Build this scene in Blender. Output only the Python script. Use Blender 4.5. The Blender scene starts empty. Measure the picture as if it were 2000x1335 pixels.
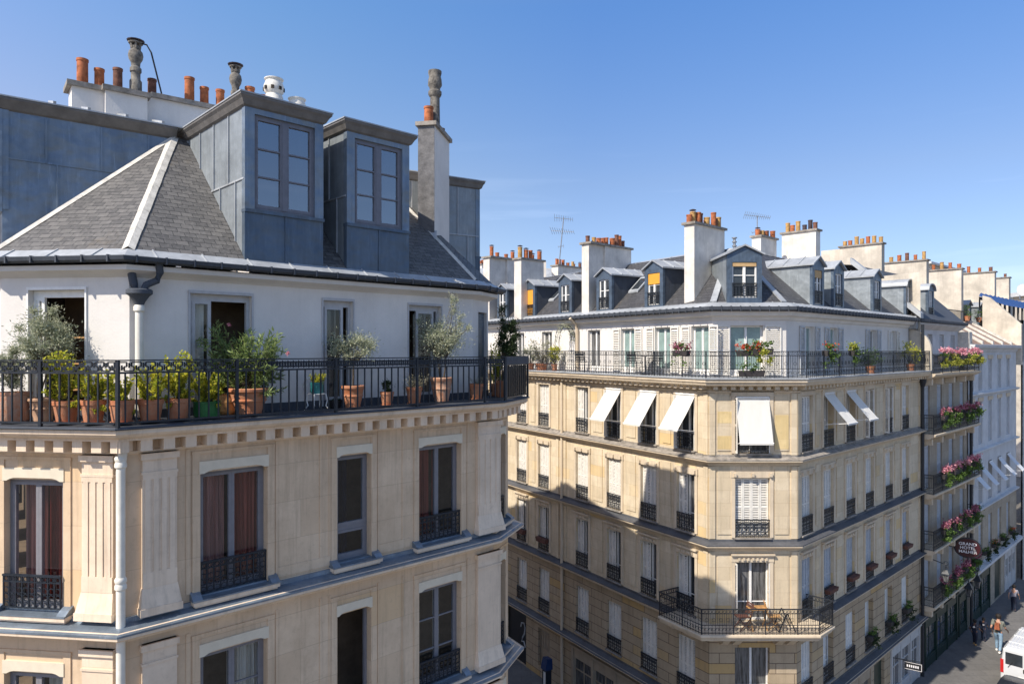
import bpy, math, random
from mathutils import Vector
random.seed(7)
R = math.radians
F, HV = 1364.0, 683.0          # focal length and horizon row of the photograph (pixels of 2000x1335)
G = -15.5                      # street level, camera height is 0 until the final lift
sc = bpy.context.scene
col = sc.collection

# ------------------------------------------------------------------ camera, sky, sun, exposure
cam = bpy.data.cameras.new('camera'); camo = bpy.data.objects.new('camera', cam); col.objects.link(camo)
cam.sensor_width = 36; cam.lens = F / 2000 * 36; cam.shift_y = 0.00775
cam.clip_start = 0.1; cam.clip_end = 3000
camo.location = (0, 0, 0); camo.rotation_euler = (R(90), 0, 0)
sc.camera = camo
SUN_EL = R(45); SAZ = Vector((-1.12, -1.0)).normalized()
w = bpy.data.worlds.new('World'); sc.world = w; w.use_nodes = True
nt = w.node_tree; nt.nodes.clear()
sky = nt.nodes.new('ShaderNodeTexSky'); sky.sky_type = 'NISHITA'; sky.sun_disc = False
sky.sun_elevation = SUN_EL
sky.sun_rotation = math.atan2(SAZ.x, SAZ.y)
sky.altitude = 100; sky.air_density = 1.0; sky.dust_density = 0.25; sky.ozone_density = 2.2
bg = nt.nodes.new('ShaderNodeBackground'); bg.inputs[1].default_value = 0.15
wo = nt.nodes.new('ShaderNodeOutputWorld')
# faint cirrus low in the sky
tc = nt.nodes.new('ShaderNodeTexCoord'); mp = nt.nodes.new('ShaderNodeMapping'); mp.inputs['Scale'].default_value = (1.2, 1.2, 14)
mp.inputs['Rotation'].default_value = (0.0, R(-5), 0)
nz = nt.nodes.new('ShaderNodeTexNoise'); nz.inputs['Scale'].default_value = 2.2; nz.inputs['Detail'].default_value = 7
cr = nt.nodes.new('ShaderNodeValToRGB'); cr.color_ramp.elements[0].position = .55; cr.color_ramp.elements[1].position = .85
cr.color_ramp.elements[1].color = (.35, .35, .35, 1)
sx = nt.nodes.new('ShaderNodeSeparateXYZ'); rmp = nt.nodes.new('ShaderNodeMapRange')
rmp.inputs['From Min'].default_value = .30; rmp.inputs['From Max'].default_value = .12
mlt = nt.nodes.new('ShaderNodeMath'); mlt.operation = 'MULTIPLY'
mx = nt.nodes.new('ShaderNodeMixRGB'); mx.inputs[2].default_value = (5.2, 6.2, 8.0, 1)
L = nt.links.new
L(tc.outputs['Generated'], mp.inputs[0]); L(mp.outputs[0], nz.inputs[0]); L(nz.outputs[0], cr.inputs[0])
L(tc.outputs['Generated'], sx.inputs[0]); L(sx.outputs[2], rmp.inputs[0])
L(cr.outputs[0], mlt.inputs[0]); L(rmp.outputs[0], mlt.inputs[1]); L(mlt.outputs[0], mx.inputs[0])
tint = nt.nodes.new('ShaderNodeMixRGB'); tint.blend_type = 'MULTIPLY'; tint.inputs[0].default_value = 1; tr = nt.nodes.new('ShaderNodeValToRGB'); e = tr.color_ramp.elements; e[0].position = .0; e[0].color = (.52, .54, .64, 1); e[1].position = .70; e[1].color = (1.12, 1.06, 1.02, 1)  # top of ramp warms and brightens the unseen zenith as added fill for shade
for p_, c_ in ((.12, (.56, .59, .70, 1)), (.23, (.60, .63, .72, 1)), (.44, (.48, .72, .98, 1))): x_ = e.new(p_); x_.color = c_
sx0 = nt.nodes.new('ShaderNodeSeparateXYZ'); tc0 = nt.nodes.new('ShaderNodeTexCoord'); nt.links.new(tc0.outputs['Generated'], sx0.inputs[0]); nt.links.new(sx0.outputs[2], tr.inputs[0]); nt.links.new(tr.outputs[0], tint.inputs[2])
gm = nt.nodes.new('ShaderNodeGamma'); gm.inputs[1].default_value = .95
th = nt.nodes.new('ShaderNodeMixRGB'); th.blend_type = 'MULTIPLY'; th.inputs[0].default_value = 1
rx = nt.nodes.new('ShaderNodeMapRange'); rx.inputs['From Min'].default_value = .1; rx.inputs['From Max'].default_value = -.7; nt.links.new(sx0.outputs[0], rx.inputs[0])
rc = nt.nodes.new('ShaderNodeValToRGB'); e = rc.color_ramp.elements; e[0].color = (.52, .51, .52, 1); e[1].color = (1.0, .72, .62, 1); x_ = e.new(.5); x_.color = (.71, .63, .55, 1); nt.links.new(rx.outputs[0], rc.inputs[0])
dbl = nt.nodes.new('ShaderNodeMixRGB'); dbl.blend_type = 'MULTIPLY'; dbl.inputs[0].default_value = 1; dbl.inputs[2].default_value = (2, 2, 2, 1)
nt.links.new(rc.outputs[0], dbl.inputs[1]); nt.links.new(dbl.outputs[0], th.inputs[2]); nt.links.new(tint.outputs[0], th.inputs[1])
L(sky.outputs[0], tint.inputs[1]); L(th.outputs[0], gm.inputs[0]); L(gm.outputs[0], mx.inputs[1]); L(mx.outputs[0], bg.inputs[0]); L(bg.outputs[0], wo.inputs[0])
sl = bpy.data.lights.new('sun', 'SUN'); sl.energy = 4.3; sl.angle = R(.5); sl.color = (1, .92, .80)
so = bpy.data.objects.new('sun', sl); col.objects.link(so)
dv = Vector((SAZ.x * math.cos(SUN_EL), SAZ.y * math.cos(SUN_EL), math.sin(SUN_EL)))
so.rotation_euler = dv.to_track_quat('Z', 'Y').to_euler()
sc.view_settings.view_transform = 'Standard'; sc.view_settings.look = 'None'
sc.view_settings.exposure = 0.52; sc.view_settings.gamma = 1
sc.render.resolution_x = 1024; sc.render.resolution_y = 683
sc.render.engine = 'CYCLES'

# ------------------------------------------------------------------ materials
def newmat(name):
    m = bpy.data.materials.new(name); m.use_nodes = True
    n = m.node_tree; b = n.nodes['Principled BSDF']
    return m, n, b
def _noise(n, scale, detail=6, vec=None, rough=.6):
    z = n.nodes.new('ShaderNodeTexNoise'); z.inputs['Scale'].default_value = scale
    z.inputs['Detail'].default_value = detail; z.inputs['Roughness'].default_value = rough
    if vec is not None: n.links.new(vec, z.inputs['Vector'])
    return z
def _mix(n, fac, a, b, mode='MIX'):
    x = n.nodes.new('ShaderNodeMixRGB'); x.blend_type = mode
    for i, v in ((0, fac), (1, a), (2, b)):
        if hasattr(v, 'links') or hasattr(v, 'is_linked'): n.links.new(v, x.inputs[i])
        elif i == 0: x.inputs[0].default_value = v
        else: x.inputs[i].default_value = (*v, 1)
    return x.outputs[0]
def _ramp(n, v, p0, p1):
    r = n.nodes.new('ShaderNodeMapRange'); r.inputs['From Min'].default_value = p0; r.inputs['From Max'].default_value = p1
    n.links.new(v, r.inputs[0]); return r.outputs[0]
def _bump(n, b, h, s, d=.02):
    x = n.nodes.new('ShaderNodeBump'); x.inputs['Strength'].default_value = s; x.inputs['Distance'].default_value = d
    n.links.new(h, x.inputs['Height']); n.links.new(x.outputs[0], b.inputs['Normal'])
def simple(name, c, rough=.6, metal=0, var=.15, scale=3, bump=.15, c2=None, spec=.4, bscale=40, stretch=None, streak=0):
    """paint, plaster, clay, metal: a colour that drifts, with wear and a fine bump"""
    m, n, b = newmat(name)
    t = n.nodes.new('ShaderNodeTexCoord'); vec = t.outputs['Object']
    if stretch:
        mm = n.nodes.new('ShaderNodeMapping'); mm.inputs['Scale'].default_value = stretch; n.links.new(vec, mm.inputs[0]); vec = mm.outputs[0]
    z = _noise(n, scale, 7, vec, .65)
    lo = c2 or tuple(max(0, x * (1 - 2 * var)) for x in c); hi = c if c2 else tuple(min(1, x * (1 + var)) for x in c)
    o = _mix(n, _ramp(n, z.outputs[0], .32, .68), lo, hi)
    if streak:
        ms = n.nodes.new('ShaderNodeMapping'); ms.inputs['Scale'].default_value = (7, 7, .45); n.links.new(t.outputs['Object'], ms.inputs[0])
        zs = _noise(n, 1.4, 7, ms.outputs[0], .7); ks = n.nodes.new('ShaderNodeMath'); ks.operation = 'MULTIPLY'; n.links.new(_ramp(n, zs.outputs[0], .50, .78), ks.inputs[0]); ks.inputs[1].default_value = streak
        o = _mix(n, ks.outputs[0], o, tuple(x * .55 for x in c))
    n.links.new(o, b.inputs['Base Color'])
    b.inputs['Roughness'].default_value = rough; b.inputs['Metallic'].default_value = metal
    b.inputs['Specular IOR Level'].default_value = spec
    if bump: _bump(n, b, _noise(n, bscale, 4, t.outputs['Object']).outputs[0], bump, .01)
    return m
def stone(name, c1, c2, bw, bh, mortar, joint=.006, patch=None, pfac=.3, jfac=.55, bump=.35):
    m, n, b = newmat(name)
    uv = n.nodes.new('ShaderNodeUVMap'); uv.uv_map = 'UVMap'; t = n.nodes.new('ShaderNodeTexCoord')
    br = n.nodes.new('ShaderNodeTexBrick'); n.links.new(uv.outputs[0], br.inputs[0])
    br.inputs['Scale'].default_value = 1; br.inputs['Brick Width'].default_value = bw; br.inputs['Row Height'].default_value = bh
    br.inputs['Mortar Size'].default_value = joint; br.inputs['Mortar Smooth'].default_value = .3
    br.inputs['Color1'].default_value = (0, 0, 0, 1); br.inputs['Color2'].default_value = (1, 1, 1, 1); br.inputs['Mortar'].default_value = (.5, .5, .5, 1)
    br.offset = .5; br.inputs['Bias'].default_value = -.25
    a = _mix(n, .5, c1, c2)
    n1 = _noise(n, 1.1, 8, t.outputs['Object'], .7); n2 = _noise(n, 9, 8, t.outputs['Object'], .75)
    a = _mix(n, _ramp(n, br.outputs[0], 0, 1), c1, c2)
    a = _mix(n, _ramp(n, n1.outputs[0], .35, .65), a, tuple(x * .86 for x in c1))
    if patch: 
        bp = n.nodes.new('ShaderNodeTexBrick'); n.links.new(uv.outputs[0], bp.inputs[0]); bp.inputs['Scale'].default_value = 1
        bp.inputs['Brick Width'].default_value = bw * 1.0; bp.inputs['Row Height'].default_value = bh; bp.inputs['Mortar Size'].default_value = 0
        bp.inputs['Color1'].default_value = (0, 0, 0, 1); bp.inputs['Color2'].default_value = (1, 1, 1, 1); bp.offset = .5
        pf = _ramp(n, bp.outputs[0], 1 - pfac, 1 - pfac + .08)
        mm = n.nodes.new('ShaderNodeMath'); mm.operation = 'MULTIPLY'; n.links.new(pf, mm.inputs[0]); mm.inputs[1].default_value = .75
        a = _mix(n, mm.outputs[0], a, patch)
    # streaks running down
    mp = n.nodes.new('ShaderNodeMapping'); mp.inputs['Scale'].default_value = (5, 5, .35); n.links.new(t.outputs['Object'], mp.inputs[0])
    n3 = _noise(n, 1.3, 6, mp.outputs[0], .7)
    a = _mix(n, _ramp(n, n3.outputs[0], .50, .95), a, tuple(x * .52 for x in c1))
    a = _mix(n, _ramp(n, n2.outputs[0], .55, .95), a, tuple(x * .6 for x in c1))
    jm = n.nodes.new('ShaderNodeMath'); jm.operation = 'MULTIPLY'; n.links.new(br.outputs['Fac'], jm.inputs[0]); jm.inputs[1].default_value = jfac
    a = _mix(n, jm.outputs[0], a, mortar)
    n.links.new(a, b.inputs['Base Color']); b.inputs['Roughness'].default_value = .85; b.inputs['Specular IOR Level'].default_value = .25
    sm = n.nodes.new('ShaderNodeMath'); sm.operation = 'SUBTRACT'; n.links.new(n2.outputs[0], sm.inputs[0]); n.links.new(br.outputs['Fac'], sm.inputs[1])
    _bump(n, b, sm.outputs[0], bump, .012)
    return m
def slate(name, c1, c2, bw=.2, bh=.13, moss=(.12, .09, .05)):
    m, n, b = newmat(name)
    uv = n.nodes.new('ShaderNodeUVMap'); uv.uv_map = 'UVMap'
    nzv = _noise(n, 3, 2, uv.outputs[0]); ad = n.nodes.new('ShaderNodeMixRGB'); ad.blend_type = 'ADD'; ad.inputs[0].default_value = .022
    n.links.new(uv.outputs[0], ad.inputs[1]); n.links.new(nzv.outputs[1], ad.inputs[2])
    br = n.nodes.new('ShaderNodeTexBrick'); n.links.new(ad.outputs[0], br.inputs[0])
    br.inputs['Scale'].default_value = 1; br.inputs['Brick Width'].default_value = bw; br.inputs['Row Height'].default_value = bh
    br.inputs['Mortar Size'].default_value = .005; br.inputs['Mortar Smooth'].default_value = .1
    br.inputs['Color1'].default_value = (*c1, 1); br.inputs['Color2'].default_value = (*c2, 1); br.inputs['Mortar'].default_value = (.012, .012, .014, 1)
    n1 = _noise(n, .8, 8, uv.outputs[0], .75); n2 = _noise(n, 14, 5, uv.outputs[0])
    a = _mix(n, _ramp(n, n1.outputs[0], .56, .8), br.outputs[0], moss)
    a = _mix(n, _ramp(n, n2.outputs[0], .5, .9), a, tuple(x * 1.7 for x in c2))
    n.links.new(a, b.inputs['Base Color']); b.inputs['Roughness'].default_value = .62
    # each course tilts: saw tooth along v
    sp = n.nodes.new('ShaderNodeSeparateXYZ'); n.links.new(uv.outputs[0], sp.inputs[0])
    dv_ = n.nodes.new('ShaderNodeMath'); dv_.operation = 'DIVIDE'; n.links.new(sp.outputs[1], dv_.inputs[0]); dv_.inputs[1].default_value = bh
    fr = n.nodes.new('ShaderNodeMath'); fr.operation = 'FRACT'; n.links.new(dv_.outputs[0], fr.inputs[0])
    s1 = n.nodes.new('ShaderNodeMath'); s1.operation = 'ADD'; n.links.new(fr.outputs[0], s1.inputs[0]); n.links.new(br.outputs['Fac'], s1.inputs[1])
    s2 = n.nodes.new('ShaderNodeMath'); s2.operation = 'SUBTRACT'; s2.inputs[0].default_value = 1; n.links.new(s1.outputs[0], s2.inputs[1])
    _bump(n, b, s2.outputs[0], .8, .012)
    return m
def zinc(name, c, rough=.42, streak=.5, metal=.35, dents=.25):
    m, n, b = newmat(name)
    t = n.nodes.new('ShaderNodeTexCoord')
    n1 = _noise(n, 1.3, 8, t.outputs['Object'], .72)
    mp = n.nodes.new('ShaderNodeMapping'); mp.inputs['Scale'].default_value = (6, 6, .5); n.links.new(t.outputs['Object'], mp.inputs[0])
    n2 = _noise(n, 1.5, 6, mp.outputs[0], .7); n3 = _noise(n, 1.7, 2, t.outputs['Object'])
    a = _mix(n, _ramp(n, n1.outputs[0], .3, .7), tuple(x * .72 for x in c), tuple(min(1, x * 1.2) for x in c))
    q = n.nodes.new('ShaderNodeMath'); q.operation = 'MULTIPLY'; n.links.new(_ramp(n, n2.outputs[0], .45, .8), q.inputs[0]); q.inputs[1].default_value = streak
    a = _mix(n, q.outputs[0], a, tuple(x * .5 for x in c)); n5 = _noise(n, 2.2, 7, mp.outputs[0], .75); q5 = n.nodes.new('ShaderNodeMath'); q5.operation = 'MULTIPLY'; n.links.new(_ramp(n, n5.outputs[0], .56, .8), q5.inputs[0]); q5.inputs[1].default_value = .62; a = _mix(n, q5.outputs[0], a, tuple(min(.6, x * 1.9 + .03) for x in c))
    n.links.new(a, b.inputs['Base Color']); b.inputs['Metallic'].default_value = metal
    rr = n.nodes.new('ShaderNodeMapRange'); rr.inputs['To Min'].default_value = rough - .1; rr.inputs['To Max'].default_value = rough + .22
    n.links.new(n1.outputs[0], rr.inputs[0]); n.links.new(rr.outputs[0], b.inputs['Roughness'])
    _bump(n, b, n3.outputs[0], dents, .12)
    return m
def leafmat(name, ca, cb, rough=.55, trans=.35):
    m, n, b = newmat(name)
    g = n.nodes.new('ShaderNodeNewGeometry'); r = n.nodes.new('ShaderNodeValToRGB')
    r.color_ramp.elements[0].color = (*ca, 1); r.color_ramp.elements[1].color = (*cb, 1)
    n.links.new(g.outputs['Random Per Island'], r.inputs[0]); n.links.new(r.outputs[0], b.inputs['Base Color'])
    b.inputs['Roughness'].default_value = rough; b.inputs['Specular IOR Level'].default_value = .3
    tr = n.nodes.new('ShaderNodeBsdfTranslucent'); n.links.new(r.outputs[0], tr.inputs[0])
    mx = n.nodes.new('ShaderNodeMixShader'); mx.inputs[0].default_value = trans
    o = n.nodes['Material Output']; n.links.new(b.outputs[0], mx.inputs[1]); n.links.new(tr.outputs[0], mx.inputs[2]); n.links.new(mx.outputs[0], o.inputs[0])
    return m
def glassmat(name, tint=(.90, .93, .95), refl=.02):
    m, n, b = newmat(name); n.nodes.remove(b)
    t = n.nodes.new('ShaderNodeBsdfTransparent'); t.inputs[0].default_value = (*tint, 1)
    g = n.nodes.new('ShaderNodeBsdfGlossy'); g.inputs['Roughness'].default_value = .02; g.inputs[0].default_value = (.9, .93, .96, 1)
    lw = n.nodes.new('ShaderNodeFresnel'); lw.inputs[0].default_value = 1.45
    ad = n.nodes.new('ShaderNodeMath'); ad.operation = 'ADD'; ad.inputs[1].default_value = refl; ad.use_clamp = True; n.links.new(lw.outputs[0], ad.inputs[0]); ge = n.nodes.new('ShaderNodeNewGeometry'); fb = n.nodes.new('ShaderNodeMath'); fb.operation = 'SUBTRACT'; fb.inputs[0].default_value = 1; n.links.new(ge.outputs['Backfacing'], fb.inputs[1]); ml = n.nodes.new('ShaderNodeMath'); ml.operation = 'MULTIPLY'; n.links.new(ad.outputs[0], ml.inputs[0]); n.links.new(fb.outputs[0], ml.inputs[1])
    z = _noise(n, 2.0, 1); bp = n.nodes.new('ShaderNodeBump'); bp.inputs['Strength'].default_value = .05; bp.inputs['Distance'].default_value = .03
    n.links.new(z.outputs[0], bp.inputs['Height']); n.links.new(bp.outputs[0], g.inputs['Normal'])
    mx = n.nodes.new('ShaderNodeMixShader'); n.links.new(ml.outputs[0], mx.inputs[0]); n.links.new(t.outputs[0], mx.inputs[1]); n.links.new(g.outputs[0], mx.inputs[2])
    n.links.new(mx.outputs[0], n.nodes['Material Output'].inputs[0]); return m
M = {}
M['stone_n'] = stone('pale_limestone', (.69, .515, .345), (.82, .645, .46), 1.55, .70, (.40, .30, .20), .006, (.66, .46, .26), .09, .5)
M['stone_t'] = stone('trim_limestone', (.78, .62, .46), (.86, .71, .55), 1.6, 5.0, (.40, .30, .2), .004, None, .1, .3)
M['stone_f'] = stone('ochre_limestone', (.63, .52, .365), (.78, .68, .52), 1.0, .44, (.34, .24, .14), .006, (.62, .44, .20), .12, .5)
M['stone_g'] = stone('grooved_limestone', (.43, .335, .225), (.52, .42, .30), 1.3, .36, (.10, .07, .05), .016, (.50, .33, .13), .12, .8)
M['trim_f'] = stone('ochre_trim', (.64, .53, .39), (.70, .60, .46), 2.0, 5.0, (.40, .30, .2), .003, None, .1, .3)
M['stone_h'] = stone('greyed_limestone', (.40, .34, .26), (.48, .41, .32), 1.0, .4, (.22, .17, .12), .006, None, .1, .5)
M['ochre'] = stone('ochre_block', (.66, .50, .25), (.76, .60, .33), .62, .44, (.5, .38, .2), .004, None, .1, .3)
M['stone_w'] = simple('white_facade', (.56, .57, .58), .85, 0, .08, 1.2, .2)
M['plaster'] = simple('white_plaster', (.72, .685, .64), .9, 0, .05, 1.1, .35, bscale=25, streak=.14)
M['plaster_c'] = simple('chimney_render', (.70, .65, .58), .9, 0, .12, 1.6, .4, bscale=18, streak=.5)
M['plaster_g'] = simple('rough_grey_render', (.17, .165, .165), .95, 0, .2, 5, .9, bscale=22)
M['plaster_o'] = simple('old_party_wall', (.60, .54, .45), .92, 0, .16, 1.0, .4, bscale=16, streak=.5)
M['capstone'] = simple('cap_stone', (.30, .27, .235), .9, 0, .25, 5, .5)
M['zinc'] = zinc('blue_zinc', (.095, .13, .175), .36, .55, .35, .7)
M['zinc_l'] = zinc('pale_zinc', (.40, .42, .44), .5, .35, .25, .1)
M['zinc_d'] = zinc('dark_zinc', (.06, .07, .088), .7, .5, .05, .1)
M['zinc_m'] = zinc('belt_zinc', (.20, .245, .295), .34, .4, .4, .8)
M['lead'] = zinc('weathered_lead', (.095, .097, .105), .6, .5, .1, .1)
M['zinc_s'] = zinc('cheek_zinc_painted_lit', (.26, .29, .31), .45, .4, .25, .45)  # paler copy of the zinc: sunlight is put into the cheek colour
M['fascia'] = simple('grey_fascia', (.17, .16, .15), .6, 0, .15, 4, .1)
M['slate'] = slate('slate', (.075, .072, .07), (.135, .128, .12))
M['slate_f'] = slate('far_slate', (.042, .042, .046), (.07, .07, .075), .24, .16)
M['tile'] = slate('brown_tile', (.22, .13, .09), (.3, .19, .13), .25, .2, (.2, .15, .1))
M['mortar'] = simple('lime_flashing', (.60, .57, .51), .9, 0, .15, 6, .4)
M['clay'] = simple('terracotta', (.50, .165, .07), .85, 0, .2, 6, .5, c2=(.47, .25, .15), streak=.25)
M['clay_b'] = simple('pale_terracotta', (.55, .33, .2), .85, 0, .25, 6, .5, c2=(.42, .26, .17))
M['clay_w'] = simple('weathered_terracotta', (.50, .20, .10), .9, 0, .3, 9, .6, c2=(.5, .36, .27))
M['pot_o'] = simple('orange_flue', (.46, .15, .06), .85, 0, .25, 8, .3)
M['pot_d'] = simple('brown_flue', (.20, .09, .06), .85, 0, .3, 8, .3)
M['pot_y'] = simple('ochre_flue', (.50, .30, .11), .85, 0, .2, 8, .3)
M['pot_k'] = simple('sooty_flue', (.07, .05, .055), .7, 0, .3, 8, .3)
M['mitre'] = simple('lichened_mitre', (.27, .25, .215), .95, 0, .3, 9, .6, c2=(.06, .055, .05))
M['vent_w'] = simple('white_vent', (.70, .68, .62), .7, 0, .1, 6, .2)
M['iron'] = simple('black_iron', (.022, .026, .033), .45, .0, .2, 12, .1)
M['iron_b'] = simple('blue_black_iron', (.016, .022, .032), .4, .0, .2, 12, .1)
M['winpaint'] = simple('blue_grey_paint', (.21, .205, .22), .5, 0, .06, 8, .05)
M['winpaint_t'] = simple('mauve_grey_paint', (.17, .175, .205), .5, 0, .08, 8, .05)
M['winpaint_l'] = simple('pale_grey_paint', (.48, .48, .49), .5, 0, .06, 8, .05)
M['white'] = simple('white_paint', (.80, .79, .76), .55, 0, .05, 9, .05)
M['shut'] = simple('white_shutter_paint', (.76, .73, .67), .6, 0, .07, 6, .1)
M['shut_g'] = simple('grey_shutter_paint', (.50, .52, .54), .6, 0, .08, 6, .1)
M['cream'] = simple('cream_board', (.70, .62, .48), .6, 0, .04, 5, .05)
M['pipe'] = simple('cream_pipe_paint', (.74, .70, .61), .5, 0, .06, 6, .05)
M['glass'] = glassmat('window_glass')
M['glass_s'] = glassmat('sky_reflecting_glass', (.8, .85, .9), .30)
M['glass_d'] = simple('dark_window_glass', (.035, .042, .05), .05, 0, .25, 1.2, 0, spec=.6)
M['glass_t'] = simple('net_curtained_glass', (.26, .36, .34), .25, 0, .12, 3, 0, spec=.6)
M['glass_c'] = simple('curtained_glass', (.15, .15, .15), .12, 0, .5, 5, 0, spec=.6, stretch=(5, 5, .3))
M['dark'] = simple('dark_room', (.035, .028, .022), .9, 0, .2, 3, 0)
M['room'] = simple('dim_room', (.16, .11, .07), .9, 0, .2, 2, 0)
M['curtain_r'] = simple('red_curtain', (.42, .12, .08), .9, 0, .3, 3, .1, stretch=(9, 9, .2))
M['curtain_p'] = simple('faded_curtain', (.55, .27, .22), .9, 0, .3, 3, .1, stretch=(9, 9, .2))
M['curtain_w'] = simple('pale_curtain', (.75, .68, .58), .9, 0, .2, 3, .1, stretch=(9, 9, .2))
M['orange'] = simple('orange_blind', (.72, .33, .04), .8, 0, .05, 3, .1)
M['tan'] = simple('tan_blind', (.50, .33, .16), .8, 0, .1, 3, .1)
M['awning'] = simple('white_awning_canvas', (.80, .78, .73), .85, 0, .04, 2, .5, bscale=3, streak=.12)
M['canvas'] = leafmat('translucent_canvas', (.78, .76, .71), (.80, .78, .73), .85, .22)  # even white cloth that lets some light through
M['awning_g'] = simple('grey_awning_canvas', (.62, .64, .66), .85, 0, .05, 2, .1)
M['blue'] = simple('blue_awning_canvas', (.02, .065, .20), .8, 0, .1, 3, .1)
M['asphalt'] = simple('asphalt', (.17, .155, .135), .9, 0, .25, 2.5, .5, bscale=60)
M['paving'] = stone('pavement_slabs', (.15, .145, .14), (.21, .20, .19), .9, .6, (.06, .06, .06), .01, None)
M['kerb'] = simple('granite_kerb', (.28, .27, .26), .9, 0, .15, 6, .3)
M['bark'] = simple('bark', (.11, .085, .06), .9, 0, .3, 20, .5)
M['soil'] = simple('soil', (.04, .028, .018), 1, 0, .3, 30, .6)
M['olive'] = leafmat('olive_leaf', (.16, .20, .11), (.62, .62, .45), .5, .35)
M['oleander'] = leafmat('oleander_leaf', (.09, .15, .04), (.36, .44, .16), .5, .4)
M['vine'] = leafmat('yellow_green_leaf', (.22, .30, .03), (.80, .72, .10), .5, .5)
M['green'] = leafmat('green_leaf', (.05, .10, .02), (.16, .25, .06))
M['darkleaf'] = leafmat('dark_leaf', (.018, .035, .012), (.06, .09, .035))
M['greyleaf'] = leafmat('grey_leaf', (.2, .21, .15), (.55, .52, .38))
M['pink'] = leafmat('pink_petal', (.50, .12, .20), (.90, .52, .55))
M['pink_d'] = leafmat('rose_petal', (.26, .05, .10), (.60, .28, .34))
M['lime'] = leafmat('trailing_leaf', (.16, .24, .03), (.66, .60, .12), .5, .45)
M['redfl'] = leafmat('red_petal', (.50, .05, .03), (.75, .2, .1))
M['green_pot'] = simple('green_glazed_pot', (.02, .15, .04), .3, 0, .2, 6, .1)
M['teal'] = simple('teal_pot', (.03, .20, .21), .4, 0, .2, 6, .1)
M['box'] = simple('dark_planter', (.045, .04, .04), .7, 0, .2, 6, .1)
M['box_r'] = simple('brick_red_planter', (.13, .055, .04), .8, 0, .2, 6, .1)
M['shopgreen'] = simple('dark_green_shop_paint', (.012, .035, .028), .35, 0, .15, 4, .05)
M['shopbeige'] = simple('beige_shop_paint', (.36, .29, .21), .6, 0, .08, 3, .05)
M['shopwhite'] = simple('white_shop_paint', (.50, .50, .49), .5, 0, .06, 3, .05)
M['carwhite'] = simple('white_car_paint', (.60, .61, .62), .25, 0, .02, 3, 0, spec=.6)
M['carblack'] = simple('black_car_paint', (.012, .013, .016), .15, 0, .1, 3, 0, spec=.7)
M['tyre'] = simple('tyre_rubber', (.015, .015, .015), .9, 0, .1, 9, .2)
M['redlamp'] = simple('red_lamp', (.5, .02, .02), .2, 0, .05, 9, 0)
M['chrome'] = simple('grey_metal', (.35, .36, .37), .4, .6, .1, 9, 0)
M['wood'] = simple('light_wood', (.50, .28, .11), .5, 0, .25, 12, .1)
M['skin'] = simple('skin', (.45, .25, .17), .6, 0, .05, 9, 0)
M['skin_d'] = simple('dark_skin', (.16, .08, .05), .6, 0, .05, 9, 0)
M['hair'] = simple('dark_hair', (.02, .015, .012), .7, 0, .2, 30, .3)
M['tee'] = simple('grey_green_tee', (.16, .165, .14), .9, 0, .15, 9, .2)
M['jeans'] = simple('light_jeans', (.22, .33, .45), .9, 0, .15, 9, .2)
M['navy'] = simple('navy_cloth', (.015, .02, .04), .9, 0, .15, 9, .2)
M['greyshirt'] = simple('mauve_grey_shirt', (.25, .24, .28), .9, 0, .12, 9, .2)
M['leather'] = simple('brown_leather', (.30, .09, .04), .5, 0, .2, 9, .2)
M['signred'] = simple('dark_red_enamel', (.045, .008, .012), .35, 0, .1, 5, 0)
M['signblack'] = simple('black_enamel', (.02, .02, .022), .35, 0, .1, 5, 0)
M['letters'] = simple('white_lettering', (.70, .68, .68), .5, 0, .02, 5, 0)
M['bluebox'] = simple('blue_enamel', (.015, .04, .12), .35, 0, .1, 5, 0)

# ------------------------------------------------------------------ geometry helpers
class Frame:
    """a wall line in plan: o origin, d along (left to right on screen), n outward"""
    def __init__(s, o, d):
        s.o = Vector(o[:2]); s.d = Vector(d[:2]).normalized(); s.n = Vector((s.d.y, -s.d.x)); s.rz = math.atan2(s.d.y, s.d.x)
    def P(s, a, n, z):
        p = s.o + s.d * a + s.n * n; return Vector((p.x, p.y, z))
    def at(s, u, n=0.0):
        """distance along the line, at offset n, that shows at photo column u"""
        p = s.o + s.n * n; r = (u - 1000) / F
        return (r * p.y - p.x) / (s.d.x - r * s.d.y)
    def z(s, v, a, n=0.0):
        return (HV - v) / F * s.P(a, n, 0).y
ID = Frame((0, 0), (1, 0))
def offp(pts, d):
    """mitred outward offset of an open polyline in plan"""
    out = []; P = [Vector(p[:2]) for p in pts]
    for i, p in enumerate(P):
        ns = []
        if i > 0: t = (p - P[i-1]).normalized(); ns.append(Vector((t.y, -t.x)))
        if i < len(P) - 1: t = (P[i+1] - p).normalized(); ns.append(Vector((t.y, -t.x)))
        if len(ns) == 1: out.append(p + ns[0] * d)
        else:
            m = (ns[0] + ns[1]).normalized(); out.append(p + m * (d / m.dot(ns[0])))
    return out
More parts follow.
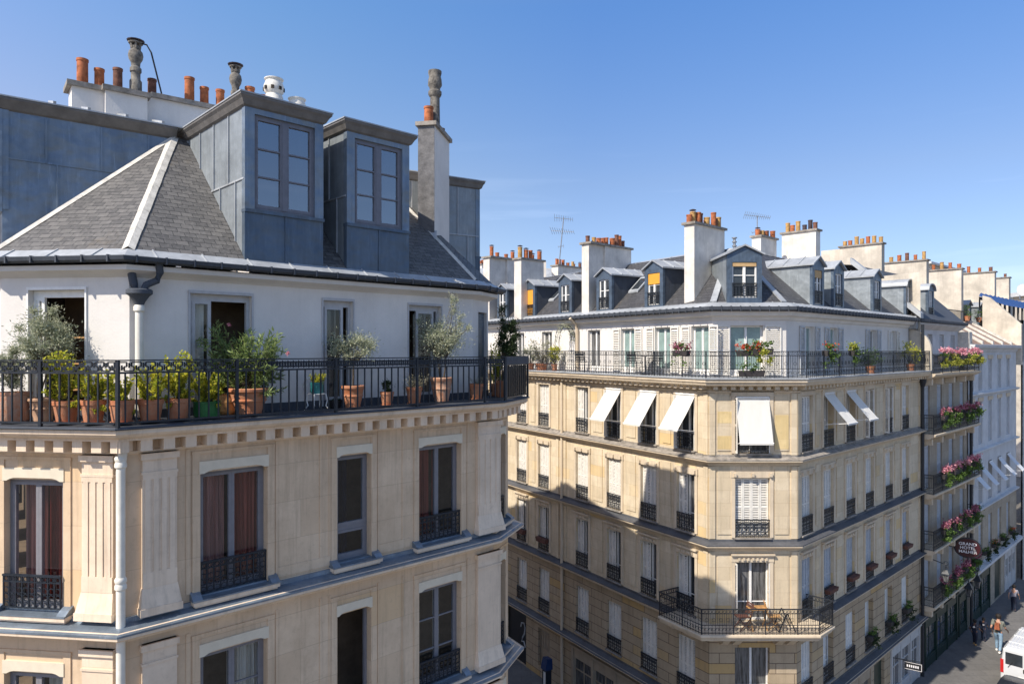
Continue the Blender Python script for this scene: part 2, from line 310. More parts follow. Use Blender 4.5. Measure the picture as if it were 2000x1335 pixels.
class MB:
    def __init__(s): s.v = []; s.f = []
    def face(s, pts):
        k = len(s.v); s.v += [tuple(p) for p in pts]; s.f.append(tuple(range(k, k + len(pts))))
    def hexa(s, a):
        """8 corners: bottom four then top four, same turning sense"""
        k = len(s.v); s.v += [tuple(p) for p in a]
        for q in ((0,3,2,1), (4,5,6,7), (0,1,5,4), (1,2,6,5), (2,3,7,6), (3,0,4,7)): s.f.append(tuple(k + i for i in q))
    def box(s, fr, a0, a1, n0, n1, z0, z1):
        if a0 > a1: a0, a1 = a1, a0
        if n0 > n1: n0, n1 = n1, n0
        c = [fr.P(a0,n1,z0), fr.P(a1,n1,z0), fr.P(a1,n0,z0), fr.P(a0,n0,z0)]
        s.hexa(c + [Vector((p.x, p.y, z1)) for p in c])
    def bar(s, p, q, t, t2=None):
        """square bar between two points"""
        p = Vector(p); q = Vector(q); d = (q - p)
        if d.length < 1e-6: return
        d.normalize(); up = Vector((0,0,1)) if abs(d.z) < .9 else Vector((1,0,0))
        x = d.cross(up).normalized() * t / 2; y = d.cross(x).normalized() * (t2 or t) / 2
        s.hexa([p-x-y, p+x-y, p+x+y, p-x+y, q-x-y, q+x-y, q+x+y, q-x+y])
    def tube(s, pts, r, seg=8, cap=True):
        pts = [Vector(p) for p in pts]; rr = r if isinstance(r, (list, tuple)) else [r] * len(pts); rings = []
        for i, p in enumerate(pts):
            d = (pts[min(i+1, len(pts)-1)] - pts[max(i-1, 0)]).normalized()
            up = Vector((0,0,1)) if abs(d.z) < .95 else Vector((0,1,0))
            x = d.cross(up).normalized(); y = x.cross(d).normalized(); k = len(s.v)
            for j in range(seg):
                a = 2 * math.pi * j / seg; s.v.append(tuple(p + x * math.cos(a) * rr[i] + y * math.sin(a) * rr[i]))
            rings.append(k)
        for a, b in zip(rings, rings[1:]):
            for j in range(seg): s.f.append((a+j, a+(j+1)%seg, b+(j+1)%seg, b+j))
        if cap:
            s.f.append(tuple(rings[0]+j for j in reversed(range(seg)))); s.f.append(tuple(rings[-1]+j for j in range(seg)))
    def lathe(s, c, prof, seg=16, closed=True):
        c = Vector(c); k0 = len(s.v)
        for r, z in prof:
            for j in range(seg):
                a = 2 * math.pi * j / seg; s.v.append((c.x + r * math.cos(a), c.y + r * math.sin(a), c.z + z))
        for i in range(len(prof) - 1):
            for j in range(seg):
                a = k0 + i * seg; b = a + seg; s.f.append((a+j, a+(j+1)%seg, b+(j+1)%seg, b+j))
        if closed:
            s.f.append(tuple(k0 + j for j in reversed(range(seg)))); e = k0 + (len(prof)-1)*seg; s.f.append(tuple(e + j for j in range(seg)))
    def ring(s, c, ax, ay, r, t, seg=10, a0=0, a1=360):
        """flat iron ring or scroll in the plane ax, ay"""
        c = Vector(c); full = a1 - a0 >= 360; pts = [c + ax * r * math.cos(R(a0 + (a1-a0)*i/seg)) + ay * r * math.sin(R(a0 + (a1-a0)*i/seg)) for i in range(seg + 1)]
        for p, q in zip(pts, pts[1:]): s.bar(p, q, t)
    def sweep(s, poly, prof, ends=True):
        """profile (offset, z) drawn along a plan polyline"""
        lines = [[Vector((p.x, p.y, z)) for p in offp(poly, o)] for o, z in prof]
        for A, B in zip(lines, lines[1:]):
            for i in range(len(A) - 1): s.face([A[i], A[i+1], B[i+1], B[i]])
        if ends:
            s.face([l[0] for l in lines]); s.face([l[-1] for l in reversed(lines)])
    def wall(s, fr, a0, a1, z0, z1, n, holes=(), depth=.22):
        xs = sorted({a0, a1, *[min(max(h[0], a0), a1) for h in holes], *[min(max(h[1], a0), a1) for h in holes]})
        zs = sorted({z0, z1, *[h[2] for h in holes], *[h[3] for h in holes]})
        for i in range(len(xs)-1):
            for j in range(len(zs)-1):
                cx = (xs[i]+xs[i+1])/2; cz = (zs[j]+zs[j+1])/2
                if any(h[0] < cx < h[1] and h[2] < cz < h[3] for h in holes): continue
                s.face([fr.P(xs[i],n,zs[j]), fr.P(xs[i+1],n,zs[j]), fr.P(xs[i+1],n,zs[j+1]), fr.P(xs[i],n,zs[j+1])])
        for h in holes:
            x0, x1, y0, y1 = h[:4]; m = n - depth
            s.face([fr.P(x0,n,y0), fr.P(x0,n,y1), fr.P(x0,m,y1), fr.P(x0,m,y0)])
            s.face([fr.P(x1,n,y0), fr.P(x1,m,y0), fr.P(x1,m,y1), fr.P(x1,n,y1)])
            s.face([fr.P(x0,n,y1), fr.P(x1,n,y1), fr.P(x1,m,y1), fr.P(x0,m,y1)])
            s.face([fr.P(x0,n,y0), fr.P(x0,m,y0), fr.P(x1,m,y0), fr.P(x1,n,y0)])
    def mesh(s, name, mat, off=Vector((0,0,0)), smooth=False):
        me = bpy.data.meshes.new(name)
        me.from_pydata([(v[0]-off.x, v[1]-off.y, v[2]-off.z) for v in s.v], [], s.f); me.materials.append(mat)
        uvl = me.uv_layers.new(name='UVMap'); data = [0.0] * (2 * len(me.loops)); Z = Vector((0,0,1))
        for p in me.polygons:
            N = p.normal; u = Z.cross(N)
            if u.length < .05: u = Vector((1,0,0))
            u.normalize(); v = N.cross(u)
            for li, vi in zip(p.loop_indices, p.vertices):
                q = Vector(s.v[vi]); data[2*li] = q.dot(u); data[2*li+1] = q.dot(v)
        uvl.data.foreach_set('uv', data)
        if smooth:
            me.polygons.foreach_set('use_smooth', [True] * len(me.polygons))
            try: me.set_sharp_from_angle(angle=R(40))
            except Exception: pass
        me.validate(); me.update(); return me
    def build_split(s, name, mat, parent=None):
        """one object for every loose piece"""
        par = list(range(len(s.v)))
        def find(a):
            while par[a] != a: par[a] = par[par[a]]; a = par[a]
            return a
        for f in s.f:
            for b in f[1:]: par[find(b)] = find(f[0])
        groups = {}
        for f in s.f: groups.setdefault(find(f[0]), []).append(f)
        for fs in groups.values():
            q = MB(); idx = {}
            for f in fs:
                for i in f:
                    if i not in idx: idx[i] = len(q.v); q.v.append(s.v[i])
                q.f.append(tuple(idx[i] for i in f))
            q.build(name, mat, parent)
    def build(s, name, mat, parent=None, smooth=False, label=None):
        base = origin(parent)
        o = bpy.data.objects.new(name, s.mesh(name, M[mat] if isinstance(mat, str) else mat, base, smooth)); col.objects.link(o); o.parent = parent
        if label: o['label'] = label
        return o
def origin(o):
    v = Vector((0,0,0))
    while o is not None: v = v + o.location; o = o.parent
    return v
def tag(o, label=None, cat=None, group=None, kind=None):
    if label: o['label'] = label
    if cat: o['category'] = cat
    if group: o['group'] = group
    if kind: o['kind'] = kind
    return o
def thing(name, loc, label, cat, group=None, rz=0):
    o = bpy.data.objects.new(name, None); col.objects.link(o); o.location = loc; o.rotation_euler = (0, 0, rz); o.empty_display_size = .2
    return tag(o, label, cat, group)
def struct(name, mb, mat): return tag(mb.build(name, mat), kind='structure')
# prototype trees: (name, mesh, [children]) placed as parts of a building
def node(name, mb, mat, kids=(), smooth=False): return (name, mb.mesh(name, M[mat], smooth=smooth), list(kids))
def put(nd, parent, loc, rz=0, top=True):
    o = bpy.data.objects.new(nd[0], nd[1]); col.objects.link(o); o.parent = parent
    if top: o.location = Vector(loc) - origin(parent); o.rotation_euler = (0, 0, rz)
    for k in nd[2]: put(k, o, None, 0, False)
    return o
def setp(nd, parent, fr, a, n, z): return put(nd, parent, fr.P(a, n, z), fr.rz)
def copy_thing(o, parent=None):
    c = o.copy(); col.objects.link(c)
    if parent: c.parent = parent
    for k in list(o.children): copy_thing(k, c)
    return c
# ------------------------------------------------------------------ ground, roads, pavements
NK = [Vector((-16.2, 20.3)), Vector((-9.15, 10.90)), Vector((-5.97, 10.5)), Vector((-.118, 16.1)), Vector((.45, 17.66)), Vector((-6.9, 29.56))]
# near building, slab edge polygon: hidden street side, chamfer, long facade, narrow chamfer, street side
FC1, FC2 = Vector((6.80, 24.1)), Vector((9.82, 24.1))
dL = Vector((.526, -.85)).normalized(); dR = Vector((.726, .6877)).normalized()
FL0 = FC1 - dL * 19.0; FR1 = FC2 + dR * 13.2
m_ = MB(); m_.face([(-900, -900, G-.004), (900, -900, G-.004), (900, 1500, G-.004), (-900, 1500, G-.004)]); struct('ground', m_, 'asphalt')
FR = Frame(FC2, dR); FCH = Frame(FC1, (1, 0)); FL = Frame(FC1 - dL * 30, dL)   # FL measured from far end; a = 30 - q
def pavement(name, poly, wid, z=.12):
    a = offp(poly, 0); b = offp(poly, wid); c = offp(poly, wid + .3)
    q = MB(); k = MB()
    for i in range(len(a)-1):
        q.face([Vector((*x, G+z)) for x in (a[i], b[i], b[i+1], a[i+1])])
        k.face([Vector((*x, G+z+.002)) for x in (b[i], c[i], c[i+1], b[i+1])])
        k.face([Vector((*c[i], G)), Vector((*c[i+1], G)), Vector((*c[i+1], G+z+.002)), Vector((*c[i], G+z+.002))])
    struct(name, q, 'paving'); struct('kerb', k, 'kerb')
pavement('pavement', [FC1 - dL * 60, FC1, FC2, FC2 + dR * 80], 3.6)
pavement('pavement', offp(NK, -.5), 1.5)
# the open side of the crossing: a road sheet with a gutter line
m_ = MB(); fr_ = Frame(FC2 + Vector((dR.y, -dR.x)) * 6.4, dR)
m_.box(fr_, 2, 70, -.06, .06, G-.003, G+.004); struct('road_channel', m_, 'kerb')

# ------------------------------------------------------------------ near corner building
near = thing('corner_building', (-6.1, 11.1, G), 'pale limestone corner building with zinc dormers, white top floor and balcony full of potted plants', 'building')
slab = NK; wl = offp(NK, -.5); tl = offp(NK, -.95); ev = offp(NK, -.58)
def frames(pl): return [Frame(pl[i], pl[i+1] - pl[i]) for i in range(len(pl)-1)]
NF = frames(wl); NT = frames(tl); ND = frames(offp(NK, -.85)); NS = frames(slab)
def seglen(pl, i): return (pl[i+1] - pl[i]).length
main_, cham = NF[2], NF[1]
# openings in pixels u0, u1 on the main facade
def ops(fr, us): return [(fr.at(u0), fr.at(u1)) for u0, u1 in us]
MW = [(1.18, 2.36), (3.77, 4.54), (5.73, 6.90)]
cw = cham.at(10), cham.at(125)
rows = [(-4.17, -2.08), (-7.3, -5.18), (-10.4, -8.3), (-13.4, -11.3)]
q = MB()
for i, fr in enumerate(NF):
    Ln = seglen(wl, i); hs = []
    if i == 2: hs = [(a, b, z0, z1) for a, b in MW for z0, z1 in rows]
    if i == 1: hs = [(cw[0], cw[1], z0, z1) for z0, z1 in rows]
    if i == 3: hs = [(Ln*.5-.42, Ln*.5+.42, z0, z1) for z0, z1 in rows]
    if i == 4: hs = [(1.4+2*k, 2.5+2*k, z0, z1) for k in range(6) for z0, z1 in rows]
    if i == 0: hs = [(Ln-1.5-2.4*k-1.1, Ln-1.5-2.4*k, z0, z1) for k in range(4) for z0, z1 in rows]
    q.wall(fr, 0, Ln, G, -1.2, 0, hs, .24)
q.build('wall', 'stone_n', near)
q = MB(); TW = [(.956, 2.05), (3.505, 4.18), (5.573, 6.47)]; tc_ = NT[1].at(57), NT[1].at(167)
t3 = NT[3].at(934), NT[3].at(951)
for i, fr in enumerate(NT):
    Ln = seglen(tl, i); hs = []
    if i == 2: hs = [(a, b, -1.12, .99) for a, b in TW]
    if i == 1: hs = [(*tc_, -1.12, 1.0)]
    if i == 3: hs = [(t3[0], t3[1], -1.12, .92)]
    q.wall(fr, 0, Ln, -1.2, 1.42, 0, hs, .2)
q.build('upper_wall', 'plaster', near)
# inner box so openings look into rooms
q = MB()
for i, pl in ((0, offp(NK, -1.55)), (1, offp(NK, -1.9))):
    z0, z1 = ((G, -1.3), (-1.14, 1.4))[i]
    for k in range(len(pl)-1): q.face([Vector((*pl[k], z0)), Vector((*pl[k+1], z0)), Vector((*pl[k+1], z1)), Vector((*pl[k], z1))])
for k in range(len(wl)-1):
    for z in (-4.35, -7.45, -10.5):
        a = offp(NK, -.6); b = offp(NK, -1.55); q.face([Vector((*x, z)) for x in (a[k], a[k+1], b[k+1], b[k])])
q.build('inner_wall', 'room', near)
# party-wall back closing so that the block is solid
q = MB(); bk = offp(NK, -.5); A_, B_ = bk[0], bk[-1]; C_ = (A_ + B_) / 2 + Vector((-3, 12))
for a, b in ((A_, C_), (C_, B_)): q.face([Vector((*a, G)), Vector((*b, G)), Vector((*b, 4.3)), Vector((*a, 4.3))])
q.build('back_wall', 'plaster_c', near)
# balcony slab: floor, moulded edge, dentils
q = MB(); q.sweep(slab, [(-.94, -1.15), (-.05, -1.175), (.0, -1.19), (.0, -1.21), (-.04, -1.22), (-.94, -1.22)]); q.build('balcony_floor', 'zinc_d', near)
q = MB(); q.sweep(slab, [(-.6, -1.222), (-.05, -1.225), (-.05, -1.29), (-.09, -1.33), (-.14, -1.36), (-.2, -1.37), (-.2, -1.41), (-.5, -1.43)])
for i, fr in enumerate(NS):
    if i in (0, 4): continue
    Ln = seglen(slab, i); n_ = max(3, round(Ln / .335)); st = Ln / n_
    for k in range(n_):
        c = (k + .5) * st; q.box(fr, c - .085, c + .085, -.51, -.22, -1.59, -1.405)
for i in (0, 4):
    fr = NS[i]; Ln = seglen(slab, i)
    for k in range(int(Ln / .335)): q.box(fr, .3 + k*.335, .47 + k*.335, -.51, -.24, -1.54, -1.405)
q.sweep(slab, [(-.5, -1.60), (-.455, -1.605), (-.455, -1.63), (-.47, -1.65), (-.5, -1.66)])
q.build('cornice', 'stone_t', near)
# belts: zinc apron over a stone moulding
def belt(poly, z, wn, zn, stonemat='stone_t', zm='zinc_m', off=-.5, par=None, out=.36):
    a = MB(); a.sweep(poly, [(off, z - .02), (off + out - .05, z - .06), (off + out, z - .10), (off + out, z - .15), (off + out - .07, z - .19), (off + .1, z - .24), (off + .06, z - .30), (off, z - .32)]); a.build(wn, stonemat, par)
    a = MB(); a.sweep(poly, [(off - .01, z + .075), (off + .03, z + .07), (off + .035, z - .005), (off + out + .012, z - .075), (off + out + .012, z - .105), (off + out + .001, z - .105), (off + out + .001, z - .09), (off, z + .0)]); a.build(zn, zm, par)
for z in (-4.30, -7.42, -10.5, -13.5): belt(NK, z, 'belt_course', 'zinc_apron', par=near)
# pilasters
def pilaster(fr, a0, a1, zt, zb, fluted=True):
    q = MB(); q.box(fr, a0, a1, -.01, .07, zb, zt)
    q.box(fr, a0-.03, a1+.03, -.01, .11, zt-.10, zt); q.box(fr, a0-.015, a1+.015, -.01, .09, zt-.34, zt-.30)
    q.hexa([fr.P(a0-.05,.16,zb), fr.P(a1+.05,.16,zb), fr.P(a1+.05,-.01,zb), fr.P(a0-.05,-.01,zb), fr.P(a0-.01,.08,zb+.30), fr.P(a1+.01,.08,zb+.30), fr.P(a1+.01,-.01,zb+.30), fr.P(a0-.01,-.01,zb+.30)])
    q.box(fr, a0-.06, a1+.06, -.01, .18, zb-.12, zb+.001)
    if fluted:
        w_ = a1 - a0; n_ = 4; rb = w_ * .62 / n_
        for k in range(n_):
            c = a0 + w_ * (.14 + .72 * k / (n_-1)); q.box(fr, c - rb/2, c + rb/2, .06, .085, zb+.55, zt-.42)
        q.box(fr, a0, a1, .06, .085, zt-.42, zt-.34); q.box(fr, a0, a1, .06, .085, zb+.302, zb+.55)
    q.build('pilaster', 'stone_t', near)
pc = cham.at(166), cham.at(226); pm = main_.at(276), main_.at(343); pe = main_.at(930), main_.at(974)
for zt, zb, fl in ((-1.66, -4.12, True), (-4.72, -7.25, False), (-7.8, -10.35, False)):
    for fr, (a0, a1) in ((cham, pc), (main_, pm), (main_, pe)): pilaster(fr, a0, a1, zt, zb, fl)
# surrounds, lambrequins, sills, windows of the stone floors
def surround(fr, a0, a1, z0, z1, sill=True):
    q = MB(); t = .13
    q.box(fr, a0-t, a0-.001, -.01, .022, z0, z1+.32); q.box(fr, a1+.001, a1+t, -.01, .022, z0, z1+.32); q.box(fr, a0-t-.01, a1+t+.01, -.01, .028, z1+.32, z1+.37)
    q.build('window_surround', 'stone_n', near)
    if sill:
        q = MB(); q.box(fr, a0-.16, a1+.16, -.2, .19, z0-.10, z0-.035); q.box(fr, a0-.13, a1+.13, 0, .15, z0-.14, z0-.10); q.build('window_sill', 'stone_t', near)
        q = MB(); q.box(fr, a0-.17, a1+.17, 0, .205, z0-.035, z0-.012); q.box(fr, a0+.002, a1-.002, -.22, .001, z0-.033, z0+.012)
        for a in (a0-.17, a1+.01): q.hexa([fr.P(a,.19,z0-.02), fr.P(a+.16,.19,z0-.02), fr.P(a+.16,0,z0-.02), fr.P(a,0,z0-.02), fr.P(a,.10,z0+.05), fr.P(a+.16,.10,z0+.05), fr.P(a+.16,0,z0+.10), fr.P(a,0,z0+.10)])
        q.build('sill_flashing', 'zinc_m', near)
def lambrequin(fr, a0, a1, z1):
    q = MB(); A0, A1 = a0 - .02, a1 + .02; N = 16; h = .19
    def zb(t): return z1 - .03 if 0 < t < 1 else z1
    pts = []
    for k in range(N + 1):
        t = k / N; e = min(t, 1 - t); dz = 0 if e < .07 else (.05 if e > .2 else .05 * (e - .07) / .13 + .012 * math.sin((e-.07)/.13*math.pi))
        pts.append((A0 + (A1 - A0) * t, z1 - .02 + dz))
    for (x0, y0), (x1, y1) in zip(pts, pts[1:]):
        q.hexa([fr.P(x0,.035,y0), fr.P(x1,.035,y1), fr.P(x1,-.02,y1), fr.P(x0,-.02,y0), fr.P(x0,.035,z1+h), fr.P(x1,.035,z1+h), fr.P(x1,-.02,z1+h), fr.P(x0,-.02,z1+h)])
    q.build('lambrequin', 'cream', near)
def guard(mb, fr, a0, a1, n, z0, h, th=.018, step=.105, fancy=True):
    """small iron window guard"""
    mb.box(fr, a0, a1, n-.022, n+.022, z0+h-.03, z0+h); mb.box(fr, a0, a1, n-.012, n+.012, z0+h-.13, z0+h-.11); mb.box(fr, a0, a1, n-.012, n+.012, z0+.04, z0+.06)
    w_ = a1 - a0; k = max(2, round(w_ / step)); X = Vector((*fr.d, 0)); Z = Vector((0,0,1))
    for i in range(k + 1):
        a = a0 + w_ * i / k; a = min(max(a, a0+th/2), a1-th/2); mb.box(fr, a-th/2, a+th/2, n-th/2, n+th/2, z0 if i in (0, k) else z0+.05, z0+h-.02)
    if fancy:
        for i in range(k):
            c = a0 + w_ * (i + .5) / k; r = w_ / k * .42
            mb.ring(fr.P(c, n, z0+h-.12+.045), X, Z, r*.8, th*.6, 6)
            for zz in (.2, .5, .75): mb.ring(fr.P(c, n, z0 + (h-.15)*zz), X, Z, r, th*.62, 7, 40 if i % 2 else -140, 300 if i % 2 else 120)
    # side returns
def sash_window(par, fr, a0, a1, z0, z1, n, kind='two', fm='winpaint', bars=0, open_right=False, open_left=False, curtain=None, ft=.055, tilt=None):
    w_ = a1 - a0; q = MB(); d0, d1 = n - .05, n + .02
    q.box(fr, a0+.002, a0+ft, d0, d1, z0, z1); q.box(fr, a1-ft, a1-.002, d0, d1, z0, z1); q.box(fr, a0+ft, a1-ft, d0, d1, z1-ft, z1-.002); q.box(fr, a0+ft, a1-ft, d0, d1, z0+.002, z0+ft)
    win = q.build('window', fm, par)
    mid = (a0 + a1) / 2; st = .05
    def leaf(x0, x1, y0=None, y1=None):
        y0 = y0 if y0 is not None else z0+ft; y1 = y1 if y1 is not None else z1-ft
        s = MB(); e0, e1 = n-.035, n+.03
        s.box(fr, x0, x0+st, e0, e1, y0, y1); s.box(fr, x1-st, x1, e0, e1, y0, y1); s.box(fr, x0+st, x1-st, e0, e1, y1-st, y1); s.box(fr, x0+st, x1-st, e0, e1, y0, y0+st*1.5)
        for b in range(bars):
            y = y0 + (y1-y0) * (b+1) / (bars+1); s.box(fr, x0+st, x1-st, e0+.015, e1-.012, y-.013, y+.013)
        s.build('sash', fm, win)
        g = MB(); g.box(fr, x0+st-.005, x1-st+.005, n-.006, n, y0+st*1.2, y1-st+.005); g.build('pane', 'glass', win)
    if kind == 'two':
        if not open_left: leaf(a0+ft, mid-.001)
        if not open_right: leaf(mid+.001, a1-ft)
    elif kind == 'tilt':
        y = z0 + (z1-z0) * .30; leaf(a0+ft, a1-ft, y+.04, z1-ft); leaf(a0+ft, a1-ft, z0+ft, y-.04)
        s = MB(); s.box(fr, a0+ft, a1-ft, n-.03, n+.02, y-.039, y+.039); s.build('transom', fm, win)
    if curtain:
        for x0, x1, cm in curtain:
            s = MB(); N = 26; X0 = a0 + w_*x0; X1 = a0 + w_*x1
            pr = [(X0 + (X1-X0)*k/N, n - .19 + .035*math.sin(k*1.7) + .012*math.sin(k*4.1)) for k in range(N+1)]
            for (p, a), (p2, b) in zip(pr, pr[1:]): s.face([fr.P(p,a,z0), fr.P(p2,b,z0), fr.P(p2,b,z1), fr.P(p,a,z1)])
            s.build('curtain', cm, win)
    return win
for r, (z0, z1) in enumerate(rows[:3]):
    for k, (a0, a1) in enumerate(MW):
        surround(main_, a0, a1, z0, z1, True); lambrequin(main_, a0, a1, z1)
        if k == 1:
            if r == 0: sash_window(near, main_, a0, a1, z0, z1, -.17, 'tilt', curtain=[(.05, .55, 'navy')])
            else: sash_window(near, main_, a0, a1, z0, z1, -.17, 'two', open_left=True, open_right=True)
        else:
            cu = {(0,0): [(.03,.46,'curtain_p'), (.52,.97,'curtain_r')], (0,2): [(.03,.45,'curtain_r'), (.53,.66,'curtain_r')], (1,0): [(.5,.97,'curtain_w')], (1,2): [(.55,.7,'curtain_w')]}.get((r,k))
            wn_ = sash_window(near, main_, a0, a1, z0, z1, -.17, 'two', bars=0 if r == 0 else 2, curtain=cu)
            g = MB(); guard(g, main_, a0+.01, a1-.01, -.03 if k == 0 else -.03, z0, .56, .02, .12); g.build('window_guard', 'iron_b', wn_)
    surround(cham, *cw, z0, z1, True); lambrequin(cham, *cw, z1)
    wn_ = sash_window(near, cham, *cw, z0, z1, -.12, 'two', bars=0, curtain=[(.10,.48,'curtain_p'), (.52,.75,'curtain_r'), (.76,.97,'curtain_r')] if r == 0 else [(.5,.97,'curtain_w')])
    g = MB(); guard(g, cham, cw[0]+.01, cw[1]-.01, .05, z0, .58, .02, .11); g.build('window_guard', 'iron_b', wn_)
    fr = NF[3]; Ln = seglen(wl, 3); surround(fr, Ln*.5-.42, Ln*.5+.42, z0, z1); lambrequin(fr, Ln*.5-.42, Ln*.5+.42, z1)
    wn_ = sash_window(near, fr, Ln*.5-.42, Ln*.5+.42, z0, z1, -.17, 'two'); g = MB(); guard(g, fr, Ln*.5-.41, Ln*.5+.41, -.03, z0, .56, .02, .12); g.build('window_guard', 'iron_b', wn_)
    for k in range(2):
        fr = NF[4]; a0 = 1.4+2*k; surround(fr, a0, a0+1.1, z0, z1); sash_window(near, fr, a0, a0+1.1, z0, z1, -.17, 'two')
# panels of raised stone between windows
q = MB()
for z0, z1 in ((-4.1, -1.66), (-7.2, -4.75)):
    for a0, a1 in ((.95, 1.02), (2.52, 2.56), (3.40, 3.44), (3.60, 3.63), (4.70, 4.73), (5.30, 5.34), (7.08, 7.12)):
        q.box(main_, a0, a1, -.01, .016, z0, z1)
q.box(main_, 2.56, 3.60, -.01, .022, -4.16, -3.98); q.box(main_, 4.73, 5.5, -.01, .022, -4.16, -3.98)
q.build_split('wall_panelling', 'stone_n', near)
# windows of the white floor
def french(fr, a0, a1, z1, leftglass, rightglass, fm, boxh=.06):
    q = MB(); q.box(fr, a0-.03, a1+.03, -.02, .03, z1, z1+.05)
    q.box(fr, a0-.03, a0-.001, -.01, .025, -1.12, z1); q.box(fr, a1+.001, a1+.03, -.01, .025, -1.12, z1); q.build('window_surround', fm, near)
    q = MB(); t = .06
    q.box(fr, a0+.002, a0+t, -.17, -.09, -1.13, z1); q.box(fr, a1-t, a1-.002, -.17, -.09, -1.13, z1); q.box(fr, a0+t, a1-t, -.17, -.09, z1-t-boxh, z1-.001)
    win = q.build('french_window', fm, near)
    for x0, x1 in ([leftglass] if leftglass else []) + ([rightglass] if rightglass else []):
        s = MB(); X0 = a0 + (a1-a0)*x0; X1 = a0 + (a1-a0)*x1; b = .055; y1 = z1-t-boxh
        s.box(fr, X0, X0+b, -.14, -.09, -1.12, y1); s.box(fr, X1-b, X1, -.14, -.09, -1.12, y1); s.box(fr, X0+b, X1-b, -.14, -.09, y1-b, y1); s.box(fr, X0+b, X1-b, -.14, -.09, -1.12, -.95)
        s.build('sash', fm, win); s = MB(); s.box(fr, X0+b-.004, X1-b+.004, -.12, -.112, -.96, y1-b+.004); s.build('pane', 'glass', win)
        s = MB(); s.box(fr, X0+b, X1-b, -.30, -.29, -1.1, y1-b); s.build('curtain', 'curtain_w' if fm == 'winpaint_l' and x0 < .1 and a0 < 2 else 'glass_d', win)
french(NT[2], *TW[0], .99, (.06, .36), None, 'winpaint_l')
french(NT[2], *TW[1], .99, (.12, .74), None, 'winpaint_l')
french(NT[2], *TW[2], .99, None, (.30, .84), 'winpaint_l')
french(NT[1], *tc_, 1.0, (.05, .2), None, 'white')
fr = NT[3]; q = MB(); q.box(fr, t3[0]+.01, t3[1]-.01, -.12, -.08, -1.12, .9)
for k in range(32): q.box(fr, t3[0]+.06, t3[1]-.06, -.08, -.06, -1.05 + k*.06, -1.01 + k*.06)
q.build('roller_shutter', 'zinc', near)
q = MB()
for k in range(3):
    for fr, a0, a1 in ((NT[1], tc_[0]+.2, tc_[1]),): q.box(fr, a0, a1-.02, -.7, -.4, .2-.45*k, .23-.45*k)
q.build('bookshelf', 'wood', near)
# skirting of the terrace wall
q = MB(); q.sweep(NK, [(-.95, -1.0), (-.93, -1.0), (-.93, -1.16)]); q.build('terrace_flashing', 'zinc_d', near)
# railing with its frieze
q = MB(); frz = MB(); RT, RB = -.15, -1.13
for i, fr in enumerate(NS):
    Ln = seglen(slab, i); a0, a1 = 0, Ln; n = -.06
    if i == 1: a0 -= .01
    q.box(fr, a0, a1, n-.03, n+.03, RT-.02, RT); q.box(fr, a0, a1, n-.017, n+.017, RT-.215, RT-.185); q.box(fr, a0, a1, n-.015, n+.015, RB, RB+.03)
    np_ = max(1, round(Ln / .157))
    for k in range(np_ + 1):
        a = a0 + (a1-a0) * k / np_
        if i > 0 and k == 0: continue
        big = (k % 12 == 0) or k == np_; t = .024 if big else .011
        q.box(fr, a-t, a+t, n-t, n+t, RB-.06 if big else RB, RT-.2 if not big else RT)
    # frieze: a key pattern on the chamfer, linked rings on the long side
    X = Vector((*fr.d, 0)); Z = Vector((0,0,1)); zc = RT-.105; mod = .10; nm = int((a1-a0)/mod); st = (a1-a0)/nm
    if i in (0, 1, 2):
        for k in range(nm):
            c = a0 + (k+.5)*st; cut = 22 if i == 2 else 9999
            if k < cut:
                h = .066; t = .019; sgn = 1 if k % 2 else -1
                def b(x0, y0, x1, y1): frz.bar(fr.P(c+x0*st, n, zc+y0*h), fr.P(c+x1*st, n, zc+y1*h), t)
                b(-.5, sgn, .25, sgn); b(.25, sgn, .25, 0); b(.25, 0, -.1, 0); b(-.1, 0, -.1, -sgn); b(-.1, -sgn, .5, -sgn); b(-.42, sgn*.3, -.42, -sgn*.9); b(-.42,-sgn*.35,-.1,-sgn*.35)
            else:
                frz.ring(fr.P(c, n, zc), X, Z, .05, .018, 8); frz.ring(fr.P(c+st/2, n, zc), X, Z, .05, .016, 8)
                frz.bar(fr.P(c, n, zc-.07), fr.P(c, n, zc+.07), .014); frz.bar(fr.P(c-st/2, n, zc), fr.P(c+st/2, n, zc), .014)
    else:
        for k in range(nm): frz.ring(fr.P(a0 + (k+.5)*st, n, zc), X, Z, .05, .012, 8)
rl = q.build('balcony_railing', 'iron_b', near); frz.build('railing_frieze', 'iron_b', rl)
# reeded screen on the narrow chamfer of the railing
q = MB(); fr = NS[3]; Ln = seglen(slab, 3)
for k in range(24): q.box(fr, .05 + k*(Ln-.1)/24, .05 + (k+.82)*(Ln-.1)/24, -.105, -.085, RB+.02, RT-.23)
q.build('reed_screen', 'iron', rl)
q = MB(); q.box(fr, .04, Ln-.04, -.03, -.02, RT-.19, RT-.015); q.box(fr, .04, .07, -.03, -.02, RB, RT-.19); q.build('screen_frame', 'zinc_d', rl)
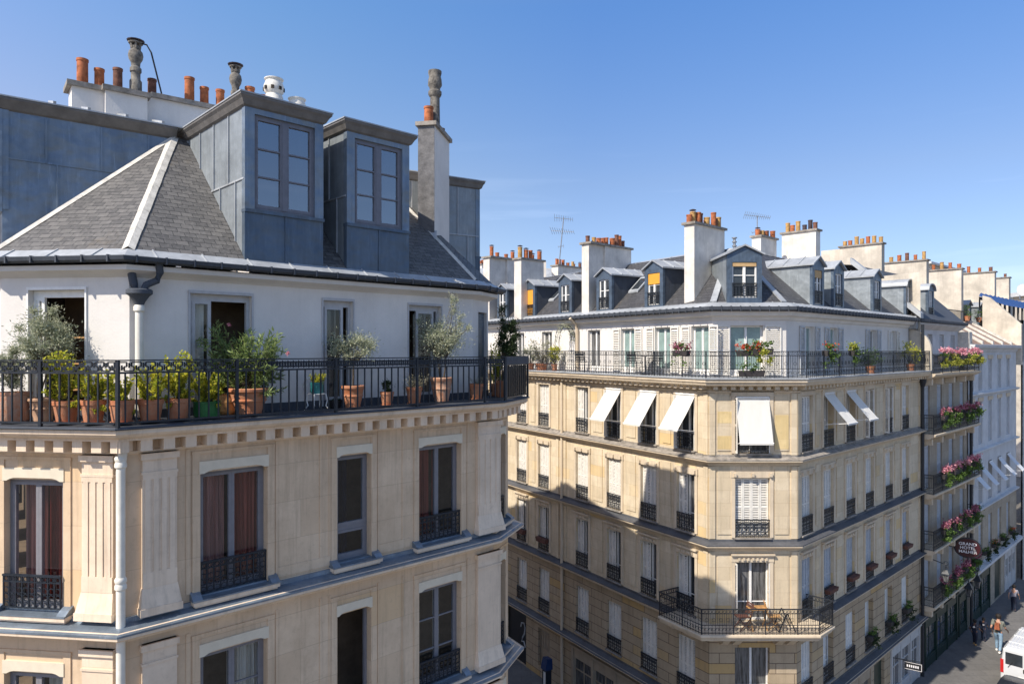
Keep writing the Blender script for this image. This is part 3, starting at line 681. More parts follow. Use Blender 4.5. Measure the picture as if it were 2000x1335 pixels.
# gutter, apron and roofs
q = MB(); q.sweep(NK, [(-.95, 1.44), (-.62, 1.415), (-.55, 1.44), (-.53, 1.50), (-.542, 1.51), (-.555, 1.50), (-.60, 1.46), (-.72, 1.47)])
for i, fr in enumerate(frames(offp(NK, -.5))):
    for k in range(int(seglen(offp(NK, -.5), i) / .45)): q.box(fr, .2+.45*k, .225+.45*k, -.1, -.02, 1.405, 1.52)
q.build('gutter', 'zinc_d', near)
q = MB(); q.sweep(NK, [(-.95, 1.38), (-.72, 1.38), (-.72, 1.30), (-.88, 1.24), (-.95, 1.2)]); q.build('eaves_moulding', 'plaster', near)
q = MB(); q.sweep(NK, [(-.56, 1.475), (-.58, 1.50), (-.86, 1.66), (-.88, 1.63)]); 
for i, fr in enumerate(frames(offp(NK, -.58))):
    for k in range(int(seglen(offp(NK, -.58), i) / .8)): q.bar(fr.P(.5+.8*k, 0, 1.51), fr.P(.5+.8*k, -.27, 1.665), .02)
q.build('eaves_apron', 'zinc_l', near)
A3 = Vector((-7.13, 14.7, 4.47)); ap = offp(NK, -.84); ZT = 4.47
def v3(p, z): return Vector((p[0], p[1], z))
tp = offp(NK, -3.85)
q = MB()
a1_, a2_, a3_, a4_, a5_, a0_ = [v3(ap[i], 1.645) for i in (1, 2, 3, 4, 5, 0)]
T3, T4, T5, T0 = v3(tp[3],ZT), v3(tp[4],ZT), v3(tp[5],ZT), v3(tp[0],ZT)
T4 = v3(tp[4] + Vector((-.2,.5)), ZT)
def subdiv(poly): q.face(poly)
q.face([a1_, a2_, A3]); q.face([a2_, a3_, T3, A3]); q.face([a3_, a4_, T4, T3]); q.face([a4_, a5_, T5, T4]); q.face([a0_, a1_, A3, T0])
q.build('slate_roof', 'slate', near)
# hips with lime flashing
q = MB()
for p0, p1, wd in ((a2_, A3, .10), (a1_, A3, .085), (a3_, T3, .08)):
    d = (p1 - p0).normalized(); up = Vector((0,0,1)); sd = d.cross(up).normalized(); N_ = 14
    for k in range(N_):
        s0 = p0.lerp(p1, k/N_); s1 = p0.lerp(p1, (k+.995)/N_); j = random.uniform(.95, 1.05); o = Vector((0,0,.012))
        q.face([s0 - sd*wd*j - Vector((0,0,wd*.42)) + o*2, s0 + Vector((0,0,.045)) , s1 + Vector((0,0,.045)), s1 - sd*wd*j - Vector((0,0,wd*.42)) + o*2])
        q.face([s0 + Vector((0,0,.045)), s0 + sd*wd*j - Vector((0,0,wd*.42)) + o*2, s1 + sd*wd*j - Vector((0,0,wd*.42)) + o*2, s1 + Vector((0,0,.045))])
    q.build('hip_flashing', 'mortar', near); q = MB()
# upper low-pitched zinc roof
q = MB(); cen = Vector((-5.5, 24, 5.6)); cen = Vector((-5.5, 24, 4.75)); ring_ = [T0, A3, T3, T4, T5]
ring_ = [p + Vector((0,0,.02)) for p in ring_]
for a, b in zip(ring_, ring_[1:]): q.face([a, b, cen])
q.build('upper_roof', 'zinc_l', near)
# ---- zinc dormers of the near building
def zinc_dormer(par, fr, a0, a1, z0, zs, z1, depth, lap=.14, side='left', wood='winpaint_t'):
    """front at n=0, wall z0..z1, window from sill zs; cap above"""
    q = MB()
    # cheeks and front piers as one shell of zinc
    pw = .17
    q.box(fr, a0, a0+.05, -depth, -.02, z0-.05, z1); q.box(fr, a1-.05, a1, -depth, -.02, z0-.05, z1)
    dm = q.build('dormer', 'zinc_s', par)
    q = MB(); q.box(fr, a0-.012, a0+pw, -.12, .012, zs, z1); q.box(fr, a1-pw, a1+.012, -.12, .012, zs, z1); q.box(fr, a0+pw, a1-pw, -.12, .008, z1-.10, z1); q.build('dormer_pier', 'zinc_m', dm); q = MB()
    q.box(fr, a0-.01, a1+.01, -.12, .005, z0-.05, zs-.06); q.box(fr, a0-.02, a1+.02, -.12, .045, zs-.06, zs)
    m = (a0+a1)/2; q.box(fr, m-.015, m+.015, 0, .025, z0, zs-.062); q.box(fr, a0-.018, a0+.02, -.02, .018, z0, zs-.062)
    q.build('dormer_front', 'zinc', dm)
    # seams on the cheeks
    q = MB()
    for sgn, a in ((-1, a0), (1, a1)):
        zm = (z0*.45 + z1*.55)
        q.box(fr, a+sgn*.001, a+sgn*.022, -depth, -.03, zm-.016, zm+.016)
        for k in range(1, 5):
            n0 = -depth * k / 4.6; q.box(fr, a+sgn*.001, a+sgn*.03, n0-.012, n0+.012, zm, z1-.01)
            n1 = -depth * (k-.45) / 4.6; q.box(fr, a+sgn*.001, a+sgn*.03, n1-.012, n1+.012, z0, zm)
    q.build('standing_seams', 'zinc_l', dm)
    q = MB(); L_ = lap
    prof = [(0, 0), (.05, .03), (L_*.7, .12), (L_, .17), (L_, .21)]
    for (o0, h0), (o1, h1) in zip(prof, prof[1:]):
        for A, B in (((a0-o0, o0), (a1+o0, o0)),):
            q.face([fr.P(a0-o0, o0, z1+h0), fr.P(a1+o0, o0, z1+h0), fr.P(a1+o1, o1, z1+h1), fr.P(a0-o1, o1, z1+h1)])
            q.face([fr.P(a0-o0, -depth, z1+h0), fr.P(a0-o0, o0, z1+h0), fr.P(a0-o1, o1, z1+h1), fr.P(a0-o1, -depth, z1+h1)])
            q.face([fr.P(a1+o0, o0, z1+h0), fr.P(a1+o0, -depth, z1+h0), fr.P(a1+o1, -depth, z1+h1), fr.P(a1+o1, o1, z1+h1)])
    q.face([fr.P(a0, 0, z1), fr.P(a0, -depth, z1), fr.P(a1, -depth, z1), fr.P(a1, 0, z1)])
    q.build('dormer_cornice', 'fascia', dm)
    q = MB(); e = L_ + .015
    q.box(fr, a0-e, a1+e, -depth, e, z1+.21, z1+.235)
    pk = z1 + .36; m = (a0+a1)/2
    q.face([fr.P(a0-e, e, z1+.235), fr.P(a1+e, e, z1+.235), fr.P(m, -.9, pk)]); q.face([fr.P(a1+e, e, z1+.235), fr.P(a1+e, -depth, z1+.235), fr.P(m, -depth, pk), fr.P(m, -.9, pk)]); q.face([fr.P(a0-e, -depth, z1+.235), fr.P(a0-e, e, z1+.235), fr.P(m, -.9, pk), fr.P(m, -depth, pk)])
    q.build('dormer_roof', 'zinc_l', dm)
    # window with three panes a side
    W0, W1, Z0, Z1 = a0+pw, a1-pw, zs, z1-.10; q = MB(); t = .05; n = -.07
    q.box(fr, W0, W0+t, n-.05, n+.03, Z0, Z1); q.box(fr, W1-t, W1, n-.05, n+.03, Z0, Z1); q.box(fr, W0+t, W1-t, n-.05, n+.03, Z1-t, Z1); q.box(fr, W0+t, W1-t, n-.05, n+.03, Z0, Z0+t)
    q.box(fr, m-.05, m+.05, n-.04, n+.045, Z0+t, Z1-t)
    for x0, x1 in ((W0+t, m-.05), (m+.05, W1-t)):
        q.box(fr, x0, x0+.035, n-.03, n+.035, Z0+t, Z1-t); q.box(fr, x1-.035, x1, n-.03, n+.035, Z0+t, Z1-t); q.box(fr, x0+.035, x1-.035, n-.03, n+.035, Z1-t-.035, Z1-t); q.box(fr, x0+.035, x1-.035, n-.03, n+.035, Z0+t, Z0+t+.06)
        for k in (1, 2): y = Z0+t+.06 + (Z1-Z0-2*t-.1)*k/3; q.box(fr, x0+.035, x1-.035, n-.02, n+.03, y-.014, y+.014)
    q.build('window_frame', wood, dm)
    q = MB(); q.box(fr, W0+t, W1-t, n-.012, n-.006, Z0+t, Z1-t); q.build('pane', 'glass_s', dm)
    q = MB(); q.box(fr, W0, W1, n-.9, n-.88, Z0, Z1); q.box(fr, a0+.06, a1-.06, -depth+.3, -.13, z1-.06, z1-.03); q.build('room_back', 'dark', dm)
    return dm
D1 = ND[2]
zinc_dormer(near, D1, D1.at(479), D1.at(630), 1.55, 2.58, 4.44, 3.35)
zinc_dormer(near, D1, D1.at(678), D1.at(798), 1.55, 2.58, 4.44, 3.25)
# dormer on the hidden street side, its cheek looking this way
fr = Frame((-.905, 19.3), (-.525, .851)); zinc_dormer(near, fr, 0, 1.5, 1.55, 2.58, 4.42, 3.1, lap=.12)
# large dormer at the left: its cheek runs up to the hip
FZ = Frame((A3.x, A3.y), (.788, .616))
q = MB(); s0, s1 = FZ.at(4), .05
q.box(FZ, s0, s1, -.08, 0, 1.2, 4.44); q.box(FZ, s0-.02, s0+.10, -.12, .03, 2.6, 4.44); q.box(FZ, s0-.06, s0, -.4, .05, 2.55, 4.44)
big = q.build('large_dormer', 'zinc_m', near)
q = MB(); zm = FZ.z(308, FZ.at(12))
q.box(FZ, s0, s1, 0, .02, zm-.016, zm+.016)
for u in (90, 198, 290): a = FZ.at(u); q.box(FZ, a-.014, a+.014, 0, .032, zm, 4.42)
for u in (112, 240): a = FZ.at(u); q.box(FZ, a-.014, a+.014, 0, .032, 1.3, zm)
q.build('standing_seams', 'zinc_m', big)
q = MB(); e0 = FZ.at(-60)
for (o0, h0), (o1, h1) in zip([(0,0),(.05,.03),(.12,.12),(.17,.18),(.17,.21)], [(.05,.03),(.12,.12),(.17,.18),(.17,.21),(0,.215)]):
    q.face([FZ.P(e0, o0, 4.43+h0), FZ.P(s1, o0, 4.43+h0), FZ.P(s1, o1, 4.43+h1), FZ.P(e0, o1, 4.43+h1)])
q.build('dormer_cornice', 'fascia', big)
q = MB(); q.hexa([FZ.P(e0,.19,4.645), FZ.P(s1+.15,.19,4.645), FZ.P(s1+.9,-1.1,4.6), FZ.P(e0,-1.1,4.6), FZ.P(e0,.19,4.67), FZ.P(s1+.15,.19,4.67), FZ.P(s1+.9,-1.1,5.02), FZ.P(e0,-1.1,5.02)])
for u in (105, 172, 245, 315): a = FZ.at(u); q.bar(FZ.P(a, .19, 4.68), FZ.P(a-.0, -.85, 4.98), .05, .07)
q.build('dormer_roof', 'zinc_l', big)
# ---- chimneys of the near building
def pot(mb, c, r, h, lean=0):
    mb.lathe(c, [(r*.92, 0), (r, .02), (r*.97, h-.06), (r*1.08, h-.05), (r*1.08, h), (r*.85, h), (r*.8, h-.1)], 14)
def mitre(mb, c, s=1.0, h=1.15):
    P_ = [(.17,0),(.17,.30),(.13,.34),(.13,.48),(.16,.50),(.16,.58),(.12,.62),(.13,.70),(.19,.78),(.21,.86),(.19,.94),(.12,1.0),(.13,1.06),(.10,1.08)]
    mb.lathe(c, [(r*s, z*h/1.15) for r, z in P_], 14)
    for k in range(6):
        a = k*math.pi/3; mb.bar((c[0]+math.cos(a)*.12*s, c[1]+math.sin(a)*.12*s, c[2]+1.0*h/1.15), (c[0]+math.cos(a)*.15*s, c[1]+math.sin(a)*.15*s, c[2]+1.13*h/1.15), .035)
    mb.lathe((c[0], c[1], c[2]+1.12*h/1.15), [(.2*s, 0), (.21*s, .03), (.12*s, .06)], 14)
q = MB(); c1 = FZ
sg = [(FZ.at(140, -1.0), FZ.at(206, -1.0), -1.0), (FZ.at(206, -.85), FZ.at(288, -.85), -.85), (FZ.at(288, -1.05), FZ.at(288, -1.05)+3.6, -1.05)]
for i_, (a0, a1, n) in enumerate(sg): q.box(FZ, a0, a1, n-.55, n, 4.3, 5.46 + .10*(i_ == 2))
q.box(FZ, sg[0][0]-.03, sg[2][1], -1.5, -.97, 4.85, 4.93)
ch1 = q.build('chimney', 'plaster', near)
q = MB()
for (a0, a1, n), (x0, x1, dz) in zip(sg, ((.09, 0, 0), (.06, .06, .002), (-.061, .1, .10))): q.box(FZ, a0-x0, a1+x1, n-.62, n+.08, 5.46+dz, 5.56+dz)
q.build('chimney_cap', 'capstone', ch1)
for u, r, vt, mt, n in ((161,.108,116,'pot_o',-1.2), (194,.095,135,'pot_o',-1.2), (230,.092,134,'pot_d',-1.1), (297,.09,155,'pot_d',-1.25), (370,.105,152,'pot_o',-1.25), (399,.095,171,'pot_o',-1.3), (430,.095,176,'pot_o',-1.25), (488,.11,171,'pot_o',-1.25), (514,.105,187,'pot_o',-1.3)):
    q = MB(); a = FZ.at(u, n); zb_ = 5.56 + .1*(u > 290); p = FZ.P(a, n, zb_); h = max(.2, FZ.z(vt, a, n) - zb_); pot(q, p, r, h); q.lathe((p.x, p.y, zb_-.005), [(r*1.25, 0), (r*1.2, .04), (r*1.0, .06)], 12); q.build('chimney_pot', mt, ch1, True)
for u, n, vt, s in ((265, -1.1, 78, .72), (460, -1.3, 125, .68)):
    q = MB(); p = FZ.P(FZ.at(u, n), n, 5.56); h = FZ.z(vt, FZ.at(u, n), n) - 5.62; mitre(q, p, s, h); mo = q.build('mitre_cowl', 'mitre', ch1, True)
    q = MB(); q.lathe(p+Vector((0,0,h+.02)), [(.17,0),(.18,.02),(.05,.06)], 12); q.build('rain_cap', 'pot_k', ch1)
    if u == 265:
        t = MB(); top = p + Vector((.12, 0, h-.02)); t.tube([top, top+Vector((.12,0,-.03)), top+Vector((.22,0,-.2)), FZ.P(FZ.at(318,-1.1), -1.1, 5.6)], .018, 6); t.build('cable', 'iron', ch1)
for u, s, n, vt in ((535, 1.15, -1.2, 155), (580, 1.1, -1.2, 194)):
    zz = FZ.z(vt, FZ.at(u, n), n) - .44; q = MB(); p = FZ.P(FZ.at(u, n), n, zz); q.lathe(p, [(.19*s, 5.4-zz), (.19*s, .0), (.16*s, .06), (.2*s, .12), (.21*s, .26), (.17*s, .38), (.2*s, .42), (.2*s, .44), (.1*s, .44)], 18)
    v_ = q.build('vent_cowl', 'vent_w', ch1, True)
    t = MB()
    for k in range(8):
        an = k*math.pi/4+.2; f_ = Frame((p.x, p.y), (-math.sin(an), math.cos(an))); t.box(f_, -.035, .035, .195*s, .222*s, zz+.14, zz+.22)
    t.build('vent_slot', 'dark', v_)
# tall slim chimney stack on the long slope
FQ = Frame((-1.92, 17.28), (.986, -.165)); FQ = Frame((-1.92 - .986*.414, 17.28 + .165*.414), (.986, -.165))
q = MB(); q.box(FQ, 0, .414, -1.45, 0, 2.0, 5.55); ch2 = q.build('chimney', 'plaster', near)
q = MB(); q.box(FQ, -.004, .416, 0, .012, 2.0, 5.55); q.build('rough_face', 'plaster_g', ch2)
q = MB(); q.box(FQ, -.06, .48, -1.52, .07, 5.55, 5.65); q.build('chimney_cap', 'capstone', ch2)
for a, n, r, h, mt in ((.22, -.16, .115, .42, 'pot_o'), (.24, -.75, .10, .2, 'pot_o'), (.25, -1.2, .1, .2, 'pot_d')):
    q = MB(); pot(q, FQ.P(a, n, 5.65), r, h); q.build('chimney_pot', mt, ch2, True)
q = MB(); p = FQ.P(.3, -.45, 5.65)
q.lathe(p, [(.13,0),(.12,.75),(.14,.77),(.17,.82),(.17,.9),(.13,.93),(.14,1.0),(.18,1.06),(.17,1.2),(.15,1.28),(.17,1.36),(.17,1.42),(.1,1.42)], 14); q.build('mitre_cowl', 'mitre', ch2, True)
q = MB(); q.hexa([FQ.P(-.05,.35,2.35), FQ.P(.47,.35,2.35), FQ.P(.47,-.02,2.6), FQ.P(-.05,-.02,2.6), FQ.P(-.05,.35,2.38), FQ.P(.47,.35,2.38), FQ.P(.47,-.02,2.95), FQ.P(-.05,-.02,2.95)]); q.build('chimney_flashing', 'zinc_l', ch2)
# ---- rain pipes
q = MB(); t = NT[2]; a = t.at(272, .14)
p0 = t.P(a, .14, -1.1); q.tube([p0, t.P(a, .14, .75)], .062, 12); q.lathe(t.P(a,.14,.62), [(.065,0),(.085,.02),(.085,.09),(.065,.12)], 14)
dp = q.build('drainpipe', 'pipe', near, True)
q = MB(); q.lathe(t.P(a,.14,.74), [(.07,0),(.09,.05),(.15,.14),(.2,.18),(.2,.24),(.17,.26)], 16); q.build('hopper', 'zinc_d', dp, True)
q = MB(); g1 = Vector((offp(NK,-.62)[2].x-.0, offp(NK,-.62)[2].y, 1.40)); h0 = t.P(a,.14,.95)
q.tube([h0+Vector((-.04,0,0)), h0+Vector((-.09,0,.12)), h0+Vector((-.11,-.02,.28)), h0+Vector((-.11,-.05,.48))], .065, 10)
q.tube([h0+Vector((.05,.02,0)), h0+Vector((.09,.04,.12)), h0+Vector((.23,.12,.2)), h0+Vector((.27,.14,.33)), h0+Vector((.27,.10,.5))], .06, 10); q.build('swan_neck', 'zinc_d', dp, True)
q = MB(); c = offp(NK, -.40)[2]; c = Vector(c) + Vector((.04, 0))
q.tube([(c.x, c.y, -1.45), (c.x-.02, c.y, -1.65), (c.x-.05, c.y, -1.9), (c.x-.05, c.y, G)], .066, 12)
for z in (-1.85, -3.75, -6.9, -10): q.lathe((c.x-.05, c.y, z), [(.07,0),(.088,.02),(.088,.07),(.075,.1),(.088,.13),(.088,.17),(.07,.2)], 14)
q.build('drainpipe', 'pipe', near, True)
# ------------------------------------------------------------------ plants
rnd = random.Random(11)
def rvec():
    while True:
        v = Vector((rnd.uniform(-1,1), rnd.uniform(-1,1), rnd.uniform(-1,1)))
        if .05 < v.length < 1: return v.normalized()
def leaf(mb, p, d, l, w):
    s = d.cross(rvec()); 
    if s.length < .01: return
    s = s.normalized() * w / 2; k = len(mb.v); m = p + d * l * .45
    mb.v += [tuple(p), tuple(m + s), tuple(p + d * l), tuple(m - s)]; mb.f.append((k, k+1, k+2, k+3))
def crown(mb, c, rad, n, l, w, clumps=14, cl=.30, up=.3, droop=0, hollow=.45, along=False):
    """leaf clumps spread through an uneven ellipsoid; returns the clump centres"""
    c = Vector(c); cs = []
    for _ in range(clumps):
        v = rvec() * rnd.uniform(hollow, 1.0); cs.append((c + Vector((v.x*rad[0], v.y*rad[1], v.z*rad[2])), rnd.uniform(.6, 1.25)))
    R_ = min(rad)
    for i in range(n):
        cc, s = cs[i % clumps]; v = rvec() * (abs(rnd.gauss(0, .5))) * cl * s * R_ * 2
        p = cc + v; d = (v.normalized() if v.length > 1e-4 else rvec()) * .7 + rvec() * .8 + Vector((0,0,up - droop)); d.normalize()
        leaf(mb, p, d, l * rnd.uniform(.6, 1.25), w * rnd.uniform(.7, 1.2))
    return [x[0] for x in cs]
def sprigs(mb, base, tips, l, w, per=22, start=.25):
    """leaves set along stems that run from base to each tip"""
    for t in tips:
        for k in range(per):
            f = start + (1 - start) * k / per; p = base.lerp(t, f) + rvec() * .012; d = ((t - base).normalized() * .8 + rvec()).normalized()
            leaf(mb, p, d, l * rnd.uniform(.7, 1.2), w)
def stems(mb, base, tips, r=.012, bend=.08):
    for t in tips:
        m = base.lerp(t, .5) + rvec() * bend * (t - base).length; m2 = base.lerp(t, .25) + rvec() * bend * .5 * (t-base).length
        mb.tube([base, m2, m, t], [r, r*.8, r*.6, r*.25], 5, False)
FLR = -1.145
def terrace(u, off, v=None):
    """plan point on the balcony at photo column u, off metres in from the slab edge"""
    best = None
    for i in (1, 2, 3):
        fr = Frame(offp(NK, -off)[i], offp(NK, -off)[i+1] - offp(NK, -off)[i]); a = fr.at(u); Ln = (offp(NK, -off)[i+1] - offp(NK, -off)[i]).length
        if (-.01 if i > 1 else -9) <= a <= Ln + .01: return fr.P(a, 0, FLR)
    return fr.P(a, 0, FLR)
def flowerpot(par, p, rt, h, mt, style='rim', sq=False):
    q = MB(); rb = rt * .68
    if style == 'rim': prof = [(rb, 0), (rt*.93, h*.80), (rt, h*.81), (rt*1.02, h), (rt*.88, h), (rt*.85, h*.86)]
    elif style == 'fancy': prof = [(rb*.9, 0), (rb*.98, h*.08), (rb*.95, h*.12), (rt*.84, h*.5), (rt*.90, h*.52), (rt*.90, h*.57), (rt*.86, h*.6), (rt*.93, h*.82), (rt*1.05, h*.88), (rt*1.06, h*.97), (rt*1.0, h), (rt*.85, h), (rt*.83, h*.86)]
    else: prof = [(rt*.85, 0), (rt*.97, h*.1), (rt*1.0, h*.9), (rt*1.04, h*.92), (rt*1.04, h), (rt*.9, h), (rt*.88, h*.86)]
    q.lathe(p, prof, 24, True); q.f.pop(); o = q.build('pot', mt, par, True)
    q = MB(); q.lathe(p, [(rt*.86, h*.84), (rt*.86, h*.86)], 20); q.build('soil', 'soil', par)
    if style in ('rim', 'low') : 
        q = MB(); q.lathe(p, [(rb*.9, -.0), (rb*1.22, .005), (rb*1.28, .035), (rb*1.2, .035), (rb*1.1, .01)], 20); q.build('saucer', mt, par, True)
    return o
def pxr(wpx, p): return wpx / F * p.y / 2
def potted(name, label, cat, u, off, wpx, hpx, mt, style, crown_fn, group=None):
    p = terrace(u, off); t = thing(name, p, label, cat, group); rt = pxr(wpx, p); h = hpx / F * p.y
    flowerpot(t, p, rt, h, mt, style); crown_fn(t, p, rt, h); return t
def zat(v, p): return (HV - v) / F * p.y
def xat(u, p): return (u - 1000) / F * p.y
def tree_crown(u0, u1, v0, v1, lm='olive', n=2600, l=.055, w=.013, trunks=1, cl=.3, clumps=22, deep=.8, up=.25, low=None, extra=()):
    def fn(t, p, rt, h):
        c = Vector((xat((u0+u1)/2, p), p.y, zat((v0+v1)/2, p))); rad = (pxr(u1-u0, p), pxr(u1-u0, p)*deep, pxr(v1-v0, p))
        q = MB(); cs = crown(q, c, tuple(r*.86 for r in rad), int(n*1.7), l*1.05, w*1.15, int(clumps*1.4), cl, up)
        for (eu, ev, er, en) in extra:
            ec = Vector((xat(eu, p), p.y, zat(ev, p))); cs += crown(q, ec, (pxr(er*2,p),)*3, en, l, w, 5, .4, up)
        q.build('foliage', lm, t)
        s = MB(); base = p + Vector((0, 0, h*.85)); fork = base.lerp(c - Vector((0,0,rad[2]*.75)), .8)
        for k in range(trunks):
            b = base + Vector((rnd.uniform(-.05,.05)*(trunks>1), rnd.uniform(-.05,.05)*(trunks>1), 0)); f = fork + Vector((rnd.uniform(-.12,.12), rnd.uniform(-.1,.1), 0)) * (trunks > 1)
            s.tube([b, b.lerp(f, .5) + rvec()*.02, f], [.022, .017, .015], 7)
            stems(s, f, [x for i, x in enumerate(cs) if i % trunks == k], .010)
        s.build('trunk', 'bark', t)
    return fn
def bush(u0, u1, v0, v1, lm, n=900, l=.05, w=.035, tips=26, per=None, spread=.9, flowers=None, vine=(), up=.1):
    def fn(t, p, rt, h):
        base = p + Vector((0, 0, h*.8)); ts = []
        for _ in range(tips):
            uu = rnd.uniform(u0, u1); vv = v0 + (v1 - v0) * abs(rnd.gauss(0, .55)); vv = min(max(vv, v0), v1)
            ts.append(Vector((xat(uu, p), p.y + rnd.uniform(-1, 1) * pxr(u1-u0, p) * spread, zat(vv, p))))
        q = MB(); s = MB(); stems(s, base, ts, .006, .15)
        sprigs(q, base, ts, l, w, per or max(6, n * 2 // tips), .35)
        for path in vine:
            pts = [Vector((xat(a, p), p.y - .12 + rnd.uniform(-.06,.06), zat(b, p))) for a, b in path]; s.tube([base] + pts, .005, 5, False)
            for a, b in zip([base] + pts, pts):
                for k in range(26): leaf(q, a.lerp(b, k/26) + rvec()*.05, (rvec() + Vector((0,0,-.2))).normalized(), l, w)
        q.build('foliage', lm, t); s.build('stems', 'bark', t)
        if flowers:
            f = MB()
            for x in flowers[1]:
                c = Vector((xat(x[0], p), p.y-.1, zat(x[1], p)))
                for k in range(26): leaf(f, c + rvec()*.02, rvec(), .035, .03)
            f.build('blossoms', flowers[0], t)
    return fn
PG = 'potted plants along the corner balcony'
potted('potted_olive_tree', 'small grey olive tree in the rough weathered terracotta tub', 'potted tree', 28, .42, 58, 58, 'clay_w', 'low', tree_crown(-18, 62, 662, 770, 'olive', 2200, .05, .012), PG)
potted('potted_olive_tree', 'wide bushy olive tree in pale beige pot before the sunlit open window', 'potted tree', 84, .55, 50, 46, 'clay_b', 'fancy', tree_crown(18, 150, 592, 735, 'olive', 5200, .055, .013, trunks=2, clumps=34, cl=.26), PG)
vineyl = dict(l=.055, w=.045)
potted('potted_creeper', 'orange pot with yellow-green creeper arching over the rail, beside the beige pot', 'potted plant', 129, .30, 48, 44, 'clay', 'rim', bush(95, 160, 688, 790, 'vine', 800, **vineyl, vine=[[(110,740),(96,705),(118,690),(150,694)]]), PG)
potted('potted_creeper', 'sunlit orange pot of yellow-green creeper between arching creeper and railing corner', 'potted plant', 182, .30, 46, 46, 'clay', 'rim', bush(155, 222, 722, 800, 'vine', 750, **vineyl), PG)
potted('potted_creeper', 'orange pot with yellow-green creeper standing at the railing corner post', 'potted plant', 238, .34, 48, 46, 'clay', 'rim', bush(212, 262, 735, 805, 'vine', 600, **vineyl), PG)
potted('potted_creeper', 'shaded terracotta pot with thin creeper beside the cream drainpipe', 'potted plant', 294, .34, 48, 44, 'clay', 'rim', bush(270, 332, 712, 800, 'vine', 700, **vineyl), PG)
potted('potted_creeper', 'terracotta pot whose creeper climbs above the rail, beside the green glazed pot', 'potted plant', 348, .36, 46, 42, 'clay', 'rim', bush(318, 384, 695, 790, 'vine', 850, **vineyl, vine=[[(345,715),(360,690),(378,700),(392,722)]]), PG)
potted('potted_shrub', 'bright green glazed pot with leafy yellow-green shrub', 'potted plant', 404, .42, 50, 32, 'green_pot', 'low', bush(378, 432, 725, 790, 'vine', 800, **vineyl), PG)
potted('potted_oleander', 'broad oleander bush in large ribbed terracotta pot before the wide open window', 'potted plant', 486, .46, 74, 52, 'clay', 'fancy',
       bush(412, 548, 638, 765, 'oleander', 3600, .12, .024, tips=100, per=46, spread=.55, flowers=('pink', [(566, 690), (452, 634)]), vine=[[(440,700),(425,650),(432,626)], [(430,690),(405,668),(392,664)]]), PG)
potted('potted_olive_tree', 'round-headed small olive tree on a thin trunk in terracotta pot with rolled rim', 'potted tree', 689, .42, 44, 44, 'clay', 'fancy', tree_crown(632, 750, 645, 706, 'olive', 3000, .05, .012, clumps=26, cl=.45, deep=.5), PG)
potted('potted_conifer', 'tiny dark green conifer in small terracotta pot', 'potted plant', 756, .35, 27, 28, 'clay', 'rim', tree_crown(745, 768, 736, 772, 'darkleaf', 900, .03, .012, clumps=8, cl=.5, up=.8), PG)
potted('potted_lavender', 'orange terracotta pot with grey lavender tufts before the last open window', 'potted plant', 809, .35, 32, 34, 'clay', 'rim', bush(778, 842, 728, 765, 'greyleaf', 900, .05, .008, tips=60, per=16), PG)
potted('potted_olive_tree', 'tallest slender olive tree reaching the eaves, in whitened patched terracotta pot', 'potted tree', 862, .50, 44, 48, 'clay_w', 'fancy', tree_crown(812, 914, 615, 700, 'olive', 3800, .055, .013, trunks=3, clumps=26, cl=.42, extra=[(885,590,14,420),(905,640,12,300),(822,628,9,160),(893,610,14,320)]), PG)
potted('potted_lavender', 'terracotta pot with sparse grey dry herbs, between the tall olive and the corner', 'potted plant', 930, .42, 30, 32, 'clay', 'rim', bush(912, 962, 735, 765, 'greyleaf', 700, .045, .008, tips=45, per=14), PG)
potted('potted_evergreen', 'dark dense evergreen shrub in terracotta pot at the reed-screened corner', 'potted plant', 980, .42, 27, 32, 'clay', 'rim', tree_crown(966, 1018, 612, 706, 'darkleaf', 3800, .045, .022, clumps=26, cl=.42, deep=.7, trunks=2, extra=[(985,603,9,250),(972,668,9,200)]), PG)
p_ = terrace(968, .75); t = thing('potted_shrub', p_, 'yellow-green leafy shrub half hidden behind the dark evergreen at the balcony corner', 'potted plant', PG)
flowerpot(t, p_, .14, .3, 'clay', 'rim'); bush(958, 986, 662, 740, 'vine', 800, l=.05, w=.03)(t, p_, .14, .3)
p_ = terrace(655, .75); t = thing('potted_succulent', p_, 'low dark pot of tiny plants on the floor beside the white chair', 'potted plant', PG)
flowerpot(t, p_, .13, .14, 'box', 'rim'); bush(642, 668, 778, 800, 'darkleaf', 200, l=.03, w=.02)(t, p_, .13, .14)
# wrought iron chair, painted white, and the teal pot on it
p_ = terrace(619, .42); ch = thing('garden_chair', p_, 'small white wrought iron garden chair with scrolled back holding a teal pot', 'chair')
cf = Frame((p_.x, p_.y), NT[2].d); S = .42; zf = p_.z
q = MB(); q.lathe((p_.x, p_.y, zf+0.304), [(.16,0),(.17,.008),(.17,.016),(.1,.018)], 18); q.build('seat', 'white', ch, True)
for sx_, sy_ in ((-1,1),(1,1),(-1,-1),(1,-1)):
    q = MB(); q.tube([cf.P(sx_*.12, sy_*.12, zf+0.308), cf.P(sx_*.14, sy_*.14, zf+0.190), cf.P(sx_*.12, sy_*.12, zf+0.091), cf.P(sx_*.17, sy_*.17, zf)], .013, 6); q.build('leg', 'white', ch, True)
q = MB(); q.tube([cf.P(-.15,-.13,zf+0.312), cf.P(-.20,-.17,zf+0.471), cf.P(-.12,-.18,zf+0.593), cf.P(0,-.18,zf+0.623), cf.P(.12,-.18,zf+0.593), cf.P(.20,-.17,zf+0.471), cf.P(.15,-.13,zf+0.312)], .015, 6)
X_ = Vector((*cf.d, 0))
for a, z in ((-.08,.44),(.08,.44),(0,.52),(0,.38)): q.ring(cf.P(a,-.17,zf+z), X_, Vector((0,0,1)), .06, .013, 12)
q.build('backrest', 'white', ch, True)
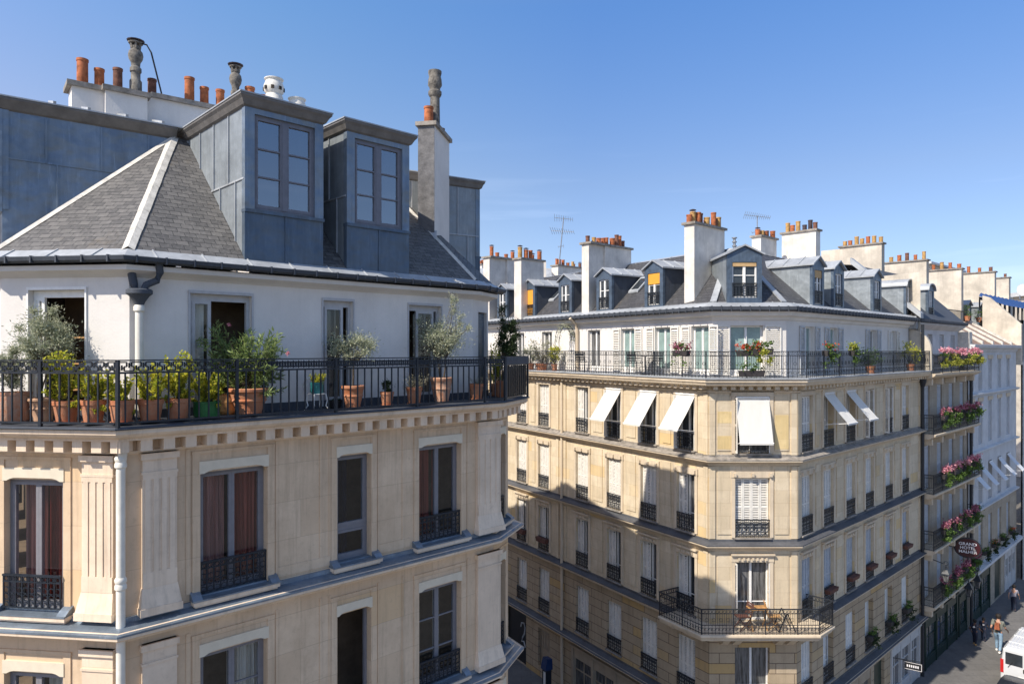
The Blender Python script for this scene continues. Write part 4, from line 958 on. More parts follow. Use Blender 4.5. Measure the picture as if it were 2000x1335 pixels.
p2 = Vector((p_.x, p_.y, zf+.322)); t = thing('potted_succulent', p2, 'teal pot with pale yellow tufts resting on the white iron chair', 'potted plant')
flowerpot(t, p2, .125, .21, 'teal', 'low'); bush(607, 634, 728, 750, 'vine', 400, l=.05, w=.014, tips=30)(t, p2, .12, .2)
# ---- things inside the terrace: a small table with a watering can is hidden by leaves
p_ = terrace(440, .9); t = thing('wicker_basket', p_, 'brown wicker basket behind the railing beside the oleander pot', 'basket')
q = MB(); q.lathe(p_, [(.16,0),(.2,.06),(.22,.22),(.2,.34),(.21,.36),(.17,.36),(.16,.1)], 18); q.build('body', 'wood', t)
q = MB(); q.tube([p_+Vector((-.2,0,.34)), p_+Vector((-.16,0,.5)), p_+Vector((0,0,.57)), p_+Vector((.16,0,.5)), p_+Vector((.2,0,.34))], .013, 6); q.build('handle', 'wood', t)
# ------------------------------------------------------------------ the corner building across the street
far = thing('corner_building', (8.3, 26, G), 'ochre stone corner block with white canvas window awnings, slate mansard and flowered roof balcony', 'building')
FPoly = [FL0, FC1, FC2, FR1]                       # wall line
EXT = dL * -1
q_ = lambda q: 30 - q                               # column distance from the chamfer -> FL coordinate
LQ = [1.07, 2.98, 5.02, 7.13, 10.06, 11.97, 14.0, 16.0]; RQ = [.78, 2.61, 4.68, 6.66, 8.9, 11.0]
ROW = [(-3.56, -1.62), (-6.46, -4.42), (-9.36, -7.32), (-12.25, -10.25)]
HW = .44; CW = (1.50 - .60, 1.50 + .60)
cols = [(FL, q_(x), HW) for x in LQ] + [(FCH, FCH.at(1469), .60)] + [(FR, x, .45) for x in RQ]
q = MB()
for fr, lo, hi, nm in ((FL, 11, 30, 'L'), (FCH, 0, 3.02, 'C'), (FR, 0, 13.2, 'R')):
    hs = [(c - h, c + h, z0, z1) for f, c, h in cols if f is fr for z0, z1 in ROW[:3]]
    q.wall(fr, lo, hi, -9.55, -.95, 0, hs, .26)
q.build('wall', 'stone_f', far)
q = MB()
shopL = [(q_(7.8), q_(3.4)), (q_(2.9), q_(.5))]; shopR = [(.5, 3.4), (4.2, 6.8), (9.1, 12.9)]
for fr, lo, hi in ((FL, 11, 30), (FCH, 0, 3.02), (FR, 0, 13.2)):
    hs = [(c - h, c + h, *ROW[3]) for f, c, h in cols if f is fr]
    if fr is FL: hs += [(a, b, G+.1, -12.95) for a, b in shopL] + [(q_(10.06)-.5, q_(10.06)+.5, G+.6, -13.1), (q_(13.4), q_(11.6), G+.12, -12.9)]
    if fr is FR: hs += [(a, b, G+.1, -12.95) for a, b in shopR] + [(7.2, 8.4, G+.12, -13.1)]
    if fr is FCH: hs += [(.6, 2.4, G+.12, -13.0)]
    q.wall(fr, lo, hi, G, -9.55, .012, hs, .26)
q.build('lower_wall', 'stone_g', far)
q = MB(); ft_ = offp(FPoly, -.45); TFR = frames(ft_)
FLt, FCt, FRt = Frame(FL.o + FL.n*-.45, FL.d), Frame(FCH.o + FCH.n*-.45, FCH.d), Frame(FR.o + FR.n*-.45, FR.d)
eL = (ft_[1]-FLt.o).dot(FLt.d); cA, cB = (ft_[1]-FCt.o).dot(FCt.d), (ft_[2]-FCt.o).dot(FCt.d); eR = (ft_[2]-FRt.o).dot(FRt.d)
topc = [(FLt, FLt.at(u), .42) for u in (1226, 1294, 1367)] + [(FCt, FCt.at(1459), .58)] + [(FRt, FRt.at(u), .42) for u in (1581, 1628, 1705)] + [(FRt, FRt.at(1745), .35)] + [(FLt, FLt.at(u), .42) for u in (1160, 1068, 1015)]
for fr, lo, hi in ((FLt, 11, eL), (FCt, cA, cB), (FRt, eR, 13.0)):
    q.wall(fr, lo, hi, -.95, 1.35, 0, [(c-h, c+h, -.9, .86) for f, c, h in topc if f is fr], .22)
q.build('upper_wall', 'plaster', far)
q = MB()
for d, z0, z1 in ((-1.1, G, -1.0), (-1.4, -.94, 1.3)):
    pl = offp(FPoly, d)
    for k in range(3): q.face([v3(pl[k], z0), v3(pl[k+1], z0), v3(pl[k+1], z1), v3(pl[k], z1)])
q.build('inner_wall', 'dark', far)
q = MB(); E1, E2 = FL0, FR1; Bk = Vector((14, 46))
for a, b in ((E2, Bk), (Bk, E1)): q.face([v3(a, G), v3(b, G), v3(b, 3.7), v3(a, 3.7)])
q.build('back_wall', 'plaster_o', far)
# main balcony and cornice
q = MB(); q.sweep(FPoly, [(-.44, -.93), (.48, -.96), (.5, -.975), (.5, -1.0), (.46, -1.01), (-.3, -1.01)]); q.build('balcony_floor', 'zinc_l', far)
q = MB(); q.sweep(FPoly, [(-.02, -1.012), (.46, -1.012), (.46, -1.10), (.42, -1.14), (.40, -1.20), (.34, -1.24), (.0, -1.25)])
for fr, lo, hi in ((FL, 11, 30), (FCH, 0, 3.02), (FR, 0, 13.2)):
    n_ = round((hi-lo)/.3)
    for k in range(n_): c = lo + (hi-lo)*(k+.5)/n_; q.box(fr, c-.075, c+.075, -.01, .26, -1.36, -1.235)
q.sweep(FPoly, [(-.01, -1.40), (.06, -1.41), (.06, -1.45), (.03, -1.49), (-.01, -1.5)]); q.build('cornice', 'trim_f', far)
for z in (-3.68, -6.60, -9.50, -12.50):
    belt(FPoly, z, 'belt_course', 'ledge_lead', 'trim_f', 'lead' if z < -6 else 'capstone', 0, far, .26 if z > -12 else .34)
# pilasters strips and corner quoins
q = MB()
for z0, z1 in ((-3.62, -1.50), (-6.50, -4.02), (-9.42, -6.95)):
    for fr, a in ((FL, q_(.12)), (FCH, .10), (FCH, 2.92), (FR, .10), (FR, 13.05), (FL, q_(8.4)), (FL, q_(8.95))):
        q.box(fr, a-.10, a+.10, -.01, .05, z0, z1)
    for i in range(5):
        for fr, Q, s in ((FL, LQ, -1), (FR, RQ, 1)):
            m = (Q[i]+Q[i+1])/2 if i+1 < len(Q) else None
            if m is None or (fr is FL and i == 3): continue
            c = q_(m) if fr is FL else m; w_ = abs(Q[i+1]-Q[i]) - 1.5
            if w_ > .1: q.box(fr, c-w_/2, c+w_/2, -.01, .03, z0+.18, z1-.1)
    q.box(FCH, .28, .86, -.01, .03, z0+.15, z1-.1); q.box(FCH, 2.26, 2.74, -.01, .03, z0+.15, z1-.1)
q.build_split('wall_panelling', 'stone_f', far)
for a0, a1, z0, z1 in ((.285, .855, -2.52, -2.12), (.285, .855, -3.42, -2.96), (2.265, 2.735, -3.42, -2.24)):
    q = MB(); q.box(FCH, a0, a1, .0, .034, z0, z1); q.build('ochre_block', 'ochre', far)
# surrounds with bosses
for fr, c, h in cols:
    for r, (z0, z1) in enumerate(ROW):
        if r == 3: continue
        q = bs = MB()
        q.box(fr, c-h-.12, c-h-.001, -.01, .045, z0, z1+.02); q.box(fr, c+h+.001, c+h+.12, -.01, .045, z0, z1+.02); q.box(fr, c-h-.14, c+h+.14, -.01, .06, z1+.021, z1+.24)
        if r == 1:
            for a in (c-h-.02, c, c+h+.02): bs.box(fr, a-.045, a+.045, .05, .13, z1+.06, z1+.18)
        if r == 2:
            bs.box(fr, c-h-.15, c+h+.15, .0, .15, z1+.26, z1+.31)
            for k in range(7): 
                a = c + (k-3)*h*.26; bs.box(fr, a-.035, a+.035, .055, .10 + (.03 if k%2 else 0), z1+.08+.02*(k%2), z1+.18)
        q.build('window_surround', 'trim_f', far)
for fr, c, h in cols:
    for r, (z0, z1) in enumerate(ROW): q = MB(); q.box(fr, c-h-.04, c+h+.04, -.26, .10, z0-.05, z0-.004); q.build('window_sill', 'capstone', far)
# ---- window prototypes (local x along, y inward, z up from the sill)
def leaf_shutter(mb, x0, x1, y, h, t=.03, fr=ID, n=None, z0=0, slat=.052):
    n = -y if n is None else n; b = .045
    mb.box(fr, x0, x0+b, n-t, n, z0, z0+h); mb.box(fr, x1-b, x1, n-t, n, z0, z0+h); mb.box(fr, x0+b, x1-b, n-t, n, z0, z0+.08); mb.box(fr, x0+b, x1-b, n-t, n, z0+h-.06, z0+h); mb.box(fr, x0+b, x1-b, n-t, n, z0+h*.5-.03, z0+h*.5+.03)
    k = int((h-.15)/slat)
    for i in range(k):
        z = z0 + .10 + i*slat
        mb.hexa([fr.P(x0+b,n-.002,z), fr.P(x1-b,n-.002,z), fr.P(x1-b,n-t,z+.022), fr.P(x0+b,n-t,z+.022), fr.P(x0+b,n-.002,z+.008), fr.P(x1-b,n-.002,z+.008), fr.P(x1-b,n-t,z+.03), fr.P(x0+b,n-t,z+.03)])
def pguard(w, h=.62, n=.03):
    g = MB(); th = .016; a0, a1 = -w/2, w/2; g.box(ID, a0, a1, n-.025, n+.025, h-.035, h); g.box(ID, a0, a1, n-.012, n+.012, .05, .07); g.box(ID, a0, a1, n-.012, n+.012, h-.15, h-.13)
    k = max(4, round(w/.13)); X = Vector((1,0,0)); Z = Vector((0,0,1))
    for i in range(k+1):
        a = a0 + w*i/k; g.box(ID, a-th/2 if i else a, a+th/2 if i < k else a, n-th/2, n+th/2, 0, h-.03)
    for i in range(k):
        c = a0 + w*(i+.5)/k; g.ring(ID.P(c,n,h-.09), X, Z, .035, .012, 6)
        for zz in (.14, .28, .40): g.ring(ID.P(c,n,zz), X, Z, .052, .015, 7, 40 if (i+int(zz*10))%2 else -140, 320 if (i+int(zz*10))%2 else 140)
    for s in (a0, a1): g.box(ID, s-.01, s+.01, -.02, n, h-.04, h-.01)
    return ('window_guard', g, 'iron')
def far_window(w, h, kind, guard=True, sh='shut', gl='glass_d'):
    """kind: closed, half, open, glass"""
    q = MB(); n = -.20; t = .055
    q.box(ID, -w/2+.002, -w/2+t, n-.04, n+.02, 0, h); q.box(ID, w/2-t, w/2-.002, n-.04, n+.02, 0, h); q.box(ID, -w/2+t, w/2-t, n-.04, n+.02, h-t, h-.002); q.box(ID, -w/2+t, w/2-t, n-.04, n+.02, .002, .07); q.box(ID, -.035, .035, n-.035, n+.03, .07, h-t)
    q.box(ID, -w/2+t, -.035, n-.02, n+.01, h*.30, h*.30+.03); q.box(ID, .035, w/2-t, n-.02, n+.01, h*.30, h*.30+.03)
    kids = []
    g = MB(); g.box(ID, -w/2+t, w/2-t, n-.03, n-.022, .07, h-t); kids.append(node('pane', g, gl))
    s = MB()
    if kind == 'closed':
        k = 4; ww = (w-.02)/k
        for i in range(k): leaf_shutter(s, -w/2+.01+i*ww, -w/2+.01+(i+1)*ww-.008, .08, h-.03, z0=.01, slat=.058)
        kids.append(node('shutters', s, sh))
    elif kind == 'half':
        ww = (w-.02)/4
        for i in range(2): leaf_shutter(s, -w/2+.01+i*ww, -w/2+.01+(i+1)*ww-.008, .08, h-.03, z0=.01)
        kids.append(node('shutters', s, sh))
    elif kind == 'open':
        f = Frame((-w/2+.03, 0), (0, -1)); leaf_shutter(s, -.19, .05, 0, h-.03, fr=Frame((-w/2+.035,.0),(0,1)), n=0, z0=.01)
        leaf_shutter(s, -.05, .19, 0, h-.03, fr=Frame((w/2-.035,.0),(0,1)), n=.03, z0=.01); kids.append(node('shutters', s, sh))
    if guard: nm, g, mt = pguard(w-.02); kids.append(node(nm, g, mt))
    return node('window', q, 'white', kids)
PW = {}
def pw(w, h, kind, guard=True, sh='shut', gl='glass_d'):
    k = (round(w,2), round(h,2), kind, guard, sh, gl)
    if k not in PW: PW[k] = far_window(w, h, kind, guard, sh, gl)
    return PW[k]
kinds = {
 'L': [['open','open','open','half','closed','closed','closed','closed'], ['half','closed','closed','closed','closed','closed','closed','closed'], ['half','half','half','half','half','half','closed','closed'], ['closed','closed','closed','closed','closed','closed','closed','closed']],
 'C': ['open', 'closed', 'open', 'glass'],
 'R': [['closed','half','half','open','open','closed'], ['closed']*6, ['closed']*6, ['closed','half','closed','half','half','closed']]}
for r, (z0, z1) in enumerate(ROW):
    for i, x in enumerate(LQ): setp(pw(2*HW, z1-z0, kinds['L'][r][i], True, 'shut', 'glass_c' if (i+r) % 2 else 'glass_d'), far, FL, q_(x), 0, z0)
    setp(pw(1.2, z1-z0, kinds['C'][r], r != 2 and r != 3, 'shut', 'glass_c'), far, FCH, FCH.at(1469), 0, z0)
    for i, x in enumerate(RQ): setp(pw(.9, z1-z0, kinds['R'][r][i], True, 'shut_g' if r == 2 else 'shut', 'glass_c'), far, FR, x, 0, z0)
# awnings on the first stone floor
def awning(par, fr, c, w, zt, p, drop, mt='canvas', taper=0, lab=None):
    q = MB(); N = 8; t0, t1 = w/2, w/2 - taper; K = 12; rr = random.Random(int(c*100)); ph = rr.uniform(0, 6)
    def pt(i, j, up):
        f, g = i/N, j/K; x = -t0 + 2*t0*g
        wv = (.012*math.sin(g*11+ph+f*2) + .008*math.sin(g*23+f*5+ph*2)) * math.sin(math.pi*min(1, f+.15)) - .035*math.sin(f*math.pi) * (.6 + .4*math.sin(g*math.pi))
        return fr.P(c+x*(t1+(t0-t1)*(1-f))/t0, .03+p*f, zt-drop*f+wv+up)
    for i in range(N):
        for j in range(K):
            q.face([pt(i,j,0), pt(i,j+1,0), pt(i+1,j+1,0), pt(i+1,j,0)]); q.face([pt(i,j,-.006), pt(i+1,j,-.006), pt(i+1,j+1,-.006), pt(i,j+1,-.006)])
    q.box(fr, c-t1, c+t1, .03+p, .045+p, zt-drop-.06, zt-drop+.005)
    o = q.build('awning', mt, par); s = MB()
    for sg_ in (-1, 1): s = MB(); s.bar(fr.P(c+sg_*(w/2-.03), 0, zt-drop-.1), fr.P(c+sg_*(w/2-.03), p, zt-drop+.01), .018); s.build('awning_arm', 'white', o)
    s = MB(); s.tube([fr.P(c-t1-.02, p+.03, zt-drop), fr.P(c+t1+.02, p+.03, zt-drop)], .02, 6); s.build('awning_rod', 'white', o); s = MB(); s.tube([fr.P(c-t0, .05, zt+.02), fr.P(c+t0, .05, zt+.02)], .035, 6); s.build('awning_roller', 'white', o)
for i in (0, 1, 2): awning(far, FL, q_(LQ[i]), .92, -1.60, .86, 1.17)
awning(far, FCH, FCH.at(1469), 1.14, -1.66, .42, 1.5)
for i in (1, 2): awning(far, FR, RQ[i], .86, -1.62, .86, 1.02)
# chamfer guards below the awning are wider; balcony on the third floor
bal = [FL.P(FL.at(1287, .95), 0, 0), FC1, FC2, FR.P(FR.at(1628, .95), 0, 0)]
q = MB(); q.sweep(bal, [(.0, -9.42), (.98, -9.44), (1.0, -9.46), (1.0, -9.52), (.93, -9.56), (.90, -9.66), (.80, -9.70), (.0, -9.72)])
for fr, a in ((FCH, .45), (FCH, .85), (FCH, 2.3), (FCH, 2.7), (FL, q_(.7)), (FL, q_(1.6)), (FR, .5), (FR, 1.1)):
    q.hexa([fr.P(a-.12,.25,-10.05), fr.P(a+.12,.25,-10.05), fr.P(a+.12,-.01,-10.1), fr.P(a-.12,-.01,-10.1), fr.P(a-.12,.7,-9.72), fr.P(a+.12,.7,-9.72), fr.P(a+.12,-.01,-9.72), fr.P(a-.12,-.01,-9.72)])
q.build('small_balcony', 'trim_f', far)
def ornate_rail(par, poly, n, z0, z1, step=.12, ends=True, name='balcony_railing'):
    g = MB(); Z = Vector((0,0,1)); pl = offp(poly, n)
    if ends: pl = [Vector(poly[0][:2])] + pl + [Vector(poly[-1][:2])]
    for i in range(len(pl)-1):
        if (pl[i+1]-pl[i]).length < .05: continue
        fr = Frame(pl[i], pl[i+1]-pl[i]); Ln = (pl[i+1]-pl[i]).length; X = Vector((*fr.d, 0))
        g.box(fr, 0, Ln, -.025, .025, z1-.03, z1); 
        for z in (z0+.04, z1-.17, z0+.30): g.box(fr, 0, Ln, -.01, .01, z, z+.02)
        k = max(1, round(Ln/step)); st = Ln/k
        for j in range(k+1):
            t = .015 if j % 9 == 0 else .006; a = min(max(j*st, t), Ln-t); g.box(fr, a-t, a+t, -t, t, z0, z1-.02)
            if j < k:
                c = (j+.5)*st; g.ring(fr.P(c,0,z1-.10), X, Z, .045, .009, 6)
                if j % 2: g.ring(fr.P(c,0,z0+.17), X, Z, .055, .009, 6); g.ring(fr.P(c,0,z0+.48), X, Z, .06, .009, 6)
                else: g.ring(fr.P(c,0,z0+.17), X, Z, .05, .012, 6, -60, 200)
                g.bar(fr.P(c,0,z0+.32), fr.P(c,0,z1-.17), .010)
    return g.build(name, 'iron', par)
ornate_rail(far, bal, .93, -9.43, -8.58)
ornate_rail(far, [FL0, FC1, FC2, FR1], .42, -.95, -.04, .155, False)
# white-floor French windows, shutters folded back on the wall
def top_window(fr, c, h, shut=True, mt='shut', gl='glass_t'):
    q = MB(); n = -.17; z0, z1 = -.9, .86; t = .06
    q.box(fr, c-h+.002, c-h+t, n-.04, n+.02, z0, z1); q.box(fr, c+h-t, c+h-.002, n-.04, n+.02, z0, z1); q.box(fr, c-h+t, c+h-t, n-.04, n+.02, z1-t, z1-.002); q.box(fr, c-.04, c+.04, n-.035, n+.03, z0, z1-t); q.box(fr, c-h+t, c+h-t, n-.03, n+.02, z0+.002, z0+.2)
    o = q.build('window', 'white', far); g = MB(); g.box(fr, c-h+t, c+h-t, n-.03, n-.02, z0+.1, z1-t); g.build('pane', gl, o)
    if shut:
        for s0, s1 in ((c-h-.04-h*.98, c-h-.04), (c+h+.04, c+h+.04+h*.98)):
            s = MB(); leaf_shutter(s, s0, s1, 0, 1.75, fr=fr, n=.055, z0=-.88, slat=.07); s.build('shutter', mt, o)
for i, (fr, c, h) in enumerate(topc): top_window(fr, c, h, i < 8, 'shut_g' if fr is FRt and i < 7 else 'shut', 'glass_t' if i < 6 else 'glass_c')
q = MB(); q.sweep(FPoly, [(-.46, 1.02), (-.40, 1.06), (-.36, 1.16), (-.2, 1.2), (-.14, 1.34), (-.46, 1.36)]); q.build('eaves_moulding', 'plaster', far)
q = MB(); q.sweep(FPoly, [(-.30, 1.36), (-.06, 1.34), (.02, 1.39), (.03, 1.5), (-.01, 1.5), (-.05, 1.42), (-.30, 1.43)])
for i, fr in enumerate(frames(offp(FPoly, .03))):
    for k in range(int((offp(FPoly,.03)[i+1]-offp(FPoly,.03)[i]).length/.33)): q.box(fr, .1+.33*k, .13+.33*k, -.08, .01, 1.33, 1.52)
q.build('gutter', 'zinc_d', far)
q = MB(); q.sweep(FPoly, [(-.02, 1.46), (-.30, 1.63), (-.62, 1.70), (-.9, 1.72), (-.9, 1.5)])
for i, fr in enumerate(frames(offp(FPoly, 0))):
    for k in range(int((offp(FPoly,0)[i+1]-offp(FPoly,0)[i]).length/.7)): q.bar(fr.P(.3+.7*k, -.04, 1.48), fr.P(.3+.7*k, -.62, 1.71), .03)
q.build('eaves_apron', 'zinc_l', far)
rp0, rp1 = offp(FPoly, -.55), offp(FPoly, -3.0); q = MB(); ZR = 3.9
for i in range(3): q.face([v3(rp0[i],1.68), v3(rp0[i+1],1.68), v3(rp1[i+1],ZR), v3(rp1[i],ZR)])
q.build('slate_roof', 'slate_f', far)
q = MB(); rp2 = offp([FL0, FC1, FC2, FR1], -6.2); pk = [v3(rp2[0], 4.45), v3((rp2[1]+rp2[2])/2, 4.35), v3(rp2[3], 4.3)]
T = [v3(rp1[i], ZR+.02) for i in range(4)]
q.face([T[0], T[1], pk[1], pk[0]]); q.face([T[1], T[2], pk[1]]); q.face([T[2], T[3], pk[2], pk[1]])
q.face([pk[0], pk[1], pk[2], v3((14, 46), 4.1)])
for i in (0, 2):
    for k in range(1, 16): a = T[i].lerp(T[i+1], k/16); b = (pk[0].lerp(pk[1], k/16) if i == 0 else pk[1].lerp(pk[2], k/16)); q.bar(a, b, .05)
q.build('upper_roof', 'zinc_l', far)
for i in (1, 2): q = MB(); q.bar(v3(rp0[i],1.70), v3(rp1[i],ZR+.02), .22, .05); q.build('hip_flashing', 'zinc_l', far)
# ---- dormers of the far building
def gable_dormer(par, fr, c, hw, z0, zw0, zw1, zt, depth, blind=None, guardh=True, arch=False, cheek='zinc_s'):
    q = MB(); q.box(fr, c-hw, c-hw+.04, -depth, -.02, z0, zt); q.box(fr, c+hw-.04, c+hw, -depth, -.02, z0, zt)
    dm = q.build('dormer', cheek, par); ww = hw - .17; q = MB()
    q.box(fr, c-hw-.01, c-ww, -.1, .012, z0, zt); q.box(fr, c+ww, c+hw+.01, -.1, .012, z0, zt); q.box(fr, c-ww, c+ww, -.1, .012, zw1, zt); q.box(fr, c-ww, c+ww, -.1, .012, z0, zw0)
    if not arch:
        pk = zt + .30; q.face([fr.P(c-hw, .012, zt), fr.P(c+hw, .012, zt), fr.P(c, .012, pk-.03)])
    else:
        N = 8; pts = [fr.P(c + hw*math.cos(math.pi*k/N), .012, zt + .26*math.sin(math.pi*k/N)) for k in range(N+1)]; q.face(pts)
    q.build('dormer_front', 'zinc', dm); q = MB(); e = .10
    prof = [(-hw-e, zt-.03), (0, zt+.30), (hw+e, zt-.03)] if not arch else [((hw+e)*math.cos(math.pi*(8-k)/8), zt - .02 + .32*math.sin(math.pi*k/8)) for k in range(9)]
    for (x0, y0), (x1, y1) in zip(prof, prof[1:]):
        q.hexa([fr.P(c+x0,e,y0), fr.P(c+x1,e,y1), fr.P(c+x1,-depth,y1), fr.P(c+x0,-depth,y0), fr.P(c+x0,e,y0+.06), fr.P(c+x1,e,y1+.06), fr.P(c+x1,-depth,y1+.06), fr.P(c+x0,-depth,y0+.06)])
    for k in range(1, 4):
        for sg_ in (-1, 1): 
            if not arch: q.bar(fr.P(c, -depth*k/4+.1, zt+.37), fr.P(c+sg_*(hw+e), -depth*k/4+.1, zt+.04), .035)
    q.build('dormer_roof', 'zinc_l', dm); q = MB(); n = -.06; t = .05
    q.box(fr, c-ww, c-ww+t, n-.03, n+.02, zw0, zw1); q.box(fr, c+ww-t, c+ww, n-.03, n+.02, zw0, zw1); q.box(fr, c-ww+t, c+ww-t, n-.03, n+.02, zw1-t, zw1); q.box(fr, c-ww+t, c+ww-t, n-.03, n+.02, zw0, zw0+.07); q.box(fr, c-.045, c+.045, n-.03, n+.03, zw0+.07, zw1-t)
    q.box(fr, c-ww+t, c-.045, n-.02, n+.01, zw0+(zw1-zw0)*.62, zw0+(zw1-zw0)*.62+.03); q.box(fr, c+.045, c+ww-t, n-.02, n+.01, zw0+(zw1-zw0)*.62, zw0+(zw1-zw0)*.62+.03)
    q.build('window_frame', 'white', dm); q = MB(); q.box(fr, c-ww+t, c+ww-t, n-.03, n-.02, zw0+.05, zw1-t); q.build('pane', 'glass_d', dm)
    if blind: q = MB(); q.box(fr, c-ww+.01, c+ww-.01, n+.035, n+.05, zw1 - (zw1-zw0)*blind[0], zw1-.01); q.build('blind', blind[1], dm)
    if guardh:
        g = MB(); guard(g, fr, c-ww, c+ww, .02, zw0+.02, .5, .018, .12); g.build('window_guard', 'iron', dm)
    return dm
FLd, FCd, FRd = Frame(FL.o + FL.n*-.5, FL.d), Frame(FCH.o + FCH.n*-.42, FCH.d), Frame(FR.o + FR.n*-.5, FR.d)
gable_dormer(far, FCd, FCd.at(1454), .60, 1.6, 1.83, 3.08, 3.35, 2.4, (.12, 'tan'))
for u, b in ((1277, (.34, 'orange')), (1180, None), (1104, None), (1034, (1.0, 'orange')), (981, None)):
    gable_dormer(far, FLd, FLd.at(u), .50, 1.6, 1.72, 2.98, 3.15, 2.4, b, True, False, 'zinc_d')
for u, b in ((1598, (.22, 'tan')), (1638, None), (1713, None)):
    gable_dormer(far, FRd, FRd.at(u), .50, 1.6, 1.72, 3.02, 3.2, 2.4, b)
# roof windows
def skylight(par, u, v):
    a = FL.at(u, -1.6); q = MB(); s = (ZR-1.68)/2.45; z = 1.68 + s*1.1
    def pt(da, dn, h): return FL.P(a+da, -1.65+dn, 1.68 + s*(1.1 - dn) + h)
    q.hexa([pt(-.3,.35,.04), pt(.3,.35,.04), pt(.3,-.35,.04), pt(-.3,-.35,.04), pt(-.3,.35,.12), pt(.3,.35,.12), pt(.3,-.35,.12), pt(-.3,-.35,.12)]); o = q.build('roof_window', 'zinc_l', par)
    q = MB(); q.face([pt(-.22,.27,.125), pt(.22,.27,.125), pt(.22,-.27,.125), pt(-.22,-.27,.125)]); q.build('pane', 'glass_d', o)
skylight(far, 1247, 560); skylight(far, 1084, 585)
# ---- chimney stacks: slabs at right angles to the street they belong to
def stack(par, fr, a, n0, n1, th, z0, z1, pots, mt='plaster_c', steps=(), seed=1, capo=.07):
    """a: position along the wall, from n0 (front) back to n1 (negative); th thickness"""
    r_ = random.Random(seed); q = MB(); q.box(fr, a, a+th, n1, n0, z0, z1)
    for s0, s1, ex in steps: q.box(fr, a-ex, a+th+ex, s1, s0, z0, z1)
    c = q.build('chimney', mt, par); q = MB(); q.box(fr, a-capo, a+th+capo, n1-capo, n0+capo, z1, z1+.09); q.build('chimney_cap', 'capstone', c)
    k = pots
    for i in range(k):
        f = (i+.5)/k; hh = r_.choice([.28,.3,.34,.42,.5]); q = MB(); P_ = fr.P(a+th/2 + r_.uniform(-.06,.06), n0 + (n1-n0)*f, z1+.085); pot(q, P_, r_.uniform(.10,.125), hh)
        q.build('chimney_pot', r_.choice(['pot_o','pot_o','pot_o','pot_d','pot_y','pot_o']), c, True)
        if r_.random() < .25: q = MB(); q.lathe(P_+Vector((0,0,hh+.05)), [(.13,0),(.13,.02),(.05,.05)], 8); q.build('rain_cap', 'pot_k', c)
    return c
# stacks whose broad face looks right (parallel to the right street)
FRd_ = dR; 
def slabchim(par, u0, Y, L_, th, z0, z1, pots, seed, mt='plaster_c', steps=()):
    fr = Frame(((u0-1000)/F*Y, Y), dR); r_ = random.Random(seed)
    q = MB(); q.box(fr, 0, L_, -th, 0, z0, z1)
    for s0, s1, ex in steps: q.box(fr, s0, s1, -th, ex, z0, z1)
    c = q.build('chimney', mt, par); q = MB(); q.box(fr, -.08, L_+.08, -th-.08, .08+(steps[0][2] if steps else 0), z1, z1+.09); q.build('chimney_cap', 'capstone', c)
    for i in range(pots):
        hh = r_.choice([.26,.3,.36,.44,.55]); q = MB(); P_ = fr.P(L_*(i+.5)/pots, -th*r_.choice([.3,.5,.68]), z1+.085); pot(q, P_, r_.uniform(.09,.12), hh)
        q.build('chimney_pot', r_.choice(['pot_o','pot_o','pot_o','pot_d','pot_y']), c, True)
        if r_.random() < .2: q = MB(); q.lathe(P_+Vector((0,0,hh+.05)), [(.13,0),(.13,.02),(.05,.05)], 8); q.build('rain_cap', 'pot_k', c)
    return c
# (u of the front edge, depth, length, thickness, bottom, top, pots)
def zt(v, Y): return (HV - v) / F * Y
slabchim(far, 1356, 25.6, 2.15, .42, 1.5, zt(437, 25.6), 9, 3)
slabchim(far, 1150, 30.4, 2.9, .40, 1.5, zt(476, 30.4), 9, 4, steps=((1.0, 2.9, .10),))
slabchim(far, 1018, 34.5, 1.6, .5, 1.5, zt(506, 34.5), 5, 5)
slabchim(far, 956, 37.5, 2.9, .5, 1.5, zt(503, 37.5), 5, 6, steps=((1.2, 2.9, .12),))
# stacks whose broad face looks left (at right angles to the right street)
def crosschim(par, u0, Y, L_, th, z0, z1, pots, seed, mt='plaster_c', kinds_=None, po=True):
    fr = Frame(((u0-1000)/F*Y, Y), Vector((dR.y, -dR.x))); r_ = random.Random(seed)
    q = MB(); q.box(fr, 0, L_, -th, 0, z0, z1); c = q.build('chimney', mt, par); q = MB(); q.box(fr, -.08, L_+.08, -th-.08, .08, z1, z1+.09); q.build('chimney_cap', 'capstone', c)
    for i in range(pots):
        hh = r_.choice([.3,.34,.42,.5]); q = MB(); P_ = fr.P(L_*(i+.6)/pots, -th*r_.choice([.4,.6]), z1+.085); pot(q, P_, r_.uniform(.10,.125), hh)
        q.build('chimney_pot', (kinds_ or ['pot_o','pot_y','pot_o','pot_y','pot_d'])[i % len(kinds_ or [0]*5)], c, True)
    return c
slabchim(far, 1486, 33.0, 1.6, .45, 2.0, zt(462, 33), 6, 8, 'plaster_c')
crosschim(far, 1527, 35.0, 1.7, .5, 2.0, zt(458, 35.0), 6, 9, 'plaster_c', ['pot_y','pot_o','pot_y','pot_k','pot_k','pot_d'])
crosschim(far, 1640, 41.0, 2.3, .45, 2.0, zt(484, 41.0), 7, 10, 'plaster_o', ['pot_y','pot_o','pot_y'])
q = MB(); f_ = Frame(((1604-1000)/F*42, 42), Vector((dR.y, -dR.x))); q.box(f_, 0, 3, -.5, 0, 2.5, zt(490, 42)); q.build('party_wall', 'plaster_o', far)
# little capped vent over the chamfer dormer
q = MB(); p = FCd.P(FCd.at(1454), -1.1, 3.62); q.lathe(p, [(.05,0),(.05,.15),(.09,.17),(.09,.2),(.05,.22),(.05,.3),(.09,.32),(.09,.35),(.05,.37),(.05,.45),(.1,.47),(.1,.5)], 10); q.build('vent_cowl', 'chrome', far, True)
